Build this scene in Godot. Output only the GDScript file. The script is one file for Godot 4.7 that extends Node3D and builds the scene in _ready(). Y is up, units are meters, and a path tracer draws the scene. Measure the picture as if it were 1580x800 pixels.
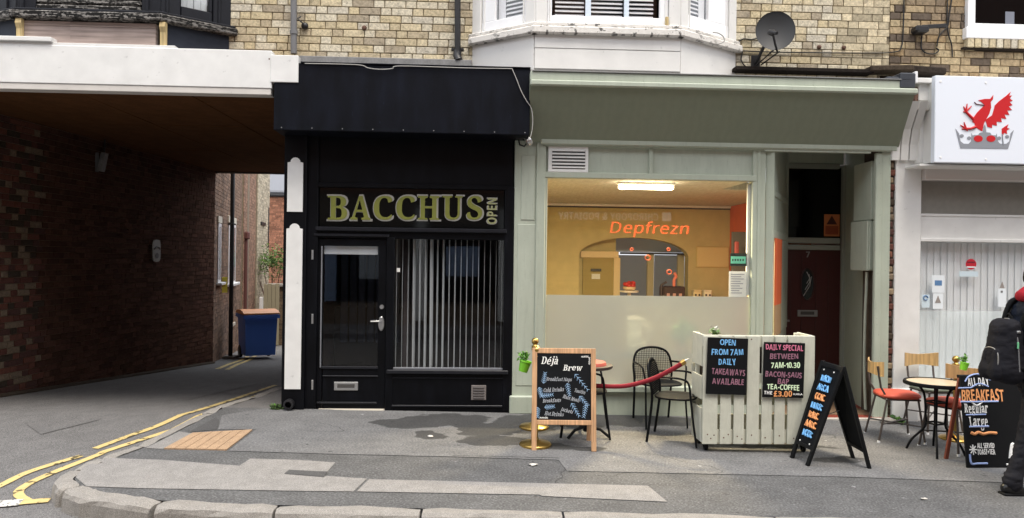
extends Node3D
# A row of shops on a British street: passage at the left, black shopfront, green cafe, white shop.
# Units are metres; x runs along the facade, z towards the street, the shopfront plane is z = 0.

const FOCAL := 1140.0            # in pixels of the 1580 x 800 photograph
var cam_pos := Vector3(0, 1.68, 8.14)
var cam_basis := Basis(Vector3.UP, deg_to_rad(-2.5)) * Basis(Vector3.BACK, deg_to_rad(0.77))
var rng := RandomNumberGenerator.new()
var M := {}
var T := {}
var W := {}                       # world transform of each node
var used_names := {}
var box_cache := {}
var sans: SystemFont
var serif: SystemFont
var thin: SystemFont
const ZW := -0.15                 # upper brick wall plane

func _ready():
	rng.seed = 7
	build_camera_and_light()
	build_textures()
	build_materials()
	build_ground()
	build_passage()
	build_yard()
	build_upper_walls()
	build_bays()
	build_black_shop()
	build_cafe()
	build_cafe_inside()
	build_white_shop()
	build_upper_details()
	build_opposite()
	build_left_terrace_props()
	build_right_terrace_props()
	build_people()

func build_camera_and_light():
	var cam := Camera3D.new()
	cam.name = "camera"
	cam.fov = rad_to_deg(2.0 * atan(400.0 / FOCAL))
	cam.near = 0.05
	cam.far = 400.0
	cam.transform = Transform3D(cam_basis, cam_pos)
	add_child(cam)
	cam.current = true
	var sky_mat := ProceduralSkyMaterial.new()
	sky_mat.sky_top_color = Color(0.95, 0.97, 1.0)
	sky_mat.sky_horizon_color = Color(0.62, 0.63, 0.65)
	sky_mat.sky_curve = 0.35
	sky_mat.ground_horizon_color = Color(0.55, 0.55, 0.55)
	sky_mat.ground_bottom_color = Color(0.35, 0.35, 0.35)
	sky_mat.sun_angle_max = 1.0
	var sky := Sky.new()
	sky.sky_material = sky_mat
	var env := Environment.new()
	env.background_mode = Environment.BG_SKY
	env.sky = sky
	env.tonemap_mode = Environment.TONE_MAPPER_LINEAR
	env.tonemap_exposure = 3.2
	env.sdfgi_enabled = true
	env.ssao_enabled = true
	env.ssil_enabled = true
	var we := WorldEnvironment.new()
	we.name = "environment"
	we.environment = env
	add_child(we)
	var sun := DirectionalLight3D.new()
	sun.name = "sun"
	sun.light_energy = 0.35
	sun.light_angular_distance = 25.0
	sun.light_color = Color(1.0, 0.97, 0.93)
	sun.shadow_enabled = true
	sun.transform = Transform3D(Basis.looking_at(Vector3(-0.15, -1.0, -0.42).normalized(), Vector3.UP), Vector3(0, 10, 0))
	add_child(sun)

# ---------------------------------------------------------------- helpers: pixels of the photograph to points
func ray(px: float, py: float) -> Vector3:
	return cam_basis * Vector3((px - 790.0) / FOCAL, (400.0 - py) / FOCAL, -1.0)

func U(px: float, py: float, z := 0.0) -> Vector3:
	var d := ray(px, py)
	return cam_pos + d * ((z - cam_pos.z) / d.z)

func gy(x: float, z: float) -> float:          # pavement height
	return -0.015 * (x + 1.0) - 0.045 * z

func G(px: float, py: float, lift := 0.0) -> Vector3:   # pixel to pavement
	var d := ray(px, py)
	var t := (-0.015 * (cam_pos.x + 1.0) - 0.045 * cam_pos.z + lift - cam_pos.y) / (d.y + 0.015 * d.x + 0.045 * d.z)
	return cam_pos + d * t

func sy(z: float) -> float:                    # height of the side street through the passage
	return -0.06 + 0.07 * z if z < 0.0 else -0.06 - 0.062 * z

func S(px: float, py: float, lift := 0.0) -> Vector3:   # pixel to side street
	var d := ray(px, py)
	var k := -0.062
	var t := (-0.06 + k * cam_pos.z + lift - cam_pos.y) / (d.y - k * d.z)
	var p := cam_pos + d * t
	if p.z < 0.0:
		k = 0.07
		t = (-0.06 + k * cam_pos.z + lift - cam_pos.y) / (d.y - k * d.z)
		p = cam_pos + d * t
	return p

# ---------------------------------------------------------------- helpers: nodes
func numbered(called: String) -> String:
	if not used_names.has(called):
		used_names[called] = 0
		return called
	used_names[called] += 1
	return "%s_%03d" % [called, used_names[called]]

func tag(o: Node3D, label: String, category: String, group := "") -> Node3D:
	o.set_meta("label", label)
	o.set_meta("category", category)
	if group != "":
		o.set_meta("group", group)
	return o

func thing(called: String, label: String, category: String, at := Vector3.ZERO, turn := 0.0, group := "") -> Node3D:
	var o := Node3D.new()
	o.name = numbered(called)
	add_child(o)
	o.position = at
	o.rotation.y = turn
	W[o] = o.transform
	return tag(o, label, category, group)

func pl(parent: Node, called: String, mesh: Mesh, mat: Material, at := Vector3.ZERO, b := Basis.IDENTITY) -> MeshInstance3D:
	var o := MeshInstance3D.new()
	o.name = called
	o.mesh = mesh
	o.material_override = mat
	o.transform = Transform3D(b, at)
	parent.add_child(o, true)
	W[o] = W.get(parent, Transform3D.IDENTITY) * o.transform
	return o

func pw(parent: Node, called: String, mesh: Mesh, mat: Material, at := Vector3.ZERO, b := Basis.IDENTITY) -> MeshInstance3D:
	var t: Transform3D = W.get(parent, Transform3D.IDENTITY).affine_inverse() * Transform3D(b, at)
	return pl(parent, called, mesh, mat, t.origin, t.basis)

func setting(called: String, mesh: Mesh, mat: Material, at := Vector3.ZERO) -> MeshInstance3D:
	var o := pl(self, numbered(called), mesh, mat, at)
	o.set_meta("kind", "structure")
	return o

func group_node(called: String) -> Node3D:
	var o := Node3D.new()
	o.name = numbered(called)
	add_child(o)
	o.set_meta("kind", "structure")
	W[o] = Transform3D.IDENTITY
	return o

# ---------------------------------------------------------------- helpers: meshes
func begin() -> SurfaceTool:
	var st := SurfaceTool.new()
	st.begin(Mesh.PRIMITIVE_TRIANGLES)
	return st

func tri(st: SurfaceTool, a: Vector3, b: Vector3, c: Vector3, n: Vector3):
	var out := (c - a).cross(b - a)
	if out.length_squared() < 1e-16:
		return
	var fl := out.normalized()
	if fl.dot(n) < 0.0:
		fl = -fl
		var s := b
		b = c
		c = s
	st.set_normal(fl)
	st.add_vertex(a)
	st.set_normal(fl)
	st.add_vertex(b)
	st.set_normal(fl)
	st.add_vertex(c)

func quad(st: SurfaceTool, a: Vector3, b: Vector3, c: Vector3, d: Vector3, n: Vector3):
	tri(st, a, b, c, n)
	tri(st, a, c, d, n)

func add_bbox(st: SurfaceTool, ctr: Vector3, size: Vector3, bev: float, bs := Basis.IDENTITY):
	var h := size * 0.5
	var b := minf(bev, minf(h.x, minf(h.y, h.z)) * 0.6)
	var ax := [Vector3.RIGHT, Vector3.UP, Vector3.BACK]
	for i in 3:
		var j := (i + 1) % 3
		var k := (i + 2) % 3
		for s in [-1.0, 1.0]:
			var c: Vector3 = ax[i] * (h[i] * s)
			var u: Vector3 = ax[j] * (h[j] - b)
			var v: Vector3 = ax[k] * (h[k] - b)
			quad(st, ctr + bs * (c - u - v), ctr + bs * (c + u - v), ctr + bs * (c + u + v), ctr + bs * (c - u + v), bs * (ax[i] * s))
		if b > 0.0:
			for s in [-1.0, 1.0]:
				for t in [-1.0, 1.0]:
					var e: Vector3 = ax[i] * (h[i] - b)
					var p: Vector3 = ax[j] * (h[j] * s) + ax[k] * ((h[k] - b) * t)
					var q: Vector3 = ax[j] * ((h[j] - b) * s) + ax[k] * (h[k] * t)
					quad(st, ctr + bs * (p - e), ctr + bs * (p + e), ctr + bs * (q + e), ctr + bs * (q - e), bs * (ax[j] * s + ax[k] * t))
	if b > 0.0:
		for sx in [-1.0, 1.0]:
			for s2 in [-1.0, 1.0]:
				for sz in [-1.0, 1.0]:
					var o := Vector3(h.x * sx, h.y * s2, h.z * sz)
					var g := Vector3(b * sx, b * s2, b * sz)
					tri(st, ctr + bs * (o - Vector3(0, g.y, g.z)), ctr + bs * (o - Vector3(g.x, 0, g.z)), ctr + bs * (o - Vector3(g.x, g.y, 0)), bs * o)

func bbox(size: Vector3, bev := 0.004) -> ArrayMesh:
	var key := "%.4f %.4f %.4f %.4f" % [size.x, size.y, size.z, bev]
	if not box_cache.has(key):
		var st := begin()
		add_bbox(st, Vector3.ZERO, size, bev)
		box_cache[key] = st.commit()
	return box_cache[key]

# a box between two world corners
func mb(parent: Node, called: String, mat: Material, lo: Vector3, hi: Vector3, bev := 0.004) -> MeshInstance3D:
	return pw(parent, called, bbox(hi - lo, bev), mat, (lo + hi) * 0.5)

# a box whose front face, at depth z1, covers a rectangle of the photograph
func pb(parent: Node, called: String, mat: Material, x0: float, y0: float, x1: float, y1: float, z1: float, depth: float, bev := 0.004) -> MeshInstance3D:
	var cx := (x0 + x1) * 0.5
	var cy := (y0 + y1) * 0.5
	var lo := Vector3(U(x0, cy, z1).x, U(cx, y1, z1).y, z1 - depth)
	var hi := Vector3(U(x1, cy, z1).x, U(cx, y0, z1).y, z1)
	return mb(parent, called, mat, lo, hi, bev)

# four bars round a rectangle
func frame_mesh(w: float, h: float, bar: float, d: float, bev := 0.003) -> ArrayMesh:
	var st := begin()
	add_bbox(st, Vector3(0, h * 0.5 - bar * 0.5, 0), Vector3(w, bar, d), bev)
	add_bbox(st, Vector3(0, -h * 0.5 + bar * 0.5, 0), Vector3(w, bar, d), bev)
	add_bbox(st, Vector3(-w * 0.5 + bar * 0.5, 0, 0), Vector3(bar, h - 2.0 * bar, d * 0.98), bev)
	add_bbox(st, Vector3(w * 0.5 - bar * 0.5, 0, 0), Vector3(bar, h - 2.0 * bar, d * 0.98), bev)
	return st.commit()

func smooth_tri(st: SurfaceTool, a: Array, b: Array, c: Array):     # each corner is [point, normal]
	var out: Vector3 = (c[0] - a[0]).cross(b[0] - a[0])
	var n: Vector3 = a[1] + b[1] + c[1]
	for v in ([a, b, c] if out.dot(n) >= 0.0 else [a, c, b]):
		st.set_normal(v[1])
		st.add_vertex(v[0])

func add_tube(st: SurfaceTool, pts: Array, r0: float, sides := 8, r1 := -1.0, closed := false):
	if r1 < 0.0:
		r1 = r0
	var n := pts.size()
	var rings := []
	var up := Vector3.UP
	for i in n:
		var a: Vector3 = pts[(i - 1 + n) % n] if (closed or i > 0) else pts[i]
		var b: Vector3 = pts[(i + 1) % n] if (closed or i < n - 1) else pts[i]
		var d := (b - a).normalized()
		if i == 0 and absf(d.dot(up)) > 0.9:
			up = Vector3.RIGHT
		var s := d.cross(up).normalized()
		if s.length() < 0.5:
			s = d.cross(Vector3.BACK).normalized()
		up = s.cross(d).normalized()
		var ring := []
		var r := lerpf(r0, r1, float(i) / maxf(1.0, n - 1))
		for k in sides:
			var an := TAU * k / sides
			var o := s * cos(an) + up * sin(an)
			ring.append([pts[i] + o * r, o])
		rings.append(ring)
	var last := n if closed else n - 1
	for i in last:
		var A: Array = rings[i]
		var B: Array = rings[(i + 1) % n]
		for k in sides:
			var k2 := (k + 1) % sides
			smooth_tri(st, A[k], B[k], B[k2])
			smooth_tri(st, A[k], B[k2], A[k2])
	if not closed:
		for e in [0, n - 1]:
			var nn: Vector3 = (pts[0] - pts[1]) if e == 0 else (pts[n - 1] - pts[n - 2])
			for k in range(1, sides - 1):
				tri(st, rings[e][0][0], rings[e][k][0], rings[e][k + 1][0], nn)

func tube(pts: Array, r: float, sides := 8, r1 := -1.0, closed := false) -> ArrayMesh:
	var st := begin()
	add_tube(st, pts, r, sides, r1, closed)
	return st.commit()

func smooth_path(pts: Array, step := 6) -> Array:      # Catmull-Rom through the points
	var out := []
	for i in pts.size() - 1:
		var p0: Vector3 = pts[maxi(i - 1, 0)]
		var p1: Vector3 = pts[i]
		var p2: Vector3 = pts[i + 1]
		var p3: Vector3 = pts[mini(i + 2, pts.size() - 1)]
		for k in step:
			out.append(p1.cubic_interpolate(p2, p0, p3, float(k) / step))
	out.append(pts[-1])
	return out

func add_lathe(st: SurfaceTool, prof: Array, seg := 24, at := Vector3.ZERO):    # prof: Vector2(radius, height)
	var n := prof.size()
	var sn := []
	for i in n - 1:
		var d: Vector2 = prof[i + 1] - prof[i]
		sn.append(Vector2(d.y, -d.x).normalized())
	for i in n - 1:
		var n0: Vector2 = sn[i]
		var n1: Vector2 = sn[i]
		if i > 0 and sn[i - 1].dot(sn[i]) > 0.75:
			n0 = (sn[i - 1] + sn[i]).normalized()
		if i < n - 2 and sn[i + 1].dot(sn[i]) > 0.75:
			n1 = (sn[i + 1] + sn[i]).normalized()
		for k in seg:
			var a := TAU * k / seg
			var b := TAU * (k + 1) / seg
			var va := [cos(a), sin(a)]
			var vb := [cos(b), sin(b)]
			var q := []
			for e in [[prof[i], va, n0], [prof[i + 1], va, n1], [prof[i + 1], vb, n1], [prof[i], vb, n0]]:
				q.append([at + Vector3(e[0].x * e[1][0], e[0].y, e[0].x * e[1][1]), Vector3(e[2].x * e[1][0], e[2].y, e[2].x * e[1][1])])
			smooth_tri(st, q[0], q[1], q[2])
			smooth_tri(st, q[0], q[2], q[3])

func lathe(prof: Array, seg := 24) -> ArrayMesh:
	var st := begin()
	add_lathe(st, prof, seg)
	return st.commit()

# polygon in x, y pushed back along z: front at z = 0
func ext(poly: PackedVector2Array, depth: float) -> ArrayMesh:
	var st := begin()
	add_ext(st, poly, depth)
	return st.commit()

func add_ext(st: SurfaceTool, poly: PackedVector2Array, depth: float):
	var idx := Geometry2D.triangulate_polygon(poly)
	for i in range(0, idx.size(), 3):
		var a := poly[idx[i]]
		var b := poly[idx[i + 1]]
		var c := poly[idx[i + 2]]
		tri(st, Vector3(a.x, a.y, 0), Vector3(b.x, b.y, 0), Vector3(c.x, c.y, 0), Vector3.BACK)
		tri(st, Vector3(a.x, a.y, -depth), Vector3(b.x, b.y, -depth), Vector3(c.x, c.y, -depth), Vector3.FORWARD)
	var cw := Geometry2D.is_polygon_clockwise(poly)
	for i in poly.size():
		var a := poly[i]
		var b := poly[(i + 1) % poly.size()]
		var d := b - a
		var n := Vector3(d.y, -d.x, 0) * (-1.0 if cw else 1.0)
		quad(st, Vector3(a.x, a.y, 0), Vector3(b.x, b.y, 0), Vector3(b.x, b.y, -depth), Vector3(a.x, a.y, -depth), n)

# flat sheet on the ground through world points, with uv = x, z
func sheet(pts: Array, height: Callable, lift := 0.0, thick := 0.0) -> ArrayMesh:
	var poly := PackedVector2Array()
	for p in pts:
		poly.append(Vector2(p.x, p.z))
	var st := begin()
	var idx := Geometry2D.triangulate_polygon(poly)
	for i in range(0, idx.size(), 3):
		var v := []
		for k in 3:
			var q := poly[idx[i + k]]
			v.append(Vector3(q.x, height.call(q.x, q.y) + lift, q.y))
		if (v[2] - v[0]).cross(v[1] - v[0]).y < 0.0:
			v.reverse()
		for k in 3:
			st.set_uv(Vector2((v[k].x + 4.0) / 12.0, (v[k].z + 1.2) / 4.4))
			st.set_normal(Vector3.UP)
			st.add_vertex(v[k])
	if thick > 0.0:
		for i in poly.size():
			var a := poly[i]
			var b := poly[(i + 1) % poly.size()]
			var A := Vector3(a.x, height.call(a.x, a.y) + lift, a.y)
			var B := Vector3(b.x, height.call(b.x, b.y) + lift, b.y)
			var down := Vector3(0, -thick, 0)
			st.set_uv(Vector2.ZERO)
			quad(st, A, B, B + down, A + down, Vector3(b.y - a.y, 0, a.x - b.x))
	return st.commit()

func blob(r: Vector3, seg := 16, rings := 10, wob := 0.0, sd := 1) -> ArrayMesh:
	var fn := FastNoiseLite.new()
	fn.seed = sd
	fn.frequency = 1.3
	var st := begin()
	st.set_smooth_group(0)
	var P := func(i: int, k: int) -> Vector3:
		var th := PI * i / rings
		var ph := TAU * (k % seg) / seg
		var d := Vector3(sin(th) * cos(ph), cos(th), sin(th) * sin(ph))
		return d * r * (1.0 + wob * fn.get_noise_3dv(d))
	for i in rings:
		for k in seg:
			var a: Vector3 = P.call(i, k)
			var b: Vector3 = P.call(i + 1, k)
			var c: Vector3 = P.call(i + 1, k + 1)
			var d: Vector3 = P.call(i, k + 1)
			for t in [[a, b, c], [a, c, d]]:
				if (t[2] - t[0]).cross(t[1] - t[0]).dot(t[0] + t[1] + t[2]) < 0.0:
					t = [t[0], t[2], t[1]]
				for v in t:
					st.add_vertex(v)
	st.generate_normals()
	return st.commit()

func text(parent: Node, called: String, s: String, font: Font, ctr: Vector3, w: float, h: float, depth: float, mat: Material, b := Basis.IDENTITY, world := true) -> MeshInstance3D:
	var t := TextMesh.new()
	t.text = s
	t.font = font
	t.font_size = 64
	t.pixel_size = 0.01
	t.depth = 0.01
	t.curve_step = 3.0
	var ab := t.get_aabb()
	var k := Vector3(w / maxf(ab.size.x, 0.001), h / maxf(ab.size.y, 0.001), depth / 0.01)
	var bs := b * Basis.from_scale(k)
	var at := ctr - bs * (ab.position + ab.size * 0.5)
	return pw(parent, called, t, mat, at, bs) if world else pl(parent, called, t, mat, at, bs)

# hand lettering: every character is placed by itself, a little askew
func hand(parent: Node, s: String, font: Font, ctr: Vector3, w: float, h: float, mat: Material, b: Basis, sd: int):
	var rg := RandomNumberGenerator.new()
	rg.seed = sd
	var list := []
	var total := 0.0
	for ch in s:
		if ch == " ":
			total += 0.16
			list.append(null)
			continue
		var t := TextMesh.new()
		t.text = ch
		t.font = font
		t.font_size = 64
		t.pixel_size = 0.01
		t.depth = 0.01
		t.curve_step = 3.0
		list.append(t)
		total += t.get_aabb().size.x + 0.05
	var ref := TextMesh.new()
	ref.text = "H"
	ref.font = font
	ref.font_size = 64
	ref.pixel_size = 0.01
	var cap := ref.get_aabb()
	var k := w / maxf(total, 0.01)
	var x := -w * 0.5
	for t in list:
		if t == null:
			x += 0.16 * k
			continue
		var ab: AABB = t.get_aabb()
		var cw := ab.size.x * k
		var bs := b * Basis(Vector3.BACK, rg.randf_range(-0.08, 0.08)) * Basis.from_scale(Vector3(k * rg.randf_range(0.92, 1.06), h / cap.size.y * rg.randf_range(0.92, 1.08), 0.2))
		var at := ctr + b * Vector3(x + cw * 0.5, rg.randf_range(-0.05, 0.05) * h, 0) - bs * Vector3(ab.position.x + ab.size.x * 0.5, cap.position.y + cap.size.y * 0.5, ab.position.z + ab.size.z * 0.5)
		pl(parent, "letter", t, mat, at, bs)
		x += cw + 0.05 * k

# ---------------------------------------------------------------- textures
func noise_bytes(sd: int, size: int, freq: float, oct := 4, kind := FastNoiseLite.TYPE_SIMPLEX_SMOOTH) -> PackedByteArray:
	var fn := FastNoiseLite.new()
	fn.seed = sd
	fn.noise_type = kind
	fn.frequency = freq
	fn.fractal_octaves = oct
	return fn.get_seamless_image(size, size, false, false, 0.12).get_data()

func grey_tex(size: int, f: Callable) -> ImageTexture:
	var data := PackedByteArray()
	data.resize(size * size)
	for i in size * size:
		data[i] = int(clampf(f.call(i), 0.0, 1.0) * 255.0)
	var im := Image.create_from_data(size, size, false, Image.FORMAT_L8, data)
	im.generate_mipmaps()
	return ImageTexture.create_from_image(im)

func build_textures():
	var n := 512
	var a := noise_bytes(1, n, 0.006, 5)
	var b := noise_bytes(2, n, 0.25, 3)
	var c := noise_bytes(3, n, 0.03, 4)
	var d := noise_bytes(4, n, 0.5, 1, FastNoiseLite.TYPE_VALUE)
	var e := noise_bytes(5, n, 0.015, 4)
	var g0 := FastNoiseLite.new()
	g0.seed = 15
	g0.frequency = 0.02
	T.blotch = grey_tex(n, func(i): return 0.76 + 0.24 * (0.55 * a[i] + 0.45 * c[i]) / 255.0)
	T.asphalt = grey_tex(n, func(i):
		var s: float = 0.66 + 0.07 * (a[i] / 255.0) + 0.42 * (b[i] / 255.0 - 0.5) + 0.36 * (d[i] / 255.0 - 0.5)
		return s + (0.25 if b[i] > 205 else 0.0))
	T.brick = grey_tex(n, func(i):
		var s: float = 0.74 + 0.26 * (c[i] / 255.0) + 0.12 * (b[i] / 255.0 - 0.5)
		return s * (0.78 if e[i] + c[i] * 0.5 > 262 else 1.0))
	T.plaster = grey_tex(n, func(i): return 0.92 + 0.08 * (0.5 * a[i] + 0.5 * e[i]) / 255.0 - (0.07 if c[i] > 215 else 0.0))
	T.peel = grey_tex(n, func(i):
		var s: float = 0.9 + 0.1 * (c[i] / 255.0)
		var p: float = 0.6 * e[i] + 0.5 * c[i]
		return s * (0.35 + 0.2 * b[i] / 255.0 if p > 178 else (0.72 if p > 170 else 1.0)))
	T.flake = grey_tex(n, func(i):
		var st: float = 0.5 * (g0.get_noise_2d((i % n) * 0.25, int(i / float(n)) * 3.2) + 0.5) * 255.0 + 0.55 * c[i]
		return 0.14 + 0.1 * (b[i] / 255.0) if st < 148.0 else 0.75 + 0.25 * (b[i] / 255.0))
	T.scuff = grey_tex(n, func(i):
		var v: float = 0.5 + 0.16 * (g0.get_noise_2d((i % n) * 1.2, int(i / float(n)) * 0.3 + 400.0)) + 0.1 * (a[i] / 255.0)
		var k: float = g0.get_noise_2d((i % n) * 5.0 + 900.0, int(i / float(n)) * 1.1)
		return v + (0.34 * smoothstep(0.5, 0.75, k)) + (0.25 if d[i] > 243 and c[i] > 120 else 0.0))
	T.paint = grey_tex(n, func(i):
		var v: float = 0.965 + 0.025 * g0.get_noise_2d((i % n) * 1.8, int(i / float(n)) * 0.22 + 700.0) - 0.05 * (1.0 - a[i] / 255.0)
		v -= 0.03 * smoothstep(0.25, 0.6, g0.get_noise_2d((i % n) * 3.0 + 300.0, int(i / float(n)) * 0.35))
		return v * (0.72 if d[i] > 246 and c[i] > 135 else 1.0))
	T.relief = grey_tex(n, func(i): return 0.5 * b[i] / 255.0 + 0.3 * c[i] / 255.0 + 0.2 * a[i] / 255.0)
	T.fine = grey_tex(n, func(i): return 0.94 + 0.06 * b[i] / 255.0 - 0.05 * (1.0 - a[i] / 255.0))
	var g := FastNoiseLite.new()
	g.seed = 9
	g.frequency = 0.02
	g.fractal_octaves = 4
	T.grain = grey_tex(n, func(i): return 0.72 + 0.38 * (g.get_noise_2d((i % n) * 3.0, int(i / float(n)) * 0.16) * 0.5 + 0.5) - 0.1 * (1.0 - a[i] / 255.0))
	T.grain_across = grey_tex(n, func(i): return 0.72 + 0.38 * (g.get_noise_2d((i % n) * 0.16, int(i / float(n)) * 3.0) * 0.5 + 0.5) - 0.1 * (1.0 - a[i] / 255.0))
	T.streak = grey_tex(n, func(i): return 0.93 + 0.07 * (g.get_noise_2d((i % n) * 1.6, int(i / float(n)) * 0.25 + 900.0)) - 0.06 * (1.0 - c[i] / 255.0))
	sans = SystemFont.new()
	sans.font_names = PackedStringArray(["Droid Sans"])
	sans.font_weight = 700
	thin = SystemFont.new()
	thin.font_names = PackedStringArray(["Droid Sans"])
	serif = SystemFont.new()
	serif.font_names = PackedStringArray(["Droid Serif"])
	serif.font_weight = 700

func mk(key: String, col: Color, rough := 0.8, o := {}) -> StandardMaterial3D:
	var m := StandardMaterial3D.new()
	m.resource_name = key
	m.albedo_color = col
	m.roughness = rough
	m.metallic = o.get("metal", 0.0)
	m.metallic_specular = o.get("spec", 0.5)
	if o.has("tex"):
		m.albedo_texture = T[o.tex]
		m.uv1_triplanar = true
		m.uv1_world_triplanar = true
		var s: float = o.get("scale", 0.7)
		m.uv1_scale = Vector3(s, s, s)
		m.uv1_offset = o.get("offset", Vector3.ZERO)
	if o.has("relief"):
		m.uv1_triplanar = true
		m.uv1_world_triplanar = true
		m.uv1_scale = Vector3.ONE * o.get("scale", 0.7)
		m.heightmap_enabled = true
		m.heightmap_texture = T[o.get("relief_tex", "relief")]
		m.heightmap_scale = o.relief
	if o.has("alpha"):
		m.transparency = BaseMaterial3D.TRANSPARENCY_ALPHA
		m.albedo_color.a = o.alpha
	if o.has("glow"):
		m.emission_enabled = true
		m.emission = o.glow
		m.emission_energy_multiplier = o.get("energy", 1.0)
	if o.has("coat"):
		m.clearcoat_enabled = true
		m.clearcoat = o.coat
		m.clearcoat_roughness = 0.1
	if o.get("vertex", false):
		m.vertex_color_use_as_albedo = true
	M[key] = m
	return m

func build_materials():
	# tarmac and stone
	mk("road", Color8(150, 148, 147), 0.9, {"tex": "asphalt", "scale": 1.1, "relief": 0.5})
	mk("side_road", Color8(158, 156, 155), 0.9, {"tex": "asphalt", "scale": 0.9, "relief": 0.5, "spec": 0.3})
	mk("tarmac_dark", Color8(146, 143, 141), 0.92, {"tex": "asphalt", "scale": 1.3, "relief": 0.35})
	mk("tarmac_pale", Color8(192, 188, 184), 0.92, {"tex": "asphalt", "scale": 1.6, "relief": 0.3})
	mk("tarmac_fresh", Color8(112, 111, 111), 0.9, {"tex": "asphalt", "scale": 1.5, "relief": 0.3})
	mk("granite", Color8(204, 198, 190), 0.85, {"tex": "asphalt", "scale": 1.7, "relief": 0.9})
	mk("yellow_paint", Color8(214, 190, 128), 0.8, {"tex": "peel", "scale": 0.8})
	mk("white_paint_line", Color8(215, 212, 205), 0.75, {"tex": "peel", "scale": 2.0})
	mk("tactile", Color8(242, 202, 162), 0.85, {"tex": "asphalt", "scale": 2.0, "relief": 0.3})
	mk("mortar", Color8(156, 144, 122), 0.95, {"tex": "blotch", "scale": 2.0})
	mk("mortar_dark", Color8(92, 82, 74), 0.95, {"tex": "blotch", "scale": 2.0, "spec": 0.2})
	# bricks
	var buff := [Color8(236, 220, 184), Color8(228, 211, 172), Color8(234, 223, 197), Color8(219, 203, 168), Color8(240, 230, 205), Color8(209, 193, 162), Color8(224, 215, 195), Color8(192, 178, 154)]
	for i in buff.size():
		mk("buff%d" % i, buff[i], 0.9, {"tex": "brick", "scale": 1.7, "relief": 0.4, "offset": Vector3(i * 0.37, i * 0.21, 0)})
	var brown := [Color8(196, 174, 138), Color8(166, 146, 118), Color8(146, 128, 106), Color8(208, 188, 150), Color8(112, 98, 84), Color8(182, 156, 118)]
	for i in brown.size():
		mk("brown%d" % i, brown[i], 0.9, {"tex": "brick", "scale": 1.3, "relief": 0.4, "offset": Vector3(i * 0.31, i * 0.27, 0)})
	for i in 3:
		mk("soot%d" % i, [Color8(64, 57, 52), Color8(50, 45, 42), Color8(84, 74, 64)][i], 0.92, {"spec": 0.2, "tex": "brick", "scale": 1.5, "relief": 0.4})
	for i in 4:
		mk("red%d" % i, [Color8(128, 78, 62), Color8(112, 66, 54), Color8(140, 90, 70), Color8(96, 62, 54)][i], 0.9, {"tex": "brick", "scale": 1.6, "relief": 0.4})
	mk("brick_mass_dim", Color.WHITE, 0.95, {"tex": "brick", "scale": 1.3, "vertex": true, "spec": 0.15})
	mk("brick_mass", Color.WHITE, 0.92, {"tex": "brick", "scale": 1.3, "vertex": true})
	# paint
	mk("white_gloss", Color8(236, 236, 234), 0.45, {"tex": "plaster", "scale": 0.6})
	mk("white_wall", Color8(232, 231, 228), 0.6, {"tex": "plaster", "scale": 0.5, "relief": 0.12})
	mk("white_peel", Color8(232, 228, 222), 0.7, {"tex": "peel", "scale": 0.9, "relief": 0.4})
	mk("white_upvc", Color8(240, 241, 243), 0.3)
	mk("shutter_white", Color8(226, 226, 228), 0.45)
	mk("black_paint", Color8(26, 28, 36), 0.42, {"tex": "scuff", "scale": 0.6, "spec": 0.28})
	mk("black_trim", Color8(34, 35, 41), 0.3, {"tex": "streak", "scale": 0.5, "spec": 0.4})
	mk("black_glass", Color8(6, 7, 9), 0.06, {"spec": 0.4})
	mk("navy_fascia", Color8(30, 35, 50), 0.6, {"tex": "scuff", "scale": 0.45, "spec": 0.25})
	mk("green_paint", Color8(183, 191, 175), 0.5, {"tex": "paint", "scale": 0.55, "relief": 0.06})
	mk("green_panel", Color8(187, 195, 180), 0.55, {"tex": "paint", "scale": 0.7, "relief": 0.06})
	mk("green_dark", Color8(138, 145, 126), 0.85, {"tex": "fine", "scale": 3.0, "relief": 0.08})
	mk("old_black", Color8(26, 28, 36), 0.55, {"tex": "streak", "scale": 0.8, "spec": 0.35})
	mk("old_black_peel", Color8(150, 146, 142), 0.7, {"tex": "flake", "scale": 1.6, "spec": 0.3})
	mk("blue_black", Color8(50, 55, 66), 0.6, {"tex": "blotch", "scale": 1.2, "spec": 0.3})
	mk("raw_wood", Color8(190, 172, 164), 0.9, {"tex": "grain_across", "scale": 0.7})
	mk("cream_wood", Color8(216, 192, 140), 0.8, {"tex": "grain", "scale": 1.2})
	mk("lead", Color8(150, 150, 150), 0.6, {"tex": "blotch", "scale": 2.0, "metal": 0.2})
	mk("pipe_grey", Color8(112, 112, 114), 0.5)
	mk("pipe_black", Color8(30, 30, 33), 0.45)
	mk("cable_black", Color8(24, 23, 24), 0.6)
	mk("cable_white", Color8(176, 174, 170), 0.6)
	mk("cable_grey", Color8(150, 150, 150), 0.5)
	mk("ceiling_board", Color8(114, 78, 50), 0.9, {"tex": "blotch", "scale": 0.9, "spec": 0.2})
	mk("beam_grey", Color8(216, 211, 205), 0.7, {"tex": "plaster", "scale": 0.6})
	mk("pane", Color8(8, 10, 10), 0.0, {"alpha": 0.02})
	mk("pane_dim", Color8(8, 10, 10), 0.0, {"alpha": 0.02, "spec": 0.4})
	mk("frost", Color8(202, 206, 198), 0.42, {"alpha": 0.45})
	M.frost.refraction_enabled = true
	M.frost.refraction_scale = 0.02
	mk("frost_pale", Color8(222, 230, 230), 0.5, {"alpha": 0.3})
	mk("blind_white", Color8(240, 243, 244), 0.8, {"spec": 0.3})
	mk("blind", Color8(204, 209, 212), 0.8, {"spec": 0.3})
	mk("blind_grey", Color8(205, 208, 212), 0.75)
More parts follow.
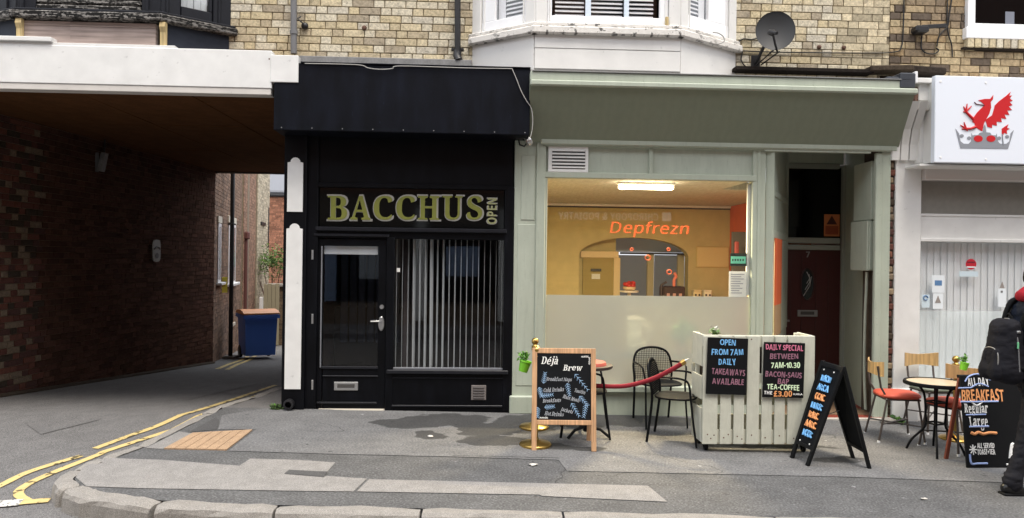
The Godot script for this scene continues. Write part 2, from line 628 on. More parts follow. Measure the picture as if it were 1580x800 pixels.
	mk("plain_room", Color8(132, 126, 120), 0.9, {"tex": "blotch", "scale": 0.6})
	mk("bar_wall", Color8(92, 84, 86), 0.9, {"tex": "blotch", "scale": 0.6})
	mk("old_timber", Color8(84, 72, 62), 0.9, {"tex": "grain_across", "scale": 0.8})
	mk("silver", Color8(200, 200, 200), 0.3, {"metal": 0.9})
	mk("steel_dull", Color8(150, 150, 150), 0.45, {"metal": 0.7})
	mk("olive", Color8(130, 133, 60), 0.45, {"tex": "paint", "scale": 2.0})
	mk("letter_edge", Color8(172, 172, 168), 0.35, {"metal": 0.4})
	mk("red_tile0", Color8(150, 66, 50), 0.6, {"tex": "blotch", "scale": 2.0})
	mk("red_tile1", Color8(134, 58, 46), 0.6, {"tex": "blotch", "scale": 2.0})
	mk("pine", Color8(226, 178, 134), 0.6, {"tex": "grain", "scale": 1.4})
	mk("chalkboard", Color8(26, 28, 31), 0.75, {"tex": "blotch", "scale": 2.0, "spec": 0.25})
	mk("chalk_white", Color8(232, 232, 228), 0.9)
	mk("chalk_blue", Color8(150, 182, 214), 0.9)
	mk("brass", Color8(206, 170, 96), 0.28, {"metal": 0.95, "tex": "fine", "scale": 3.0})
	mk("velvet", Color8(150, 34, 48), 0.85, {"tex": "fine", "scale": 6.0})
	mk("pallet_paint", Color8(208, 209, 194), 0.75, {"tex": "paint", "scale": 1.6, "relief": 0.15})
	mk("metal_black", Color8(20, 21, 23), 0.5, {"spec": 0.22})
	mk("board_black", Color8(18, 19, 21), 0.5, {"spec": 0.3})
	mk("tan_ply", Color8(222, 182, 124), 0.45, {"tex": "grain", "scale": 1.0})
	mk("seat_red", Color8(204, 88, 66), 0.6)
	mk("seat_green", Color8(150, 160, 142), 0.6)
	mk("leg_grey", Color8(92, 84, 80), 0.4, {"metal": 0.5})
	mk("print_blue", Color8(120, 184, 238), 0.7)
	mk("print_pink", Color8(216, 120, 150), 0.7)
	mk("print_mauve", Color8(150, 104, 122), 0.7)
	mk("print_lime", Color8(222, 244, 206), 0.7)
	mk("print_orange", Color8(240, 164, 104), 0.7)
	mk("print_white", Color8(240, 240, 238), 0.7)
	mk("print_periwinkle", Color8(156, 176, 224), 0.7)
	mk("lime", Color8(118, 190, 44), 0.45)
	mk("orange_board", Color8(214, 96, 50), 0.7, {"tex": "fine", "scale": 1.0})
	mk("tan_board", Color8(176, 142, 104), 0.7, {"tex": "fine", "scale": 1.0})
	mk("rust", Color8(110, 80, 66), 0.8, {"tex": "peel", "scale": 3.0})

func flat(key: String, r: int, g: int, b: int, rough := 0.7) -> StandardMaterial3D:
	if not M.has(key):
		mk(key, Color8(r, g, b), rough)
	return M[key]

# ================================================================ ground
func pav(x: float, z: float) -> float:
	return gy(x, z) if z >= 0.0 else minf(gy(x, 0.0), 0.02) + 0.07 * z

func side_h(_x: float, z: float) -> float:
	return sy(z)

func road_h(x: float, _z: float) -> float:
	return -0.24 - 0.015 * (maxf(x, -1.0) + 1.0)

func v3(x: float, z: float) -> Vector3:
	return Vector3(x, 0, z)

func gpts(list: Array) -> Array:
	var out := []
	for p in list:
		out.append(G(p[0], p[1]))
	return out

func ribbon(list: Array, width: float, lift: float) -> ArrayMesh:     # painted line on the side street
	var pts := []
	for p in list:
		pts.append(S(p[0], p[1]))
	pts = smooth_path(pts, 6)
	var st := begin()
	var L := []
	for i in pts.size():
		var d: Vector3 = (pts[mini(i + 1, pts.size() - 1)] - pts[maxi(i - 1, 0)])
		var s := Vector3(-d.z, 0, d.x).normalized() * width * 0.5 * (1.0 + 0.04 * sin(i * 2.1))
		var a: Vector3 = pts[i] - s
		var b: Vector3 = pts[i] + s
		a.y = sy(a.z) + lift
		b.y = sy(b.z) + lift
		L.append([a, b])
	for i in L.size() - 1:
		quad(st, L[i][0], L[i][1], L[i + 1][1], L[i + 1][0], Vector3.UP)
	return st.commit()

func kerb_stone(parent: Node, path: Array, sd: int):
	# profile across the stone: outward distance, height
	var prof := [Vector2(0, 0.004), Vector2(0.1, 0.006), Vector2(0.135, -0.012), Vector2(0.15, -0.045), Vector2(0.158, -0.3), Vector2(0.0, -0.3)]
	var fn := FastNoiseLite.new()
	fn.seed = sd
	fn.frequency = 5.0
	var pts := []
	for i in path.size() - 1:
		for k in 7:
			pts.append(path[i].lerp(path[i + 1], k / 7.0))
	pts.append(path[-1])
	var total := 0.0
	for i in pts.size() - 1:
		total += pts[i].distance_to(pts[i + 1])
	var ctr: Vector3 = pts[pts.size() / 2]
	var rings := []
	for i in pts.size():
		var d: Vector3 = (pts[mini(i + 1, pts.size() - 1)] - pts[maxi(i - 1, 0)]).normalized()
		var out := Vector3(d.z, 0, -d.x)
		var p: Vector3 = pts[i]
		if i == 0:
			p += d * 0.009
		if i == pts.size() - 1:
			p -= d * 0.009
		var e := 0.02 if (i == 0 or i == pts.size() - 1) else 0.0
		var ring := []
		for q in prof:
			var j := 0.02 * fn.get_noise_3d(p.x + q.x * 3.0, q.y * 4.0, p.z)
			var k := 0.024 * fn.get_noise_3d(p.x * 1.7 + 9.0, q.y * 4.0 + q.x, p.z * 1.7)
			ring.append(p + out * (q.x + j - (e if q.x > 0.05 else 0.0)) + Vector3(0, q.y + k * 0.7 - e * 0.6, 0) - ctr)
		rings.append(ring)
	var st := begin()
	st.set_smooth_group(1)
	for i in rings.size() - 1:
		for k in prof.size() - 1:
			var a: Vector3 = rings[i][k]
			var b: Vector3 = rings[i + 1][k]
			var c: Vector3 = rings[i + 1][k + 1]
			var d2: Vector3 = rings[i][k + 1]
			quad(st, a, b, c, d2, Vector3.UP if k < 3 else (a - rings[i][5]) * Vector3(1, 0, 1))
	for e in [0, rings.size() - 1]:
		for k in range(1, prof.size() - 1):
			tri(st, rings[e][0], rings[e][k], rings[e][k + 1], rings[e][0] - rings[1 if e == 0 else rings.size() - 2][0])
	pw(parent, "kerb_stone", st.commit(), M.granite, ctr)

func build_ground():
	var far_ground := PlaneMesh.new()
	far_ground.size = Vector2(500, 500)
	setting("ground", far_ground, M.side_road, Vector3(0, -2.6, 0))
	setting("road", sheet([v3(-45, 2.7), v3(-1, 2.7), v3(-1, 9.2), v3(-45, 9.2)], road_h), M.road)
	setting("road", sheet([v3(-1, 2.7), v3(45, 2.7), v3(45, 9.2), v3(-1, 9.2)], road_h), M.road)
	setting("side_road", sheet([v3(-9, -27), v3(-2.05, -27), v3(-2.05, 0), v3(-9, 0)], side_h, -0.004), M.side_road)
	setting("side_road", sheet([v3(-9, 0), v3(-2.05, 0), v3(-2.05, 2.98), v3(-9, 2.98)], side_h, -0.004), M.side_road)
	damp_shade_texture()
	# pavement: dark tarmac base with paler patches let in
	var front := gpts([[430, 780], [250, 773], [150, 759], [122, 750], [114, 739], [132, 725], [172, 709], [228, 689]])
	var side := [S(330, 651), S(404, 622), S(441, 606), v3(-2.35, -3.0), v3(-2.3, -7.8)]
	var e8: Vector3 = front[-1]
	var zero: Vector3 = e8.lerp(side[0], e8.z / (e8.z - side[0].z)) if side[0].z < 0.0 else side[0].lerp(side[1], side[0].z / (side[0].z - side[1].z))
	var mid_pts: Array = [] if side[0].z < 0.0 else [side[0]]
	var low_pts: Array = [side[0]] if side[0].z < 0.0 else []
	var dirr: Vector3 = (G(1180, 797) - G(430, 780)).normalized()
	var right_end: Vector3 = G(430, 780) + dirr * 12.0
	var edge: Array = [right_end] + front
	setting("pavement", sheet(edge + mid_pts + [zero, v3(9.5, 0.0)], pav), M.pavement_base)
	setting("pavement", sheet([zero] + low_pts + [side[1], side[2], side[3], side[4], v3(-2.0, -7.8), v3(-2.0, 0.0)], pav), M.tarmac_dark)
	var z1 := gpts([[342, 642], [336, 664], [395, 664], [352, 697], [520, 702], [700, 706], [862, 711], [868, 719], [875, 728], [1300, 737], [1640, 749]])
	z1 += [v3(9.0, 2.45), v3(9.0, 0.01), v3(-2.3, 0.01)]
	setting("pavement_patch", sheet(z1, pav, 0.005), M.pavement_damp_shade)
	setting("pavement_patch", sheet(gpts([[162, 708], [250, 711], [369, 720], [386, 709], [460, 711], [517, 715], [505, 729], [447, 727], [443, 732], [566, 740], [545, 760], [460, 759], [219, 755], [133, 752], [116, 738], [128, 722]]), pav, 0.005), M.tarmac_pale)
	setting("pavement_patch", sheet(gpts([[569, 741], [1000, 751], [1030, 776], [836, 767], [833, 765], [550, 760]]), pav, 0.0055), M.tarmac_pale)
	setting("pavement_patch", sheet(gpts([[290, 668], [333, 645], [338, 650], [334, 664]]), pav, 0.005), M.tarmac_fresh)
	setting("pavement_patch", sheet(gpts([[224, 693], [251, 694], [295, 670], [276, 667]]), pav, 0.005), M.tarmac_pale)
	setting("pavement_patch", sheet(gpts([[446, 727], [505, 730], [500, 738], [438, 733]]), pav, 0.009), M.tarmac_fresh)
	setting("road_patch", sheet([S(62, 671), S(150, 649), S(300, 615), S(420, 588), S(330, 596), S(150, 634), S(40, 655)], side_h, 0.002), M.road)
	# tactile strip at the crossing
	var tac := group_node("tactile_paving")
	for i in 6:
		var a := i / 6.0
		var b := (i + 0.93) / 6.0
		var lo0 := G(253, 694).lerp(G(350, 696), a)
		var lo1 := G(253, 694).lerp(G(350, 696), b)
		var hi0 := G(297, 670).lerp(G(390, 665), a)
		var hi1 := G(297, 670).lerp(G(390, 665), b)
		pl(tac, "slab", sheet([lo0, lo1, hi1, hi0], pav, 0.013, 0.012), M.tactile)
	# kerb: separate granite stones
	var kerb := group_node("kerb")
	var stones := [[edge[1], edge[2]], [edge[2], edge[3], edge[4]], [edge[4], edge[5], edge[6]], [edge[6], edge[7]], [edge[7], edge[8]]]
	var p0: Vector3 = edge[1]
	var cuts := [0.0, 1.03, 2.05, 3.6, 4.55, 5.5, 6.5, 7.5, 8.5, 9.5]
	for i in cuts.size() - 1:
		stones.append([p0 + dirr * cuts[i + 1], p0 + dirr * cuts[i]])
	var low: Array = [edge[8]] + mid_pts + [zero] + low_pts + [side[1], side[2], side[3]]
	for i in low.size() - 1:
		stones.append([low[i], low[i + 1]])
	var n := 0
	for s in stones:
		var path := []
		for p in s:
			path.append(Vector3(p.x, pav(p.x, p.z), p.z))
		kerb_stone(kerb, path, 50 + n)
		n += 1
	# paint
	setting("road_marking", ribbon([[428, 600], [331, 634], [272, 661], [256, 667], [166, 696], [150, 703], [72, 734], [36, 752], [28, 764], [45, 776]], 0.072, 0.004), M.yellow_paint)
	setting("road_marking", ribbon([[425, 595], [331, 626], [256, 652], [200, 673], [146, 693]], 0.072, 0.004), M.yellow_paint)
	setting("road_marking", ribbon([[125, 704], [47, 728], [0, 750], [-60, 776]], 0.072, 0.004), M.yellow_paint)
	setting("road_marking", ribbon([[30, 777], [76, 773]], 0.09, 0.006), M.yellow_paint)
	setting("road_marking", ribbon([[-60, 786], [-20, 781], [32, 777]], 0.13, 0.008), M.white_paint_line)
	setting("road_marking", ribbon([[335, 570], [352, 563], [372, 556], [384, 549]], 0.09, 0.004), M.yellow_paint)
	setting("road_marking", ribbon([[350, 571], [366, 563], [384, 556], [394, 549]], 0.09, 0.004), M.yellow_paint)

func damp_shade_texture():
	M.pavement_damp_shade = pavement_material("pavement_damp_shade", 0.41, true, 21)
	M.pavement_base = pavement_material("pavement_base", 0.335, false, 61)

# worn tarmac seen from above over the whole pavement: grain, gum, cracks, oil and, on the shop side, spilled water with shade painted along the cafe foot
func pavement_material(called: String, tone: float, damp_shade: bool, sd: int) -> StandardMaterial3D:
	var w := 1536
	var h := 576
	var fine := FastNoiseLite.new()
	fine.seed = sd
	fine.frequency = 0.35
	fine.fractal_octaves = 2
	var broad := FastNoiseLite.new()
	broad.seed = sd + 1
	broad.frequency = 1.6
	broad.fractal_octaves = 5
	var warp := FastNoiseLite.new()
	warp.seed = sd + 2
	warp.frequency = 1.1
	warp.fractal_octaves = 4
	var spots := []
	for e in [[625, 655, 55, 9, 0.9], [690, 651, 80, 13, 1.0], [740, 664, 62, 12, 1.0], [760, 682, 72, 9, 0.95], [812, 655, 60, 18, 1.0], [880, 648, 90, 14, 0.8], [985, 650, 110, 11, 0.85], [838, 690, 50, 8, 0.9], [905, 694, 40, 5, 0.8], [665, 672, 30, 7, 0.7], [697, 665, 26, 7, -1.6], [880, 676, 40, 4, -0.8], [1200, 690, 110, 4, 0.55], [1300, 712, 55, 5, 0.5]]:  # spills; moisture plus painted shade at the cafe foot; darker patches by the planter
		var c := G(e[0], e[1])
		spots.append([c.x, c.z, absf(G(e[0] + e[2], e[1]).x - c.x), absf(G(e[0], e[1] + e[3]).z - c.z), e[4]])
	var seams := []
	for e in [[1060, 674, 1180, 688], [1180, 688, 1262, 692], [1196, 680, 1300, 632], [700, 704, 862, 708]]:
		var p := G(e[0], e[1])
		var q := G(e[2], e[3])
		seams.append([Vector2(p.x, p.z), Vector2(q.x, q.z)])
	var data := PackedByteArray()
	data.resize(w * h * 3)
	for j in h:
		var z := j / float(h) * 4.4 - 1.2
		for i in w:
			var x := i / float(w) * 12.0 - 4.0
			var wx := x + 0.16 * warp.get_noise_2d(x, z * 1.5) + 0.05 * warp.get_noise_2d(x * 4.0 + 30.0, z * 5.0)
			var wz := z + 0.09 * warp.get_noise_2d(x + 50.0, z * 1.5) + 0.04 * warp.get_noise_2d(x * 4.0, z * 5.0 + 80.0)
			var f := 0.0
			var g := 0.0
			if damp_shade and z > -0.1 and z < 2.2 and x > -2.2 and x < 4.5:
				for s in spots:
					var dx: float = (wx - s[0]) / s[2]
					var dz: float = (wz - s[1]) / s[3]
					var r := 1.0 - dx * dx - dz * dz
					if r > 0.0:
						if s[4] > 0.0:
							f = maxf(f, minf(1.0, r * 1.4) * s[4])
						else:
							g = maxf(g, minf(1.0, r * 1.5) * -s[4])
			var b := broad.get_noise_2d(x * 1.3, z * 2.2)
			var v := tone + 0.045 * b + 0.12 * fine.get_noise_2d(i, j)
			if fine.get_noise_2d(i * 1.7 + 500.0, j * 1.7) > 0.52:
				v += 0.12
			if f > 0.0:
				v *= lerpf(1.0, 0.58, smoothstep(0.16, 0.40, f - g * 0.8 + 0.3 * b + 0.25 * warp.get_noise_2d(x * 3.0, z * 7.0)))
			for e in (seams if damp_shade and z > 0.3 and z < 1.9 and x > -0.5 and x < 3.6 else []):
				var near := Geometry2D.get_closest_point_to_segment(Vector2(x, z), e[0], e[1])
				if near.distance_to(Vector2(wx * 0.1 + x * 0.9, z)) < 0.012:
					v *= 0.72
			var o := (j * w + i) * 3
			data[o] = int(clampf(v * 1.0, 0, 1) * 255.0)
			data[o + 1] = int(clampf(v * 0.997, 0, 1) * 255.0)
			data[o + 2] = int(clampf(v * 1.0, 0, 1) * 255.0)
	# chewing gum, grit and a few wandering cracks
	var rg := RandomNumberGenerator.new()
	rg.seed = sd + 5
	for q in 420:
		var cx := rg.randi_range(4, w - 5)
		var cy := rg.randi_range(4, h - 5)
		var r := rg.randf_range(0.8, 2.6)
		var k := rg.randf_range(0.62, 0.86) if rg.randf() < 0.72 else rg.randf_range(1.15, 1.5)
		for dy in range(-3, 4):
			for dx in range(-3, 4):
				if dx * dx + dy * dy <= r * r * rg.randf_range(0.7, 1.2):
					for ch in 3:
						var o := ((cy + dy) * w + cx + dx) * 3 + ch
						data[o] = int(clampf(data[o] * k, 0, 255))
	for q in 9:
		var p := Vector2(rg.randf_range(100, w - 300), rg.randf_range(180, h - 20))
		var an := rg.randf_range(-0.5, 0.5)
		for stp in rg.randi_range(60, 260):
			an += rg.randf_range(-0.25, 0.25)
			p += Vector2(cos(an), sin(an) * 0.7)
			if p.x < 2 or p.x > w - 3 or p.y < 2 or p.y > h - 3:
				break
			for ch in 3:
				var o := (int(p.y) * w + int(p.x)) * 3 + ch
				data[o] = int(data[o] * 0.66)
	var im := Image.create_from_data(w, h, false, Image.FORMAT_RGB8, data)
	im.generate_mipmaps()
	var m := StandardMaterial3D.new()
	m.resource_name = called
	m.albedo_texture = ImageTexture.create_from_image(im)
	m.roughness = 0.85
	return m

# ================================================================ brickwork
func shows(p: Vector3) -> float:       # how large a thing at p shows in the photograph, below 0 outside
	var q := cam_basis.inverse() * (p - cam_pos)
	if q.z > -0.3:
		return -1.0
	var x := 790.0 + FOCAL * q.x / -q.z
	var y := 400.0 - FOCAL * q.y / -q.z
	return 1.0 / -q.z if (x > -20.0 and x < 1600.0 and y > -14.0 and y < 815.0) else -1.0

# Flemish bond on the parent's local plane z = 0, from x 0 to w and y 0 to h; the pieces that show largest become parts
func brick_face(parent: Node3D, w: float, h: float, keys: Array, limit: int, at := Vector3.ZERO, skip = null, mass_tint := Color(0.4, 0.32, 0.2), mass_mat: Material = M.brick_mass, course := 0.084, sl := 0.235, hl := 0.12):
	var list := []
	var rows := int(ceil(h / course))
	var frame := parent.transform
	for j in rows:
		var bh := minf(course, h - j * course) - 0.01
		if bh < 0.02:
			continue
		var x := -(sl + hl) * (0.5 if j % 2 == 1 else 0.0) - 0.05 * (j % 3)
		var odd := 0
		while x < w:
			var l := sl if odd % 2 == 0 else hl
			var a := maxf(x, 0.0)
			var b := minf(x + l, w)
			x += l
			odd += 1
			if b - a < 0.035:
				continue
			var c := Vector3((a + b) * 0.5, j * course + bh * 0.5 + 0.005, 0) + at
			if skip != null and skip.call(c, (b - a)):
				continue
			list.append([shows(frame * c), c, snappedf(b - a - 0.01, 0.005), snappedf(bh, 0.004)])
	list.sort_custom(func(p, q): return p[0] > q[0])
	var st := begin()
	var many := 0
	for i in list.size():
		var e: Array = list[i]
		var dz := rng.randf_range(-0.002, 0.002)
		if i < limit and e[0] > 0.0:
			var key: String = keys[rng.randi() % keys.size()]
			pl(parent, "brick", bbox(Vector3(e[2], e[3], 0.03), 0.005), M[key], e[1] + Vector3(0, 0, dz - 0.012))
		else:
			var t := mass_tint * rng.randf_range(0.6, 1.2)
			st.set_color(Color(t.r, t.g, t.b))
			face_box(st, e[1] + Vector3(0, 0, dz - 0.012), Vector3(e[2], e[3], 0.03))
			many += 1
	if many > 0:
		var o := pl(parent, "brickwork", st.commit(), mass_mat)
		o.set_meta("kind", "stuff")

func face_box(st: SurfaceTool, c: Vector3, s: Vector3):      # a box without its back
	var h := s * 0.5
	var f := c + Vector3(0, 0, h.z)
	var b := c - Vector3(0, 0, h.z)
	var X := Vector3(h.x, 0, 0)
	var Y := Vector3(0, h.y, 0)
	quad(st, f - X - Y, f + X - Y, f + X + Y, f - X + Y, Vector3.BACK)
	quad(st, f - X + Y, f + X + Y, b + X + Y, b - X + Y, Vector3.UP)
	quad(st, f - X - Y, f + X - Y, b + X - Y, b - X - Y, Vector3.DOWN)
	quad(st, f - X - Y, f - X + Y, b - X + Y, b - X - Y, Vector3.LEFT)
	quad(st, f + X - Y, f + X + Y, b + X + Y, b + X - Y, Vector3.RIGHT)

# ================================================================ passage
func build_passage():
	var a := Vector3(-6.325, -0.75, 0.1)
	var turn := atan2(1.0, 0.087)
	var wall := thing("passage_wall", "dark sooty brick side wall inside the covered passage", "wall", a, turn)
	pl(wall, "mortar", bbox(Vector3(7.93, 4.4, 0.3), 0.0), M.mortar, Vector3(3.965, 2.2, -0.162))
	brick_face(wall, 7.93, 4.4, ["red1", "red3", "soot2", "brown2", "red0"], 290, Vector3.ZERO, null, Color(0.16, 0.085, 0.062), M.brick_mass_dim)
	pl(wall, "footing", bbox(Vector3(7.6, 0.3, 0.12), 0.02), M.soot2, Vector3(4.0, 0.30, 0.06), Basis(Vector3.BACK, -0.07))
	# ceiling boards
	var ceil_t := thing("passage_ceiling", "brown boarded ceiling over the vehicle passage", "ceiling", Vector3(-4, 3.47, -4))
	mb(ceil_t, "slab", M.ceiling_board, Vector3(-6.6, 3.5, -7.8), Vector3(-2.0, 3.75, 0.28), 0.0)
	var xs := U(110, 143, -0.1).x
	var zs := [0.25, -2.2, -4.65, -7.8]
	for i in range(-2, 3):
		for j in 3:
			var lo := Vector3(maxf(xs + i * 1.23, -6.5), 3.455, zs[j + 1] + 0.007)
			var hi := Vector3(minf(xs + (i + 1) * 1.23 - 0.014, -2.05), 3.475, zs[j] - 0.007)
			if hi.x - lo.x < 0.1:
				continue
			var p := mb(ceil_t, "board", M.ceiling_board, lo, hi, 0.003)
			p.rotation.x = rng.randf_range(-0.004, 0.004)
	# beam over the mouth
	var beam := thing("passage_beam", "long white painted fascia beam across the passage mouth", "beam", Vector3(-4, 3.5, 0.3))
	var y0 := U(180, 131, 0.35).y
	var y1 := U(180, 72, 0.35).y
	var xr := U(419, 110, 0.35).x
	mb(beam, "board", M.white_gloss, Vector3(-6.6, y0, 0.24), Vector3(xr, y1, 0.35), 0.006)
	pb(beam, "end_board", M.white_gloss, 417, 85, 460, 127, 0.362, 0.1, 0.005)
	mb(beam, "lower_lip", M.beam_grey, Vector3(-6.6, U(200, 143, 0.3).y, 0.2), Vector3(xr - 0.01, y0 - 0.002, 0.342), 0.005)
	pb(beam, "top_strip", M.white_gloss, -60, 55, 78, 62, 0.38, 0.16, 0.005)
	mb(beam, "top_board", M.white_gloss, Vector3(-6.6, y1 - 0.004, 0.0), Vector3(U(272, 75, 0.3).x, y1 + 0.028, 0.343), 0.003)
	pb(beam, "nail", M.rust, 414, 90, 416, 92, 0.352, 0.01, 0.0)
	# far lintel of the passage
	var lintel := thing("passage_lintel", "dark timber lintel at the far end of the passage", "lintel", Vector3(-4, 3.3, -7.8))
	mb(lintel, "timber", M.old_timber, Vector3(-6.0, U(380, 267, -7.8).y, -8.0), Vector3(-2.0, 3.5, -7.8), 0.005)
	# lamp brackets and notice on the wall, partly lost in the dark
	var tray := thing("bulkhead_lamp", "unlit pale lamp housing hung under the passage ceiling", "lamp", U(148, 250, -3.6))
	pl(tray, "housing", bbox(Vector3(0.07, 0.3, 0.12), 0.01), M.lead, Vector3(0.1, 0, 0), Basis(Vector3.BACK, -0.2))
	pl(tray, "bracket", bbox(Vector3(0.14, 0.3, 0.02), 0.004), M.pipe_grey, Vector3(-0.05, 0, -0.03))
	pl(tray, "stem", tube([Vector3(0.12, 0.14, 0), Vector3(0.14, 0.9, 0)], 0.012, 6), M.pipe_black)
	var note := thing("wall_notice", "small pale oval notice on the dark passage wall", "sign", Vector3(-5.83, U(233, 387, -5.4).y, -5.4), turn)
	var pts := PackedVector2Array()
	for i in 20:
		var an := TAU * i / 20.0
		pts.append(Vector2(0.13 * signf(cos(an)) * pow(absf(cos(an)), 0.5), 0.2 * signf(sin(an)) * pow(absf(sin(an)), 0.6)))
	pl(note, "plate", ext(pts, 0.02), flat("notice_pale", 190, 190, 188), Vector3(0, 0, 0.03))
	var ring := []
	for i in 13:
		var an := PI * i / 12.0
		ring.append(Vector3(0.09 * cos(an), 0.02 + 0.05 * sin(an), 0.034))
	pl(note, "emblem", tube(ring, 0.012, 5), M.pipe_black)
	pl(note, "badge", lathe([Vector2(0.001, 0.006), Vector2(0.05, 0.006), Vector2(0.05, 0)], 16), M.pipe_grey, Vector3(0, -0.09, 0.034), Basis(Vector3.RIGHT, PI / 2))

# ================================================================ yard behind
func build_yard():
	mk("yard_glass", Color8(150, 158, 164), 0.1)
	# the wall that carries on from the passage into daylight, in three buildings
	var stone := flat("stone_pale", 205, 196, 180)
	var ends := [Vector2(-5.64, -7.8), Vector2(-6.72, -13.0), Vector2(-7.16, -15.6), Vector2(-7.52, -18.2)]
	var infos := [
		["yard_house", "weathered brown brick house side wall beyond the passage", Color(0.33, 0.2, 0.13)],
		["yard_outhouse", "patched red brick outhouse behind the blue bin", Color(0.42, 0.24, 0.155)],
		["cream_house", "cream painted brick gable with arched window behind the yard", Color(0.72, 0.62, 0.45)],
	]
	var houses := []
	for i in 3:
		var A: Vector2 = ends[i]
		var B: Vector2 = ends[i + 1]
		var L := A.distance_to(B)
		var d := (B - A) / L
		var out := 0.05 * i
		var h := thing(infos[i][0], infos[i][1], "house", Vector3(A.x + out, -2.2, A.y), atan2(-d.y, d.x))
		houses.append(h)
		pl(h, "mortar", bbox(Vector3(L, 9.0, 0.3), 0.0), M.mortar, Vector3(L * 0.5, 4.5, -0.165))
		brick_face(h, L, 9.0, ["red0"], 0, Vector3.ZERO, null, infos[i][2])
	var h1: Node3D = houses[0]
	var A0: Vector2 = ends[0]
	var B0: Vector2 = ends[1]
	for q in [[334.5, 339, 345, 436], [351, 361.5, 346, 437]]:
		var wf := fpb(h1, "window", M.white_upvc, A0, B0, q[0], q[2], q[1], q[3], 0.005, 0.03, 0.004)
		var u0 := UF(q[0], 390, A0, B0).x
		var u1 := UF(q[1], 390, A0, B0).x
		fpb(wf, "pane", M.yard_glass, A0, B0, q[0] + 1.0, q[2] + 5, (q[0] + q[1]) * 0.5 - 0.6, q[3] - 4, 0.02, 0.036, 0.0)
		fpb(wf, "pane", M.yard_glass, A0, B0, (q[0] + q[1]) * 0.5 + 0.6, q[2] + 5, q[1] - 1.0, q[3] - 4, 0.02, 0.036, 0.0)
		fpb(wf, "sill", M.white_gloss, A0, B0, q[0] - 1.5, q[3], q[1] + 1.0, q[3] + 4, 0.0, 0.12, 0.01)
		fpb(wf, "lintel", stone, A0, B0, q[0] - 0.5, q[2] - 11, q[1] + 0.8, q[2] - 0.5, 0.0, 0.04, 0.006)
	fpb(h1, "vent", stone, A0, B0, 355, 499, 361, 504, 0.0, 0.03, 0.004)
	var pu := UF(343.5, 400, A0, B0).x
	var pd := (B0 - A0).normalized()
	var pp := Vector3(A0.x + pd.x * pu + 0.2, -2.2, A0.y + pd.y * pu)
	var pipe := thing("drainpipe", "slim black drainpipe standing in front of the yard house", "pipe", pp)
	pl(pipe, "pipe", tube([Vector3(0, 1.45, 0), Vector3(0, 7.5, 0)], 0.05, 8), M.pipe_black)
	pl(pipe, "foot", bbox(Vector3(0.3, 0.12, 0.3), 0.02), M.granite, Vector3(0, 1.5, 0))
	pl(pipe, "bracket", bbox(Vector3(0.14, 0.04, 0.14), 0.01), M.pipe_black, Vector3(0, 4.6, 0))
	var ysign := thing("yellow_notice", "small yellow notice fixed to the black drainpipe", "sign", U(343.5, 440, pp.z + 0.09), 0.5)
	pl(ysign, "plate", bbox(Vector3(0.2, 0.36, 0.012), 0.003), flat("notice_yellow", 240, 226, 90), Vector3(0, 0, 0.0))
	pl(ysign, "print", bbox(Vector3(0.11, 0.12, 0.004), 0.0), flat("notice_print", 190, 168, 40), Vector3(0.0, 0.03, 0.009))
	var h2: Node3D = houses[1]
	fpb(h2, "quoin_strip", M.brown2, ends[1], ends[2], 378, 120, 381, 560, 0.0, 0.06, 0.01)
	var ru := UF(373, 430, A0, B0)
	var rp := thing("rusty_pipe", "rusty red brown downpipe on the yard house corner", "pipe", Vector3(A0.x + pd.x * ru.x + 0.09, -2.2, A0.y + pd.y * ru.x))
	pl(rp, "pipe", tube([Vector3(0, 1.4, 0), Vector3(0, 4.45, 0)], 0.06, 8), flat("rusty_pipe", 92, 52, 46))
	pl(rp, "hopper", bbox(Vector3(0.2, 0.22, 0.2), 0.03), flat("rusty_pipe", 92, 52, 46), Vector3(0, 4.45, 0))
	var h3: Node3D = houses[2]
	var aw := fpb(h3, "window", M.white_upvc, ends[2], ends[3], 397.5, 290, 401.5, 343, 0.05, 0.09, 0.006)
	fpb(aw, "pane", M.yard_glass, ends[2], ends[3], 398.2, 294, 400.8, 338, 0.08, 0.096, 0.0)
	fpb(aw, "sill", M.pipe_black, ends[2], ends[3], 396.5, 343, 402.5, 348, 0.04, 0.16, 0.01)
	fpb(h3, "downpipe", M.pipe_black, ends[2], ends[3], 408.5, 320, 409.6, 382, 0.06, 0.12, 0.01)
	# red house across the yard end
	var zb := -21.0
	var xa := U(398, 350, zb).x
	var h4 := thing("red_house", "far red brick house with grey slate roof", "house", Vector3(xa, -2.2, zb))
	var eave := U(420, 296, zb).y + 2.2
	pl(h4, "wall", bbox(Vector3(7.0, eave, 0.3), 0.0), M.mortar, Vector3(3.5, eave * 0.5, -0.165))
	brick_face(h4, 7.0, eave, ["red0"], 0, Vector3.ZERO, null, Color(0.45, 0.2, 0.12))
	var rf := pl(h4, "roof", bbox(Vector3(7.6, 0.12, 3.4), 0.02), flat("slate", 112, 114, 120), Vector3(3.4, eave + 1.1, -1.2), Basis(Vector3.RIGHT, 0.75))
	pl(rf, "gutter", bbox(Vector3(7.6, 0.12, 0.12), 0.03), M.pipe_black, Vector3(0, -0.06, 1.75))
	for j in 9:
		pl(rf, "slate_course", bbox(Vector3(7.6, 0.02, 0.36), 0.004), flat("slate", 112, 114, 120), Vector3(0, 0.07, -1.5 + j * 0.37), Basis(Vector3.RIGHT, 0.05))
	# garden wall, fence and shrub in front of it
	var gwall := thing("garden_wall", "low stone and brick wall beside the wooden gate", "wall", Vector3(U(412, 520, -15.5).x, -1.2, -15.5))
	pl(gwall, "mortar", bbox(Vector3(4.0, 1.9, 0.25), 0.0), M.mortar, Vector3(2.0, 0.95, -0.14))
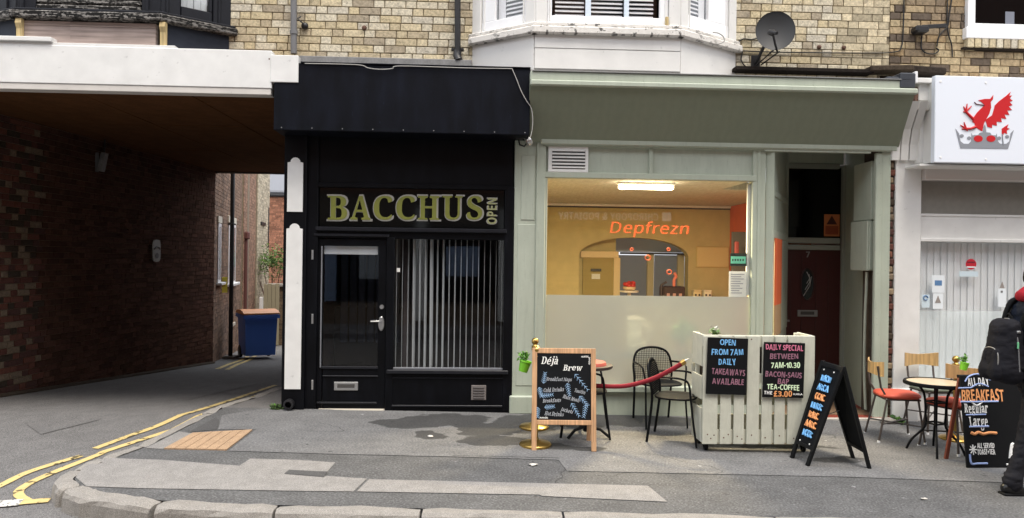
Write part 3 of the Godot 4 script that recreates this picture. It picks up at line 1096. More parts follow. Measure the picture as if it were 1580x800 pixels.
	brick_face(gwall, 4.0, 1.9, ["brown2"], 0, Vector3.ZERO, null, Color(0.26, 0.18, 0.11))
	pl(gwall, "coping", bbox(Vector3(4.1, 0.1, 0.4), 0.02), M.granite, Vector3(2.0, 1.95, -0.1))
	var gate := thing("wooden_gate", "weathered grey wooden plank gate by the outhouse", "gate", Vector3(U(409, 500, -15.0).x, -1.1, -15.0))
	for i in 4:
		pl(gate, "plank", bbox(Vector3(0.11, 1.9, 0.03), 0.004), flat("plank_grey", 150, 142, 118), Vector3(i * 0.12, 0.95 + 0.02 * (i % 2), 0))
	pl(gate, "post", bbox(Vector3(0.1, 1.5, 0.1), 0.008), M.white_gloss, Vector3(-0.12, 0.75, 0.03))
	pl(gate, "rail", bbox(Vector3(0.46, 0.1, 0.03), 0.004), flat("plank_grey", 150, 142, 118), Vector3(0.18, 1.5, -0.03))
	var shrub := thing("shrub", "leafy green shrub growing over the garden wall", "shrub", Vector3(U(421, 390, -16.2).x, 0.2, -16.2))
	leafy(shrub, Vector3(0, 1.3, 0), Vector3(1.3, 0.62, 0.7), 1500, 0.09, [Color(0.1, 0.19, 0.04), Color(0.16, 0.27, 0.06), Color(0.06, 0.12, 0.03)], 33)
	for i in 5:
		pl(shrub, "stem", tube([Vector3(0.1 * i - 0.2, 0, 0), Vector3(0.3 * i - 0.6, 1.2, 0.05 * i)], 0.02, 6, 0.008), M.rust)
	# unseen block added behind the bar to cut sky light into the passage
	var wing := thing("added_shade_block", "unseen low brick block added to dim the passage", "building", Vector3(-2.1, -2.2, -12.0))
	mb(wing, "wall", M.red0, Vector3(-2.4, -2.2, -19.0), Vector3(1.0, 2.9, -7.82), 0.0)
	mb(wing, "roof", M.lead, Vector3(-2.5, 2.9, -19.1), Vector3(1.1, 3.05, -7.81), 0.0)
	build_bin()

func leafy(parent: Node3D, c: Vector3, r: Vector3, n: int, size: float, tints: Array, sd: int, called := "foliage"):
	var rg := RandomNumberGenerator.new()
	rg.seed = sd
	if not M.has("leaf"):
		mk("leaf", Color.WHITE, 0.6, {"vertex": true})
		M.leaf.cull_mode = BaseMaterial3D.CULL_DISABLED
	var st := begin()
	for i in n:
		var d := Vector3(rg.randfn(), rg.randfn(), rg.randfn()).normalized()
		var k := pow(rg.randf(), 0.45) * (0.75 + 0.3 * sin(d.x * 5.0 + d.y * 7.0 + sd))
		var p := c + d * r * k
		var b := Basis(Vector3(rg.randfn(), rg.randfn(), rg.randfn()).normalized(), rg.randf() * TAU)
		var s := size * rg.randf_range(0.6, 1.3)
		st.set_color(tints[rg.randi() % tints.size()] * rg.randf_range(0.75, 1.25))
		var e0 := p + b * Vector3(-s * 0.5, 0, 0)
		var e1 := p + b * Vector3(0, 0, s * 0.24)
		var e2 := p + b * Vector3(s * 0.5, -s * 0.12, 0)
		var e3 := p + b * Vector3(0, 0, -s * 0.24)
		quad(st, e0, e1, e2, e3, b * Vector3.UP)
	pl(parent, called, st.commit(), M.leaf, Vector3.ZERO)

func build_bin():
	var p := S(396, 553)
	p.y = sy(p.z)
	var bin := thing("wheelie_bin", "large blue wheelie bin with a faded orange lid in the yard", "bin", p, 0.5)
	var blue := flat("bin_blue", 78, 128, 232, 0.45)
	var k := 1.06
	# tapered body
	var st := begin()
	var lo := [Vector3(-0.31, 0.1, -0.36), Vector3(0.31, 0.1, -0.36), Vector3(0.31, 0.1, 0.36), Vector3(-0.31, 0.1, 0.36)]
	var hi := [Vector3(-0.34, 0.95, -0.4), Vector3(0.34, 0.95, -0.4), Vector3(0.34, 0.95, 0.4), Vector3(-0.34, 0.95, 0.4)]
	for i in 4:
		var j := (i + 1) % 4
		quad(st, lo[i] * k, lo[j] * k, hi[j] * k, hi[i] * k, (lo[i] + lo[j]) * Vector3(1, 0, 1))
	quad(st, lo[0] * k, lo[1] * k, lo[2] * k, lo[3] * k, Vector3.DOWN)
	pl(bin, "body", st.commit(), blue)
	pl(bin, "rim", frame_mesh(0.76 * k, 0.88 * k, 0.05, 0.08), blue, Vector3(0, 0.94 * k, 0), Basis(Vector3.RIGHT, PI / 2))
	var lid := ext(PackedVector2Array([Vector2(-0.46, 0), Vector2(0.46, 0), Vector2(0.46, 0.03), Vector2(0.3, 0.08), Vector2(0, 0.1), Vector2(-0.3, 0.08), Vector2(-0.46, 0.03)]), 0.8)
	var l := pl(bin, "lid", lid, flat("bin_lid", 226, 158, 108, 0.5), Vector3(-0.4, 0.99 * k, 0), Basis(Vector3.UP, PI / 2))
	l.position = Vector3(0.4, 0.99 * k, 0)
	l.rotation.y = PI / 2
	pl(bin, "handle", tube([Vector3(-0.3, 0.98 * k, -0.44), Vector3(-0.3, 1.0, -0.5), Vector3(0.3, 1.0, -0.5), Vector3(0.3, 0.98 * k, -0.44)], 0.018, 8), blue)
	for s in [-1.0, 1.0]:
		var w := pl(bin, "wheel", lathe([Vector2(0.03, -0.03), Vector2(0.13, -0.035), Vector2(0.15, -0.02), Vector2(0.15, 0.02), Vector2(0.13, 0.035), Vector2(0.03, 0.03)], 20), M.pipe_black, Vector3(0.32 * s, 0.15, -0.26), Basis(Vector3.BACK, PI / 2))
		pl(w, "hub", lathe([Vector2(0.001, 0.036), Vector2(0.05, 0.036), Vector2(0.05, -0.036), Vector2(0.001, -0.036)], 12), M.pipe_grey)

# ================================================================ upper walls
func build_upper_walls():
	var ytop := 6.6
	var x0 := -6.6
	var x1 := U(1373, 60, ZW).x
	var house := thing("terrace_house", "buff brick upper storey above the black shop and cafe", "building", Vector3(x0, 3.2, ZW))
	var z0 := ZW - 0.35
	var z1 := ZW - 0.015
	var oa := [-5.5, -3.05]                                  # openings behind the two bays
	var ob := [U(727, 60, ZW).x + 0.2, U(1137, 60, ZW).x - 0.2]
	mb(house, "wall", M.mortar, Vector3(x0, 3.5, z0), Vector3(-2.1, 4.0, z1), 0.0)
	mb(house, "wall", M.mortar, Vector3(-2.1, 3.0, z0), Vector3(x1, 4.0, z1), 0.0)
	mb(house, "wall", M.mortar, Vector3(x0, 5.85, z0), Vector3(x1, ytop, z1), 0.0)
	for q in [[x0, oa[0]], [oa[1], ob[0]], [ob[1], x1]]:
		mb(house, "wall", M.mortar, Vector3(q[0], 4.0, z0), Vector3(q[1], 5.85, z1), 0.0)
	mb(house, "upper_floor", M.plain_room, Vector3(x0, 3.76, -7.5), Vector3(9.0, 3.86, z0), 0.0)
	mb(house, "end_wall", M.plain_room, Vector3(x0, 3.76, -7.5), Vector3(x0 + 0.2, ytop, z0), 0.0)
	mb(house, "room_wall", M.plain_room, Vector3(-1.6, 3.86, -7.5), Vector3(-1.5, ytop, z0), 0.0)
	mb(house, "room_wall", M.plain_room, Vector3(4.4, 3.86, -7.5), Vector3(4.5, ytop, z0), 0.0)
	mb(house, "roof_slab", M.lead, Vector3(x0, ytop, -7.8), Vector3(x1, ytop + 0.1, 0.2), 0.0)
	mb(house, "back_wall", M.mortar_dark, Vector3(x0, 3.75, -7.8), Vector3(9.0, ytop, -7.5), 0.0)
	var bl := U(357, 40, ZW).x
	var wl := U(727, 60, ZW).x
	var wr := U(1137, 60, ZW).x
	var keys := ["buff0", "buff1", "buff2", "buff3", "buff4", "buff5", "buff6", "buff0", "buff4", "buff2", "buff7"]
	brick_face(house, x1 - x0, ytop - 3.2 - 0.01, keys, 296, Vector3.ZERO, func(c, w):
		var X: float = c.x + x0
		var Y: float = c.y + 3.2
		if Y < 3.60:
			return true
		if X + w * 0.5 < bl and Y < 5.9:
			return true
		return X - w * 0.5 > wl and X + w * 0.5 < wr and Y < 5.9, Color(0.78, 0.67, 0.46))
	# cut bricks beside the bays are hidden by their frames; lead flashing over the fascia
	pb(house, "flashing", M.lead, 461, 89, 728, 101, 0.0, 0.16, 0.006)
	var x2 := 9.0
	var h2 := thing("terrace_house", "darker sooty brick upper storey above the white shop", "building", Vector3(x1, 3.2, ZW))
	mb(h2, "wall", M.mortar, Vector3(x1, 3.0, ZW - 0.35), Vector3(x2, ytop, ZW - 0.015), 0.0)
	mb(h2, "roof_slab", M.lead, Vector3(x1, ytop, -7.8), Vector3(x2, ytop + 0.1, 0.2), 0.0)
	var ww := U(1491, 30, ZW).x
	var wy := U(1540, 62, ZW).y
	brick_face(h2, x2 - x1, ytop - 3.2 - 0.01, ["brown0", "brown1", "brown3", "brown5", "brown2", "brown0", "brown3", "brown4"], 200, Vector3(0, 0.62, 0), func(c, w):
		var X: float = c.x + x1
		var Y: float = c.y + 3.2
		return (X - w * 0.5 > ww and X + w * 0.5 < ww + 1.5 and Y > wy - 0.11 and Y < wy + 1.6) or Y > ytop, Color(0.3, 0.24, 0.16))
	# two sooty courses of larger blocks over the shop
	for j in 2:
		for i in 9:
			var w := 0.34
			var x := x1 + 0.06 - 0.17 * j + i * (w + 0.012)
			pw(h2, "block", bbox(Vector3(w, 0.088, 0.04), 0.008), M[["soot0", "soot1", "soot2"][rng.randi() % 3]], Vector3(x + w * 0.5, 3.73 - 0.062 + j * 0.1 + 0.03, ZW - 0.003 + 0.004 * (i % 2)))
	for i in 14:
		pw(h2, "sill_brick", bbox(Vector3(0.074, 0.105, 0.1), 0.006), M["buff%d" % (i % 7)], Vector3(U(1493, 68, ZW).x + i * 0.086, wy - 0.055, ZW + 0.02))
	pb(h2, "sill_ledge", M.soot0, 1487, 75, 1700, 78, ZW + 0.05, 0.1, 0.004)
	var win := pb(h2, "window", M.white_upvc, 1493, -170, 1680, 62, ZW + 0.03, 0.02, 0.0)
	win.mesh = frame_mesh(win.mesh.get_aabb().size.x, win.mesh.get_aabb().size.y, 0.09, 0.07)
	pb(win, "pane", M.black_glass, 1505, -160, 1670, 40, ZW + 0.026, 0.006, 0.0)
	pb(win, "sash", M.white_upvc, 1500, 38, 1690, 44, ZW + 0.06, 0.06, 0.006)
	pb(win, "sill", M.white_upvc, 1492, 44, 1690, 61, ZW + 0.075, 0.1, 0.006)
	pb(win, "ornament", flat("tumbler", 120, 124, 136), 1552, 18, 1566, 37, ZW + 0.032, 0.005, 0.004)

# ================================================================ bays
func UF(px: float, py: float, A: Vector2, B: Vector2) -> Vector2:      # pixel to (distance along face, height)
	var d := (B - A).normalized()
	var n := Vector3(-d.y, 0, d.x)
	var r := ray(px, py)
	var t := (Vector3(A.x, 0, A.y) - cam_pos).dot(n) / r.dot(n)
	var p := cam_pos + r * t
	return Vector2((Vector2(p.x, p.z) - A).dot(d), p.y)

func face(parent: Node, called: String, mat: Material, A: Vector2, B: Vector2, u0: float, u1: float, y0: float, y1: float, d0: float, d1: float, bev := 0.004) -> MeshInstance3D:
	var d := (B - A).normalized()
	var b := Basis(Vector3(d.x, 0, d.y), Vector3.UP, Vector3(-d.y, 0, d.x))
	var c := Vector3(A.x, 0, A.y) + b * Vector3((u0 + u1) * 0.5, (y0 + y1) * 0.5, (d0 + d1) * 0.5)
	return pw(parent, called, bbox(Vector3(u1 - u0, y1 - y0, d1 - d0), bev), mat, c, b)

func fpb(parent: Node, called: String, mat: Material, A: Vector2, B: Vector2, x0: float, y0: float, x1: float, y1: float, d0: float, d1: float, bev := 0.004) -> MeshInstance3D:
	var a := UF(x0, (y0 + y1) * 0.5, A, B)
	var b := UF(x1, (y0 + y1) * 0.5, A, B)
	var top := UF((x0 + x1) * 0.5, y0, A, B)
	var bot := UF((x0 + x1) * 0.5, y1, A, B)
	return face(parent, called, mat, A, B, a.x, b.x, bot.y, top.y, d0, d1, bev)

func louvre(parent: Node, A: Vector2, B: Vector2, u0: float, u1: float, y0: float, y1: float, d: float, mat: Material):
	var n := int((y1 - y0) / 0.046)
	var dd := (B - A).normalized()
	var b := Basis(Vector3(dd.x, 0, dd.y), Vector3.UP, Vector3(-dd.y, 0, dd.x)) * Basis(Vector3.RIGHT, 0.85)
	var mesh := bbox(Vector3(u1 - u0 - 0.01, 0.008, 0.04), 0.002)
	for i in n:
		var c := Vector3(A.x, 0, A.y) + Vector3(dd.x, 0, dd.y) * (u0 + u1) * 0.5 + Vector3(-dd.y, 0, dd.x) * (d - 0.03) + Vector3(0, y0 + 0.02 + i * 0.046, 0)
		pw(parent, "slat", mesh, mat, c, b)

func build_bays():
	# ---- white bay over the cafe
	var zf := 0.35
	var a := Vector2(U(727, 80, ZW).x, ZW)
	var b := Vector2(U(825, 80, zf).x, zf)
	var c := Vector2(U(1050, 80, zf).x, zf)
	var d := Vector2(U(1137, 80, ZW).x, ZW)
	var bay := thing("bay_window", "white canted bay window with peeling sill and slatted shutters", "bay window", Vector3((b.x + c.x) * 0.5, 3.7, 0))
	var yb := U(940, 111, zf).y
	var y_s0 := U(940, 56, zf).y
	var y_s1 := U(940, 41, zf).y
	var yt := 5.9
	mb(bay, "roof", M.lead, Vector3(a.x, yt + 0.35, ZW), Vector3(d.x, yt + 0.42, zf + 0.06), 0.0)
	var faces := [[a, b], [b, c], [c, d]]
	for i in 3:
		var A: Vector2 = faces[i][0]
		var B: Vector2 = faces[i][1]
		var L := A.distance_to(B)
		if i == 1:
			var ym := U(940, 77, zf).y
			face(bay, "apron_board", M.white_wall, A, B, 0.0, L, ym + 0.004, y_s0, -0.08, 0.004)
			face(bay, "apron_board", M.white_wall, A, B, 0.0, L, yb + 0.02, ym, -0.08, 0.0)
		else:
			face(bay, "apron_panel", M.white_wall, A, B, 0.012, L - 0.012, yb - 0.03, y_s0, -0.08, -0.002)
		var sill := face(bay, "sill", M.white_peel, A, B, -0.04 if i > 0 else -0.01, L + 0.04, y_s0, y_s1 - 0.02, -0.08, 0.06, 0.014)
		face(sill, "ledge", M.white_peel, A, B, -0.02, L + 0.02, y_s1 - 0.02, y_s1 + 0.025, -0.08, 0.035, 0.01)
		# posts at the corners of the face
		for u in [0.0, L - 0.13]:
			face(bay, "post", M.white_wall, A, B, u + 0.004, u + 0.126, y_s1 + 0.025, yt, -0.1, 0.0, 0.008)
		for u in [0.15, L - 0.17]:
			face(bay, "moulding", M.white_gloss, A, B, u, u + 0.02, y_s1 + 0.05, yt, -0.08, -0.012, 0.006)
		face(bay, "head", M.white_wall, A, B, 0.0, L, yt, yt + 0.35, -0.1, 0.03)
		if i == 1:
			var u0 := UF(852, 15, A, B).x
			var u1 := UF(1019, 15, A, B).x
			var yr := U(940, 25, zf).y
			face(bay, "bottom_rail", M.white_upvc, A, B, 0.13, L - 0.13, y_s1 + 0.025, yr, -0.07, -0.02, 0.006)
			face(bay, "side_frame", M.white_upvc, A, B, 0.13, u0, yr, yt, -0.075, -0.025, 0.006)
			face(bay, "side_frame", M.white_upvc, A, B, u1, L - 0.13, yr, yt, -0.075, -0.025, 0.006)
			var cuts := [[857, 904], [913, 964], [972, 1012]]
			for q in 3:
				var w0 := UF(cuts[q][0], 15, A, B).x
				var w1 := UF(cuts[q][1], 15, A, B).x
				var lv := face(bay, "window", M.pane, A, B, w0 - 0.02, w1 + 0.02, yr, yt, -0.05, -0.046, 0.0)
				louvre(lv, A, B, w0, w1, yr + 0.01, yt, -0.07, M.shutter_white)
				if q < 2:
					face(bay, "mullion", flat("pale_blue_frame", 214, 226, 238, 0.4), A, B, w1 + 0.002, UF(cuts[q + 1][0], 15, A, B).x - 0.002, yr, yt, -0.07, -0.03, 0.006)
		else:
			var px := [762, 806] if i == 0 else [1062, 1097]
			var e0 := UF(px[0], 12, A, B)
			var e1 := UF(px[1], 12, A, B)
			var yr := UF((px[0] + px[1]) * 0.5, 26, A, B).y
			face(bay, "bottom_rail", M.white_upvc, A, B, 0.13, L - 0.13, y_s1 + 0.025, yr, -0.07, -0.02, 0.006)
			face(bay, "side_frame", M.white_upvc, A, B, 0.13, e0.x, yr, yt, -0.075, -0.025, 0.006)
			face(bay, "side_frame", M.white_upvc, A, B, e1.x, L - 0.13, yr, yt, -0.075, -0.025, 0.006)
			var lv := face(bay, "window", M.pane, A, B, e0.x - 0.02, e1.x + 0.02, yr, yt, -0.05, -0.046, 0.0)
			var part := 0.26 * (e1.x - e0.x)
			louvre(lv, A, B, e0.x + (part if i == 0 else 0.0), e1.x - (part if i == 2 else 0.0), yr + 0.01, yt, -0.07, M.shutter_white)
			face(lv, "shutter_stile", M.shutter_white, A, B, (e0.x if i == 0 else e1.x - part), (e0.x + part if i == 0 else e1.x), yr, yt, -0.1, -0.09)
	fpb(bay, "wood_peg", M.cream_wood, b, c, 1026, 27, 1031, 48, 0.0, 0.03, 0.004)
	mb(bay, "under_side", M.white_wall, Vector3(b.x, yb - 0.02, ZW), Vector3(c.x, yb + 0.02, zf - 0.05), 0.0)
	# ---- old black bay over the passage
	zf = 0.28
	a = Vector2(-5.8, ZW)
	b = Vector2(U(24, 40, zf).x, zf)
	c = Vector2(U(247, 40, zf).x, zf)
	d = Vector2(U(357, 40, ZW).x, ZW)
	var old := thing("bay_window", "old black bay window with flaking paint above the white beam", "bay window", Vector3((b.x + c.x) * 0.5, 3.8, 0))
	var ys0 := U(135, 32, zf).y
	var ys1 := U(135, 20, zf).y
	yb = 3.7
	mb(old, "roof", M.lead, Vector3(a.x, yt + 0.35, ZW), Vector3(d.x, yt + 0.42, zf + 0.06), 0.0)
	faces = [[a, b], [b, c], [c, d]]
	for i in 3:
		var A: Vector2 = faces[i][0]
		var B: Vector2 = faces[i][1]
		var L := A.distance_to(B)
		if i == 1:
			var ym := U(135, 41, zf).y
			face(old, "apron_board", M.raw_wood, A, B, 0.05, L - 0.05, ym + 0.003, ys0 - 0.01, -0.08, -0.004)
			face(old, "apron_board", M.raw_wood, A, B, 0.05, L - 0.05, yb, ym, -0.08, -0.01)
			for u in [[-0.05, 0.02], [L - 0.06, L + 0.01]]:
				var st := begin()
				var pr := PackedVector2Array([Vector2(0, 0), Vector2(0.05, 0), Vector2(0.06, -0.05), Vector2(0.035, -0.1), Vector2(0.03, -0.26), Vector2(0, -0.26)])
				add_ext(st, pr, 0.06)
				pw(old, "bracket", st.commit(), M.cream_wood, Vector3(A.x + u[1], ys0 - 0.005, zf - 0.004), Basis(Vector3.UP, -PI / 2))
		else:
			face(old, "apron_panel", M.blue_black, A, B, 0.05 if i == 2 else 0.0, L - 0.02, yb, ys0, -0.08, -0.01)
		var sill := face(old, "sill", M.old_black_peel, A, B, -0.05, L + 0.05, ys0, ys1, -0.08, 0.07, 0.014)
		face(sill, "ledge", M.old_black, A, B, -0.03, L + 0.03, ys1, ys1 + 0.03, -0.08, 0.04, 0.01)
		for u in [0.0, L - 0.2]:
			face(old, "post", M.old_black, A, B, u + 0.004, u + 0.196, ys1 + 0.03, yt, -0.1, 0.0, 0.008)
			face(old, "post_moulding", M.old_black, A, B, u + 0.05, u + 0.08, ys1 + 0.03, yt, -0.02, 0.02, 0.008)
		face(old, "head", M.old_black, A, B, 0.0, L, yt, yt + 0.35, -0.1, 0.03)
		if i == 1:
			for j in 4:
				face(old, "weather_board", M.old_black_peel, A, B, 0.2, L - 0.2, ys1 + 0.03 + j * 0.06, ys1 + 0.08 + j * 0.06, -0.08, 0.012 - 0.012 * j, 0.012)
			var gl := face(old, "window", M.pane, A, B, 0.2, L - 0.2, ys1 + 0.27, yt, -0.05, -0.046, 0.0)
			face(gl, "curtain", M.blind_grey, A, B, 0.2, L - 0.2, ys1 + 0.27, yt, -0.1, -0.09, 0.0)
		else:
			var e0 := UF(269, 5, A, B).x if i == 2 else 0.25
			var e1 := UF(323, 5, A, B).x if i == 2 else L - 0.25
			var yr := UF(296, 12, A, B).y if i == 2 else ys1 + 0.2
			face(old, "bottom_rail", M.old_black, A, B, 0.2, L - 0.2, ys1 + 0.03, yr, -0.08, -0.015, 0.01)
			face(old, "side_frame", M.old_black, A, B, 0.2, e0, yr, yt, -0.08, -0.02, 0.008)
			face(old, "side_frame", M.old_black, A, B, e1, L - 0.2, yr, yt, -0.08, -0.02, 0.008)
			var gl := face(old, "window", M.pane, A, B, e0 - 0.01, e1 + 0.01, yr, yt, -0.05, -0.046, 0.0)
			for q in 5:
				var w := (e1 - e0) / 5.0
				face(gl, "curtain_fold", M.blind, A, B, e0 + q * w, e0 + q * w + w * 0.96, yr, yt, -0.1 + 0.01 * (q % 2), -0.08 + 0.01 * (q % 2), 0.008)

# ================================================================ black shop
func arched_strip(x0: float, y0: float, x1: float, y1: float, z: float) -> Array:     # painted panel with a stepped round head
	var a := U(x0, (y0 + y1) * 0.5, z)
	var b := U(x1, (y0 + y1) * 0.5, z)
	var top := U((x0 + x1) * 0.5, y0, z).y
	var bot := U((x0 + x1) * 0.5, y1, z).y
	var w := b.x - a.x
	var h := top - bot
	var r := w * 0.32
	var p := PackedVector2Array([Vector2(-w * 0.5, -h * 0.5), Vector2(w * 0.5, -h * 0.5), Vector2(w * 0.5, h * 0.5 - r * 1.05), Vector2(r * 1.05, h * 0.5 - r * 0.95)])
	for i in 9:
		var an := PI * i / 8.0
		p.append(Vector2(cos(an) * r, h * 0.5 - r + sin(an) * r))
	p.append(Vector2(-r * 1.05, h * 0.5 - r * 0.95))
	p.append(Vector2(-w * 0.5, h * 0.5 - r * 1.05))
	return [ext(p, 0.012), Vector3((a.x + b.x) * 0.5, (top + bot) * 0.5, z)]

func build_black_shop():
	var sh := thing("black_shopfront", "black painted bar shopfront reading BACCHUS OPEN in olive letters", "shopfront", Vector3(-0.9, 0, 0))
	var B: Material = M.black_paint
	var zb := -0.35
	# structure round the openings
	pb(sh, "pilaster", B, 436, 205, 471, 634, 0.05, 0.4, 0.008)
	for q in [[443, 243, 467, 327], [440, 345, 465, 601]]:
		var e := arched_strip(q[0], q[1], q[2], q[3], 0.062)
		pw(sh, "white_panel", e[0], M.white_gloss, e[1])
	pb(sh, "door_post", B, 471, 205, 489, 634, 0.0, 0.3, 0.006)
	for y in [394, 493, 595]:
		pb(sh, "hinge", M.silver, 480, y - 8, 483, y + 7, 0.006, 0.01, 0.002)
	pb(sh, "upper_panel", B, 489, 205, 792, 286, -0.03, 0.2, 0.004)
	pb(sh, "upper_rail", B, 489, 284, 792, 291, 0.0, 0.25, 0.004)
	var board := pb(sh, "sign_board", M.black_glass, 490, 291, 778, 352, -0.05, 0.05, 0.004)
	pb(sh, "sign_sill", M.black_trim, 486, 352, 782, 358, 0.03, 0.12, 0.006)
	pb(sh, "rail", B, 489, 357, 792, 369, -0.012, 0.2, 0.004)
	pb(sh, "door_drip", M.black_trim, 484, 361, 600, 365, 0.01, 0.04, 0.004)
	pb(sh, "mullion", B, 595, 366, 607, 634, 0.0, 0.25, 0.006)
	pb(sh, "right_stile", B, 777, 290, 792, 636, 0.0, 0.3, 0.006)
	# letters
	var word := "BACCHUS"
	var lx := [[504, 539], [539, 575], [575, 608], [610, 643], [643, 681], [681, 717], [719, 747]]
	for i in 7:
		var c := U((lx[i][0] + lx[i][1]) * 0.5, 321, -0.044)
		var w := U(lx[i][1], 321).x - U(lx[i][0], 321).x
		var l := text(sh, "letter", word[i], serif, c, w, 0.295, 0.006, M.letter_edge)
		text(sh, "letter_face", word[i], serif, c + Vector3(-0.006, 0.0, 0.006), w * 0.86, 0.262, 0.004, M.olive)
	var up := Basis(Vector3.BACK, PI / 2)
	text(sh, "small_lettering", "OPEN", sans, U(759, 326, -0.046), 0.30, 0.12, 0.005, M.letter_edge, up)
	text(sh, "small_lettering_face", "OPEN", sans, U(759, 326, -0.042), 0.285, 0.1, 0.004, flat("olive_pale", 150, 152, 110), up)
	# door
	var door := pb(sh, "door", B, 489, 369, 595, 380, -0.04, 0.05, 0.003)
	pb(door, "stile", B, 489, 369, 497, 634, -0.041, 0.048, 0.003)
	pb(door, "stile", B, 583, 369, 595, 634, -0.041, 0.048, 0.003)
	pb(door, "rail", B, 497, 570, 583, 634, -0.042, 0.046, 0.003)
	pb(door, "bead", M.black_trim, 494, 566, 583, 570, -0.028, 0.03, 0.004)
	pb(door, "bead", flat("bead_grey", 120, 122, 128), 494, 380, 496, 568, -0.03, 0.03, 0.003)
	pb(door, "pane", M.pane_dim, 496, 378, 583, 568, -0.06, 0.006, 0.0)
	pb(door, "roller_blind", M.blind, 495, 377, 583, 393, -0.085, 0.02, 0.004)
	var lp := pb(door, "letterbox", M.silver, 515, 590, 552, 603, -0.03, 0.012, 0.003)
	pb(lp, "flap", flat("slot", 70, 68, 66), 520, 593, 547, 599, -0.026, 0.012, 0.003)
	pb(door, "moulding", M.black_trim, 488, 621, 581, 624, -0.026, 0.02, 0.004)
	pb(door, "moulding", M.black_trim, 497, 580, 583, 582, -0.026, 0.02, 0.004)
	var hp := U(588, 500, -0.03)
	var hd := pw(door, "handle_plate", lathe([Vector2(0.001, 0.012), Vector2(0.03, 0.012), Vector2(0.034, 0.006), Vector2(0.034, 0)], 20), M.silver, hp, Basis(Vector3.RIGHT, PI / 2).scaled(Vector3(1, 2.6, 1)))
	hd.transform = W[door].affine_inverse() * Transform3D(Basis.from_scale(Vector3(1, 2.4, 1)) * Basis(Vector3.RIGHT, PI / 2), hp + Vector3(0, 0, -0.012))
	pw(door, "lever", tube([hp + Vector3(0, 0.03, 0), hp + Vector3(0, 0.03, 0.04), hp + Vector3(-0.03, 0.03, 0.05), hp + Vector3(-0.11, 0.028, 0.05)], 0.009, 8), M.silver)
	pw(door, "lock", lathe([Vector2(0.001, 0.02), Vector2(0.022, 0.018), Vector2(0.026, 0)], 16), M.silver, U(589, 474, -0.035), Basis(Vector3.RIGHT, PI / 2))
	pb(sh, "threshold", flat("worn_step", 190, 182, 168), 489, 633, 592, 636, 0.03, 0.3, 0.004)
	# window
	var win := pb(sh, "window_sill", M.black_trim, 596, 572, 784, 578, 0.035, 0.12, 0.006)
	pb(sh, "window_bead", flat("bead_grey", 120, 122, 128), 605, 568, 778, 571, -0.03, 0.03, 0.003)
	pb(sh, "window_pane", M.pane_dim, 605, 367, 778, 570, -0.06, 0.006, 0.0)
	pb(sh, "stall_riser", B, 597, 578, 778, 637, -0.01, 0.25, 0.004)
	pb(sh, "moulding", M.black_trim, 604, 626, 775, 629, 0.008, 0.03, 0.004)
	pb(sh, "moulding", M.black_trim, 600, 583, 778, 585, 0.0, 0.02, 0.004)
	pb(sh, "sticker", M.white_gloss, 612, 414, 617, 420, -0.052, 0.003, 0.0)
	var vent := pb(sh, "air_vent", flat("vent_grey", 118, 112, 110), 727, 595, 750, 618, 0.0, 0.016, 0.004)
	for i in 5:
		pb(vent, "slat", flat("vent_slat", 88, 84, 84), 730, 598 + i * 4, 747, 600 + i * 4, 0.008, 0.014, 0.002)
	var o := U(446, 624, 0.07)
	pw(sh, "outlet_pipe", lathe([Vector2(0.035, -0.1), Vector2(0.035, 0.055), Vector2(0.055, 0.05), Vector2(0.055, -0.1)], 20), M.pipe_black, o, Basis(Vector3.RIGHT, PI / 2))
	# inside: a dark room with vertical blinds
	mb(sh, "room_back", M.bar_wall, Vector3(-2.0, -0.1, -3.6), Vector3(0.5, 3.4, -3.5), 0.0)
	mb(sh, "room_floor", M.bar_wall, Vector3(-2.0, -0.1, -3.5), Vector3(0.5, -0.02, -0.1), 0.0)
	mb(sh, "room_ceiling", M.bar_wall, Vector3(-2.0, 3.0, -3.5), Vector3(0.5, 3.1, -0.3), 0.0)
	mb(sh, "side_wall", M.red0, Vector3(-2.13, -1.0, -7.8), Vector3(-1.97, 3.5, -0.36), 0.0)
	mb(sh, "party_wall", M.bar_wall, Vector3(0.45, -0.1, -3.6), Vector3(0.55, 3.4, -0.32), 0.0)
	mb(sh, "room_screen", M.bar_wall, Vector3(-0.86, 0.0, -2.2), Vector3(-0.8, 2.4, -0.3), 0.0)
	mb(sh, "bar_front", flat("dark_timber", 44, 36, 34), Vector3(-1.95, 0.0, -2.3), Vector3(-0.9, 1.0, -1.9), 0.02)
	for i in 7:
		mb(sh, "curtain_fold", flat("grey_curtain", 70, 76, 92, 0.9), Vector3(-1.75 + i * 0.11, 0.6, -1.3 - 0.03 * (i % 2)), Vector3(-1.66 + i * 0.11, 2.4, -1.25 - 0.03 * (i % 2)), 0.02)
	var blinds := pb(sh, "blind_rail", M.blind_grey, 605, 362, 778, 368, -0.13, 0.04, 0.003)
	var n := 19
	for i in n:
		var px := 611.0 + i * (774.0 - 611.0) / (n - 1)
		var open: float = [0.05, 0.07, 0.12, 0.34, 0.2, 0.3, 0.42, 0.2, 0.24, 0.12, 0.14, 0.07, 0.09, 0.05, 0.06, 0.04, 0.05, 0.04, 0.06][i]
		var p := U(px, 470, -0.16)
		var ang := PI / 2 - p.x / 8.3 - open
		var yb := U(px, 569, -0.16).y + 0.01
		var yt := U(px, 367, -0.16).y
		pw(blinds, "blind_slat", bbox(Vector3(0.089, yt - yb, 0.0015), 0.0), M.blind, Vector3(p.x, (yt + yb) * 0.5, -0.19), Basis(Vector3.UP, ang) * Basis(Vector3.BACK, 0.012 * sin(i * 2.3)))
	# fascia box
	var fx0 := U(422, 160, 0.35)
	var fx1 := U(818, 160, 0.35)
	var ft := U(620, 101, 0.35).y
	var fb := U(620, 205, 0.35).y
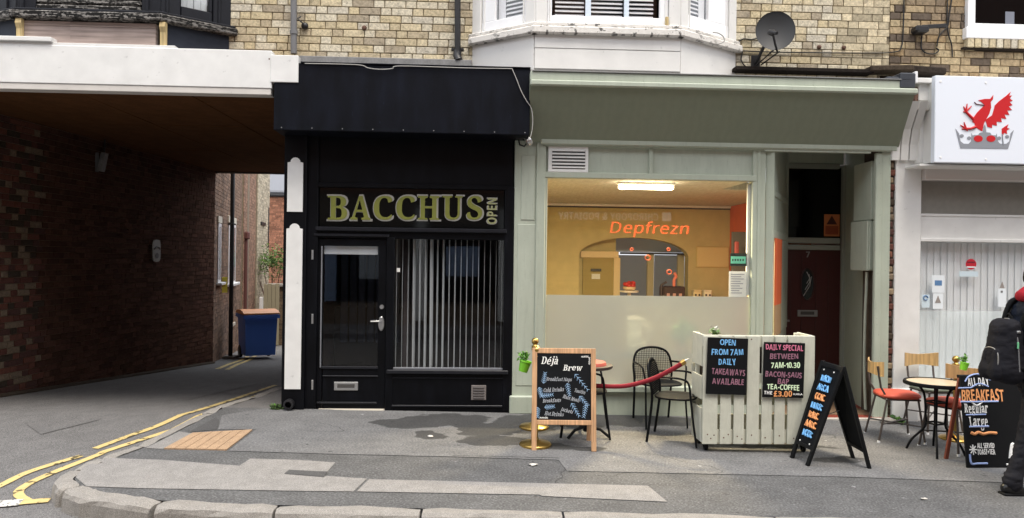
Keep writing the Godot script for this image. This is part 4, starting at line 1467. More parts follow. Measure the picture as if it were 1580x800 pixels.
	mb(sh, "fascia", M.navy_fascia, Vector3(fx0.x, fb, -0.16), Vector3(fx1.x, ft, 0.35), 0.008)
	mb(sh, "fascia_cap", M.navy_fascia, Vector3(fx0.x + 0.27, ft, -0.16), Vector3(fx1.x, ft + 0.012, 0.365), 0.004)
	for i in 9:
		var c := U(434 + i * 47, 197 + i * 1.0, 0.352)
		pw(sh, "screw", lathe([Vector2(0.0005, 0.002), Vector2(0.006, 0.001), Vector2(0.007, 0)], 8), M.pipe_grey, c, Basis(Vector3.RIGHT, PI / 2))
	# trailing cables on the fascia
	var cab := thing("cable", "thin white cable drooping down beside the black fascia", "cable", U(800, 150, 0.36))
	var pts := []
	for q in [[790, 106], [797, 122], [804, 140], [812, 155], [820, 168], [822, 190], [819, 210], [813, 217]]:
		pts.append(U(q[0], q[1], 0.366))
	pw(cab, "sheath", tube(smooth_path(pts), 0.0045, 6), M.cable_white)
	var cab2 := thing("cable", "grey cable sagging along the top edge of black fascia", "cable", U(600, 100, 0.36))
	pts = []
	for q in [[470, 98], [550, 100], [568, 105], [585, 107], [605, 106], [618, 102], [720, 105], [790, 106]]:
		pts.append(U(q[0], q[1], 0.372))
	pw(cab2, "sheath", tube(smooth_path(pts), 0.0045, 6), M.cable_white)

# ================================================================ cafe
func build_cafe():
	var sh := thing("green_cafe_front", "pale sage green cafe shopfront with slanted dark green canopy", "shopfront", Vector3(2.6, 0, 0))
	var P: Material = M.green_paint
	# pilaster
	pb(sh, "pilaster", P, 792, 212, 839, 637, 0.0, 0.35, 0.006)
	pb(sh, "pilaster_edge", P, 826, 212, 840, 614, 0.03, 0.06, 0.006)
	pb(sh, "pilaster_panel", M.green_panel, 804, 240, 826, 340, 0.008, 0.02, 0.006)
	pb(sh, "pilaster_panel", M.green_panel, 797, 346, 826, 596, 0.006, 0.02, 0.006)
	pb(sh, "plinth", P, 786, 612, 842, 640, 0.045, 0.1, 0.012)
	# head panels
	pb(sh, "head_back", M.green_panel, 840, 228, 1168, 272, -0.02, 0.1, 0.004)
	pb(sh, "head_rail", P, 838, 221, 1182, 229, 0.03, 0.1, 0.006)
	pb(sh, "head_divider", P, 1002, 229, 1008, 271, 0.012, 0.04, 0.005)
	pb(sh, "transom", P, 838, 268, 1168, 277, 0.02, 0.1, 0.006)
	pb(sh, "frame_post", P, 1160, 226, 1180, 640, 0.012, 0.12, 0.006)
	pb(sh, "corner_bead", P, 1168, 230, 1172, 605, 0.024, 0.02, 0.006)
	var vent := pb(sh, "air_vent", M.white_gloss, 846, 226, 908, 266, 0.02, 0.03, 0.005)
	pb(vent, "recess", flat("vent_gap_shade", 58, 58, 58), 852, 231, 903, 261, 0.022, 0.02, 0.0)  # dark sheet painted for the shade between the slats
	for i in 6:
		var s := pb(vent, "slat", M.white_gloss, 852, 231 + i * 5.2, 903, 233.6 + i * 5.2, 0.03, 0.02, 0.003)
	# window
	pb(sh, "window_post", P, 838, 275, 843, 600, 0.01, 0.1, 0.005)
	pb(sh, "window_post", flat("blind_guide", 200, 204, 200), 1153, 284, 1158, 456, -0.04, 0.03, 0.003)
	pb(sh, "window_sill", P, 836, 597, 1170, 607, 0.06, 0.16, 0.01)
	pb(sh, "stall_riser", P, 839, 607, 1172, 645, 0.0, 0.25, 0.004)
	pb(sh, "window_pane", M.pane, 842, 276, 1162, 457, -0.03, 0.006, 0.0)
	pb(sh, "frosted_pane", M.frost, 842, 457, 1162, 598, -0.03, 0.006, 0.0)
	# canopy: slanted face below a cornice
	var tl := U(818, 130, 0.45)
	var tr := U(1412, 147, 0.45)
	var yt := (tl.y + tr.y) * 0.5
	var bl := U(836, 219, 0.05)
	var br := U(1386, 232, 0.05)
	var yb := (bl.y + br.y) * 0.5
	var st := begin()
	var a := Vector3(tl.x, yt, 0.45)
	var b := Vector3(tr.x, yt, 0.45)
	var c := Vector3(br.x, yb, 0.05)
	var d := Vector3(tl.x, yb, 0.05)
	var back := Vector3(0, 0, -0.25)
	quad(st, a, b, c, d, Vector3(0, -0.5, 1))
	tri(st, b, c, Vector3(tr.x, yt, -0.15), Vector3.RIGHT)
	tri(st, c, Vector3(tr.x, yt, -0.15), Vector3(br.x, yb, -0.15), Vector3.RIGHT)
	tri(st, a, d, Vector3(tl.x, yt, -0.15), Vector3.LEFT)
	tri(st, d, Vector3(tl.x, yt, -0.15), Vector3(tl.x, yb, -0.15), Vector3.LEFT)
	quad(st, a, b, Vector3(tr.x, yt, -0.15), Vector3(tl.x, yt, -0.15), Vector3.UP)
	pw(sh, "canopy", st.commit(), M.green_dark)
	mb(sh, "cornice", P, Vector3(tl.x, yt - 0.005, -0.15), Vector3(tr.x + 0.02, yt + 0.055, 0.49), 0.012)
	mb(sh, "cornice_top", P, Vector3(tl.x, yt + 0.055, -0.15), Vector3(tr.x - 0.05, yt + 0.145, 0.455), 0.008)
	mb(sh, "cornice_cap", M.lead, Vector3(tl.x + 0.02, yt + 0.145, -0.15), Vector3(tr.x - 0.06, yt + 0.157, 0.47), 0.003)
	pb(sh, "canopy_moulding", P, 834, 218, 1386, 228, 0.075, 0.1, 0.012)
	pb(sh, "canopy_strip", M.green_panel, 1180, 230, 1345, 235, 0.05, 0.06, 0.003)
	# --- entrance recess
	var zd := -1.25
	var gp: Material = M.green_paint
	var xl := U(1178, 400, 0.0).x
	var xr := U(1358, 400, 0.0).x
	var fl := thing("entrance_step", "red quarry tiled floor of the recessed cafe entrance", "step", Vector3(4.0, -0.07, -0.4))
	for i in 11:
		for j in 8:
			mb(fl, "tile", M[["red_tile0", "red_tile1"][(i * 3 + j) % 2]], Vector3(xl - 0.05 + i * 0.16, -0.12, zd + j * 0.16 + 0.0), Vector3(xl + 0.104 + i * 0.16, -0.045, zd + j * 0.16 + 0.154), 0.004)
	mb(fl, "nosing", flat("step_edge", 186, 180, 170), Vector3(xl - 0.05, -0.14, 0.012), Vector3(xr + 0.05, -0.05, 0.05), 0.008)
	mb(fl, "bed", M.mortar_dark, Vector3(xl - 0.1, -0.2, zd - 0.05), Vector3(xr + 0.6, -0.1, 0.0), 0.0)
	# recess shell
	var xd1_x := U(1303, 400, zd).x
	mb(sh, "recess_ceiling", M.green_paint, Vector3(xl - 0.05, 3.42, zd - 0.1), Vector3(xd1_x + 0.3, 3.47, -0.0), 0.0)
	mb(sh, "canopy_back", M.green_paint, Vector3(xl - 0.05, 2.985, -0.03), Vector3(xd1_x + 0.3, 3.42, -0.005), 0.0)
	var xd0 := U(1207, 400, zd).x
	var xd1 := U(1303, 400, zd).x
	face(sh, "recess_wall", gp, Vector2(xd1, zd), Vector2(xr, 0.01), 0.0, Vector2(xd1, zd).distance_to(Vector2(xr, 0.01)), -0.12, 3.42, -0.1, 0.0)
	pb(sh, "recess_edge", gp, 1350, 236, 1360, 650, 0.02, 0.05, 0.008)
	# side glazing between cafe and entrance
	var A := Vector2(xl + 0.02, -0.01)
	var B2 := Vector2(xd0 - 0.02, zd)
	var L := A.distance_to(B2)
	var dirv := (A - B2).normalized()
	# face normal must look towards the entrance (to the right)
	face(sh, "side_panel", gp, B2, A, 0.0, L, -0.08, 0.85, -0.08, 0.0)
	face(sh, "side_panel_moulding", M.green_panel, B2, A, 0.12, L - 0.12, 0.1, 0.7, 0.0, 0.008)
	face(sh, "side_glass", M.pane, B2, A, L * 0.62, L - 0.05, 0.85, 1.95, -0.05, -0.044, 0.0)
	face(sh, "side_board", M.orange_board, B2, A, L * 0.62, L - 0.05, 1.2, 1.95, -0.12, -0.1, 0.0)
	face(sh, "side_board", M.tan_board, B2, A, L * 0.62, L - 0.05, 0.85, 1.2, -0.12, -0.1, 0.0)
	face(sh, "side_post", gp, B2, A, 0.07, L * 0.62, 0.85, 1.95, -0.09, -0.02)
	face(sh, "side_post", gp, B2, A, 0.0, 0.07, 0.85, 3.42, -0.09, 0.0)
	face(sh, "side_post", gp, B2, A, L - 0.07, L, 0.85, 3.42, -0.09, 0.0)
	face(sh, "side_rail", gp, B2, A, 0.07, L - 0.07, 1.95, 2.05, -0.09, 0.02, 0.012)
	face(sh, "side_rail", gp, B2, A, 0.07, L - 0.07, 2.42, 2.5, -0.09, 0.02, 0.012)
	face(sh, "side_head", M.green_paint, B2, A, 0.07, L - 0.07, 2.05, 2.42, -0.08, -0.02, 0.004)
	face(sh, "side_head", M.green_paint, B2, A, 0.07, L - 0.07, 2.5, 3.42, -0.08, -0.02, 0.004)
	# front door of the flat
	mb(sh, "door_frame", flat("frame_grey_green", 138, 142, 132), Vector3(xd0, -0.06, zd - 0.06), Vector3(xd0 + 0.05, 2.95, zd + 0.04), 0.005)
	mb(sh, "door_frame", flat("frame_grey_green", 138, 142, 132), Vector3(xd1 - 0.05, -0.06, zd - 0.06), Vector3(xd1, 2.95, zd + 0.04), 0.005)
	pb(sh, "door_transom", flat("frame_grey_green", 138, 142, 132), 1212, 367, 1297, 376, zd + 0.05, 0.1, 0.008)
	pb(sh, "door_transom", flat("frame_grey_green", 138, 142, 132), 1212, 378, 1297, 386, zd + 0.045, 0.1, 0.008)
	pb(sh, "door_transom", flat("frame_grey_green", 138, 142, 132), 1212, 252, 1297, 260, zd + 0.045, 0.1, 0.008)
	pb(sh, "over_panel", M.green_paint, 1207, 170, 1303, 253, zd + 0.03, 0.1, 0.0)
	pb(sh, "fanlight", M.black_glass, 1211, 259, 1298, 368, zd - 0.01, 0.02, 0.0)
	var warn := pb(sh, "warning_label", flat("warn_orange", 196, 120, 70), 1272, 331, 1296, 365, zd + 0.001, 0.004, 0.0)
	var wc := U(1284, 340, zd + 0.004)
	pw(warn, "triangle", ext(PackedVector2Array([Vector2(-0.07, -0.055), Vector2(0.07, -0.055), Vector2(0, 0.06)]), 0.002), flat("warn_dark", 70, 34, 30), wc)
	pb(warn, "text_band", flat("warn_band", 150, 74, 44), 1274, 349, 1294, 362, zd + 0.003, 0.002, 0.0)
	var door := pb(sh, "door", flat("maroon_door", 62, 22, 22, 0.4), 1211, 386, 1298, 606, zd - 0.0, 0.05, 0.004)
	text(door, "number", "7", sans, U(1247, 393, zd + 0.006), 0.05, 0.075, 0.005, M.steel_dull)
	var ov := U(1246, 439, zd + 0.004)
	var op := PackedVector2Array()
	for i in 20:
		op.append(Vector2(0.085 * cos(TAU * i / 20.0), 0.2 * sin(TAU * i / 20.0)))
	var lf := pw(door, "leaded_light", ext(op, 0.006), flat("leaded", 40, 44, 46, 0.1), ov)
	for k in 3:
		pw(lf, "lead_line", tube([ov + Vector3(-0.05 + 0.02 * k, -0.15 + 0.08 * k, 0.004), ov + Vector3(0.03, -0.02 + 0.05 * k, 0.006), ov + Vector3(0.05 - 0.03 * k, 0.1 + 0.03 * k, 0.004)], 0.005, 5), M.silver)
	var rim := []
	for i in 20:
		rim.append(ov + Vector3(0.09 * cos(TAU * i / 20.0), 0.205 * sin(TAU * i / 20.0), 0.003))
	pw(door, "light_rim", tube(rim, 0.01, 6, -1.0, true), flat("maroon_dark", 52, 22, 22, 0.4))
	var lp := pb(door, "letterbox", M.steel_dull, 1231, 479, 1262, 489, zd + 0.012, 0.012, 0.003)
	pb(lp, "flap", flat("slot", 70, 68, 66), 1236, 481, 1257, 486, zd + 0.016, 0.01, 0.002)
	pb(door, "handle", M.steel_dull, 1212, 494, 1219, 497, zd + 0.04, 0.03, 0.004)
	for q in [1219, 1236, 1258, 1277]:
		pb(door, "groove_bead", flat("maroon_dark", 52, 22, 22, 0.4), q, 395, q + 1.4, 600, zd + 0.004, 0.006, 0.002)
	# meter boxes and conduit on the recess wall
	var mx := xd1 - 0.001
	var boxes := thing("meter_box", "pair of green painted meter boxes on the entrance side wall", "meter box", Vector3(xd1, 2.0, -0.35))
	var y0 := U(1333, 418, -0.2).y
	var y1 := U(1333, 341, -0.2).y
	var y2 := U(1333, 250, -0.2).y
	var gx := U(1316, 380, -0.45).x
	mb(boxes, "box", gp, Vector3(gx, y0, -0.5), Vector3(xr + 0.0, y1, -0.12), 0.006)
	mb(boxes, "box", gp, Vector3(gx + 0.03, y1 + 0.008, -0.5), Vector3(xr + 0.0, y2, -0.1), 0.006)
	mb(boxes, "lid", gp, Vector3(gx + 0.025, y0 + 0.01, -0.13), Vector3(xr - 0.01, y1 - 0.01, -0.105), 0.004)
	mb(boxes, "lid", gp, Vector3(gx + 0.05, y1 + 0.02, -0.11), Vector3(xr - 0.01, y2 - 0.01, -0.085), 0.004)
	var cd := thing("conduit", "green painted conduit running down from the meter boxes", "pipe", U(1337, 500, -0.25))
	var pts := []
	for q in [[1338, 420], [1337, 450], [1335, 500], [1334, 570], [1336, 632]]:
		pts.append(U(q[0], q[1], -0.22))
	pw(cd, "pipe", tube(smooth_path(pts), 0.017, 8), gp)
	# brick pier between cafe and white shop
	var px0 := U(1360, 440, 0.0).x
	var px1 := U(1382, 440, 0.0).x
	var pier := thing("brick_pier", "narrow weathered red brick pier between cafe and white shop", "pier", Vector3(px0, -0.1, 0.0))
	mb(pier, "mortar", M.mortar_dark, Vector3(px0, -0.15, -0.4), Vector3(px1 + 0.05, 3.0, -0.012), 0.0)
	var keys := ["red0", "red1", "red2", "red3", "brown2", "soot2", "brown1"]
	for j in 36:
		var w := 0.125 if j % 2 == 0 else 0.145
		pl(pier, "brick", bbox(Vector3(w, 0.072, 0.05), 0.012), M[keys[rng.randi() % 7]], Vector3(0.005 + w * 0.5 + rng.randf_range(-0.006, 0.006), 0.04 + j * 0.084, -0.02 + rng.randf_range(-0.008, 0.006)))
	# little floodlight at the corner
	var fl2 := thing("floodlight", "small silver floodlight under the corner of black fascia", "lamp", U(809, 217, 0.12))
	pl(fl2, "head", lathe([Vector2(0.001, 0.05), Vector2(0.045, 0.045), Vector2(0.06, 0.01), Vector2(0.055, -0.01), Vector2(0.001, -0.012)], 18), M.silver, Vector3(0.03, -0.02, 0.05), Basis(Vector3.BACK, -1.0))
	pl(fl2, "bracket", tube([Vector3(-0.06, 0.02, -0.05), Vector3(-0.05, -0.05, 0.02), Vector3(0.0, -0.07, 0.04), Vector3(0.02, -0.04, 0.05)], 0.009, 6), M.pipe_black)
	pl(fl2, "cap", bbox(Vector3(0.08, 0.05, 0.08), 0.01), M.pipe_black, Vector3(-0.05, 0.035, 0.0))

# ================================================================ cafe inside
func build_cafe_inside():
	var ochre := mk("ochre_wall", Color8(202, 187, 134), 0.85, {"tex": "fine", "scale": 1.2})
	var ceil_m := mk("cafe_ceiling", Color8(206, 206, 200), 0.9, {"tex": "streak", "scale": 1.2})
	var orange := mk("orange_wall", Color8(226, 104, 52), 0.8, {"tex": "fine", "scale": 1.0})
	var zb := -4.2
	var xl := 0.56
	var xr := U(1172, 400, -0.05).x
	var xo := U(1126, 390, -4.2).x
	var yc := 2.62
	var room := thing("cafe_room", "ochre cafe room with arched opening seen through the window", "room", Vector3(2.0, 0, -2.5))
	mb(room, "floor", flat("cafe_floor", 120, 96, 74), Vector3(xl, -0.12, zb - 2.6), Vector3(xo + 0.3, -0.04, -0.1), 0.0)
	mb(room, "ceiling", ceil_m, Vector3(xl, yc, zb), Vector3(xr - 0.02, yc + 0.1, -0.08), 0.0)
	mb(room, "ceiling", ceil_m, Vector3(xr - 0.02, yc, zb), Vector3(xo + 0.1, yc + 0.1, -1.33), 0.0)
	mb(room, "side_wall", ochre, Vector3(xl - 0.08, -0.1, zb), Vector3(xl, yc, -0.3), 0.0)
	# right wall beyond the side glazing is orange
	mb(room, "orange_wall", orange, Vector3(xo, -0.1, zb), Vector3(xo + 0.1, yc, -1.33), 0.0)
	mb(room, "orange_return", orange, Vector3(U(1207, 400, -1.25).x, -0.1, -1.4), Vector3(xo, yc, -1.32), 0.0)
	# back wall with an arched opening
	var ax0 := U(893, 430, zb).x
	var ax1 := U(1062, 430, zb).x
	var spring := U(978, 396, zb).y
	var apex := U(985, 367, zb).y
	var poly := PackedVector2Array([Vector2(xl, -0.1), Vector2(ax0, -0.1), Vector2(ax0, spring)])
	for i in range(1, 16):
		var t := PI - PI * i / 16.0
		poly.append(Vector2((ax0 + ax1) * 0.5 + cos(t) * (ax1 - ax0) * 0.5, spring + sin(t) * (apex - spring)))
	poly.append_array(PackedVector2Array([Vector2(ax1, spring), Vector2(ax1, -0.1), Vector2(xo, -0.1), Vector2(xo, yc), Vector2(xl, yc)]))
	pw(room, "back_wall", ext(poly, 0.22), ochre, Vector3(0, 0, zb))
	mb(room, "cornice", M.white_gloss, Vector3(xl, yc - 0.035, zb + 0.001), Vector3(xo, yc, zb + 0.05), 0.006)
	mb(room, "picture_rail", flat("dark_rail", 74, 70, 72), Vector3(xl, yc - 0.06, zb + 0.001), Vector3(xo, yc - 0.036, zb + 0.02), 0.003)
	# room beyond the arch
	mb(room, "inner_ceiling", flat("grey_blue_wall", 206, 212, 228), Vector3(ax0 - 0.6, 2.7, zb - 1.4), Vector3(ax1 + 1.5, 2.78, zb - 0.24), 0.0)
	mb(room, "inner_side_wall", ochre, Vector3(ax1 + 1.5, -0.1, zb - 1.4), Vector3(ax1 + 1.6, 2.7, zb - 0.24), 0.0)
	mb(room, "inner_partition", ochre, Vector3(xl, -0.1, zb - 0.5), Vector3(U(957, 420, zb).x, 2.75, zb - 0.42), 0.0)
	# door in the partition
	var dr := thing("inner_door", "ochre interior door in a cream frame beyond the arch", "door", Vector3(U(926, 440, zb).x, 0, zb - 0.4))
	var zi := zb - 0.4
	pb(dr, "leaf", mk("ochre_door", Color8(168, 150, 88), 0.7), 898, 398, 946, 620, zi + 0.01, 0.03, 0.003)
	pb(dr, "frame_head", flat("cream_frame", 236, 214, 166), 896, 388, 955, 398, zi + 0.04, 0.06, 0.006)
	pb(dr, "frame_post", flat("cream_frame", 236, 214, 166), 946, 398, 956, 620, zi + 0.04, 0.06, 0.006)
	pb(dr, "notice", flat("paper_white", 226, 228, 220), 913, 423, 926, 431, zi + 0.02, 0.004, 0.0)
	pb(dr, "closer", M.pipe_black, 912, 415, 928, 419, zi + 0.05, 0.03, 0.003)
	# cupboard, window frame and counter things beyond the arch
	var scr := thing("glazed_screen", "cream framed glazed screen inside the arched opening", "screen", Vector3(U(1010, 420, zb - 1.4).x, 0, zb - 1.4))
	pb(scr, "post", flat("cream_frame", 236, 214, 166), 999, 392, 1009, 470, zb - 1.3, 0.08, 0.005)
	pb(scr, "post", flat("cream_frame", 236, 214, 166), 1046, 392, 1056, 470, zb - 1.3, 0.08, 0.005)
	pb(scr, "rail", flat("dark_rail", 74, 70, 72), 958, 390, 1058, 393, zb - 1.25, 0.08, 0.003)
	mk("frost_blue", Color8(150, 156, 172), 0.5, {"alpha": 0.86})
	pb(scr, "frosted_pane", M.frost_blue, 950, 394, 999, 520, zb - 1.38, 0.01, 0.0)
	pb(scr, "frosted_pane", M.frost_blue, 1009, 394, 1046, 520, zb - 1.38, 0.01, 0.0)
	pb(scr, "frosted_pane", M.frost_blue, 1056, 394, 1180, 520, zb - 1.38, 0.01, 0.0)
	pb(scr, "head_panel", flat("grey_blue_wall", 206, 212, 228), 880, 330, 1180, 390, zb - 1.36, 0.05, 0.0)
	pb(scr, "base_panel", flat("grey_blue_wall", 206, 212, 228), 880, 520, 1180, 620, zb - 1.36, 0.05, 0.0)
	var counter := thing("serving_counter", "long low counter under the arch in the cafe", "counter", Vector3(U(1000, 470, zb + 0.4).x, 0, zb + 0.4))
	pb(counter, "top", flat("counter_top", 90, 74, 62), 950, 461, 1170, 468, zb + 0.5, 0.5, 0.006)
	mb(counter, "base", ochre, Vector3(U(955, 500, zb + 0.4).x, -0.04, zb + 0.05), Vector3(U(1165, 500, zb + 0.4).x, 1.05, zb + 0.45), 0.004)
	var zc := zb + 0.3
	var ctop := U(1000, 461, zc + 0.2).y
	var mach := thing("coffee_machine", "dark coffee machine standing on the cafe counter", "coffee machine", Vector3(U(1037, 455, zc).x, ctop, zc))
	pl(mach, "body", bbox(Vector3(0.36, 0.2, 0.3), 0.02), flat("machine_dark", 58, 44, 44, 0.35), Vector3(0, 0.1, 0))
	for i in 3:
		pl(mach, "button_panel", bbox(Vector3(0.05, 0.07, 0.01), 0.004), flat("machine_panel", 190, 150, 140), Vector3(-0.1 + i * 0.1, 0.05, 0.153))
	pl(mach, "spout", tube([Vector3(-0.2, 0.0, 0.1), Vector3(-0.2, 0.22, 0.1), Vector3(-0.12, 0.27, 0.1)], 0.02, 8), flat("machine_dark", 58, 44, 44, 0.35))
	pl(mach, "flamingo_toy", tube(smooth_path([Vector3(0.02, 0.2, 0.05), Vector3(0.02, 0.3, 0.05), Vector3(0.05, 0.36, 0.05), Vector3(0.02, 0.42, 0.05)]), 0.025, 8), flat("salmon", 230, 130, 110))
	var cake := thing("cake_stand", "white cake stand of red fruit on the cafe counter", "cake stand", Vector3(U(971, 455, zc).x, ctop, zc))
	pl(cake, "plate", lathe([Vector2(0.001, 0.1), Vector2(0.15, 0.1), Vector2(0.16, 0.115), Vector2(0.15, 0.09), Vector2(0.03, 0.08), Vector2(0.03, 0.02), Vector2(0.08, 0.0)], 24), flat("china", 240, 234, 222, 0.3))
	pl(cake, "bowl", lathe([Vector2(0.04, 0.11), Vector2(0.1, 0.14), Vector2(0.11, 0.18), Vector2(0.001, 0.18)], 20), flat("bowl_cream", 220, 196, 160, 0.4))
	for i in 9:
		pl(cake, "fruit", blob(Vector3(0.035, 0.035, 0.035), 10, 6), flat("fruit_red", 190, 44, 36, 0.4), Vector3(0.07 * cos(i * 2.4), 0.2 + 0.02 * (i % 3), 0.06 * sin(i * 2.4)))
	for i in 2:
		var c := thing("storage_tin", ["small cream tin on the cafe counter", "small white tin with dark spots on the cafe counter"][i], "tin", Vector3(U(1075 + i * 16, 455, zc).x, ctop, zc))
		pl(c, "tin", bbox(Vector3(0.13, 0.12, 0.12), 0.012), flat(["tin_cream", "tin_white"][i], 222 + 10 * i, 204 + 20 * i, 160 + 40 * i, 0.4), Vector3(0, 0.06, 0))
		pl(c, "lid", bbox(Vector3(0.136, 0.02, 0.126), 0.006), flat(["tin_cream", "tin_white"][i], 222, 204, 160, 0.4), Vector3(0, 0.13, 0))
		for k in 2:
			pl(c, "spot", bbox(Vector3(0.03, 0.03, 0.004), 0.0), M.pipe_black, Vector3(-0.03 + 0.06 * k, 0.06, 0.061))
	var pic := thing("wall_picture", "pale blank framed picture on the ochre cafe wall", "picture", U(1101, 397, zb + 0.02))
	pb(pic, "canvas", mk("pale_canvas", Color8(212, 192, 138), 0.8), 1076, 382, 1124, 412, zb + 0.03, 0.03, 0.004)
	pb(pic, "frame", flat("canvas_edge", 196, 172, 112), 1074.5, 380.5, 1125.5, 413.5, zb + 0.02, 0.02, 0.004)
	# papers stuck inside the glass
	var paper := thing("window_notice", "white printed paper notice taped inside the cafe window", "notice", U(1139, 440, -0.05))
	pb(paper, "sheet", flat("paper_white", 226, 228, 220), 1125, 419, 1153, 459, -0.045, 0.002, 0.0)
	for i in 9:
		pb(paper, "text_line", flat("print_grey", 150, 152, 158), 1128, 423 + i * 3.6, 1149 - (i * 5) % 9, 424.2 + i * 3.6, -0.0438, 0.001, 0.0)
	var rating := thing("hygiene_rating", "green and black food hygiene sticker in the cafe window", "sticker", U(1140, 400, -0.04))
	pb(rating, "card", flat("rating_dark", 24, 40, 34), 1127, 391, 1153, 411, -0.044, 0.002, 0.0)
	pb(rating, "band", flat("rating_green", 120, 214, 178), 1128, 396, 1151, 407, -0.0415, 0.002, 0.0)
	for i in 5:
		pb(rating, "score", flat("rating_dark", 24, 40, 34), 1130 + i * 4, 400, 1132 + i * 4, 403, -0.039, 0.002, 0.0)
	# orange lettering on the glass
	var neon := thing("window_lettering", "hand drawn orange lettering across the cafe window", "lettering", U(1003, 353, -0.02))
	mk("orange_letter", Color8(240, 116, 60), 0.6, {"alpha": 0.4})
	var slant := Basis(Vector3(1, 0, 0), Vector3(0.18, 1, 0), Vector3(0, 0, 1))
	text(neon, "word", "Depfrezn", thin, U(1003, 354, -0.018), 0.88, 0.175, 0.003, M.orange_letter, slant)
	for q in [[975, 385, 5], [1000, 398, 9], [1032, 385, 5], [1033, 420, 8]]:
		var rg := []
		for i in 10:
			rg.append(U(q[0], q[1], -0.02) + Vector3(0.0035 * q[2] * cos(i * TAU / 10.0), 0.003 * q[2] * sin(i * TAU / 10.0), 0))
		pw(neon, "flower", tube(rg, 0.006, 5, -1.0, true), M.orange_letter)
	# table pressed up to the frosted glass, with a jug, a chair back and a plant
	var wt := thing("window_table", "window table showing dimly through the frosted cafe glass", "table", Vector3(1.9, -0.05, -0.4))
	pb(wt, "top", flat("table_dark", 52, 40, 38, 0.5), 880, 548, 1120, 553, -0.2, 0.4, 0.01)
	pb(wt, "leg", flat("table_dark", 52, 40, 38, 0.5), 905, 553, 910, 640, -0.35, 0.04, 0.004)
	pb(wt, "leg", flat("table_dark", 52, 40, 38, 0.5), 1085, 553, 1090, 640, -0.35, 0.04, 0.004)
	var jug := thing("milk_jug", "white jug showing blurred through the frosted glass", "jug", U(978, 548, -0.3))
	pl(jug, "jug", lathe([Vector2(0.001, 0), Vector2(0.07, 0), Vector2(0.1, 0.12), Vector2(0.08, 0.26), Vector2(0.06, 0.34), Vector2(0.09, 0.42), Vector2(0.06, 0.42), Vector2(0.001, 0.3)], 20), flat("china", 240, 234, 222, 0.3))
	pl(jug, "handle", tube(smooth_path([Vector3(0.08, 0.36, 0), Vector3(0.17, 0.3, 0), Vector3(0.15, 0.16, 0), Vector3(0.1, 0.12, 0)]), 0.014, 8), flat("china", 240, 234, 222, 0.3))
	var fern := thing("potted_fern", "green potted plant blurred behind the frosted cafe glass", "plant", U(1052, 548, -0.25))
	pl(fern, "pot", lathe([Vector2(0.001, 0), Vector2(0.06, 0), Vector2(0.08, 0.12), Vector2(0.001, 0.12)], 16), flat("terracotta", 170, 96, 66))
	leafy(fern, Vector3(0, 0.26, 0.02), Vector3(0.16, 0.16, 0.12), 260, 0.09, [Color(0.1, 0.28, 0.06), Color(0.16, 0.36, 0.09)], 77)
	# lamp
	var lampc := U(997, 285, -0.66)
	lampc.y = yc - 0.04
	var lamp := thing("ceiling_lamp", "lit fluorescent batten lamp on the cafe ceiling", "lamp", lampc)
	pl(lamp, "batten", bbox(Vector3(0.68, 0.03, 0.09), 0.006), M.white_gloss, Vector3(0, 0.024, 0))
	pl(lamp, "tube_lamp", bbox(Vector3(0.66, 0.05, 0.07), 0.02), mk("lamp_glow", Color8(255, 240, 200), 0.5, {"glow": Color8(255, 236, 190), "energy": 13.0}), Vector3(0, -0.016, 0))
	var al := AreaLight3D.new()
	al.name = "cafe_lamp"
	al.area_size = Vector2(0.64, 0.07)
	al.light_energy = 7.2
	al.light_color = Color8(255, 234, 190)
	al.shadow_enabled = true
	al.transform = Transform3D(Basis(Vector3.RIGHT, -PI / 2), lampc + Vector3(0, -0.05, 0))
	add_child(al)
	var shelf := thing("cafe_shelf", "dark shelf with a red bottle by the orange cafe wall", "shelf", U(1136, 440, -1.6))
	pb(shelf, "upright", flat("shelf_dark", 60, 52, 46), 1130, 358, 1152, 460, -1.75, 0.05, 0.003)
	pb(shelf, "bottle", flat("bottle_red", 120, 40, 34), 1135, 373, 1141, 392, -1.6, 0.05, 0.01)

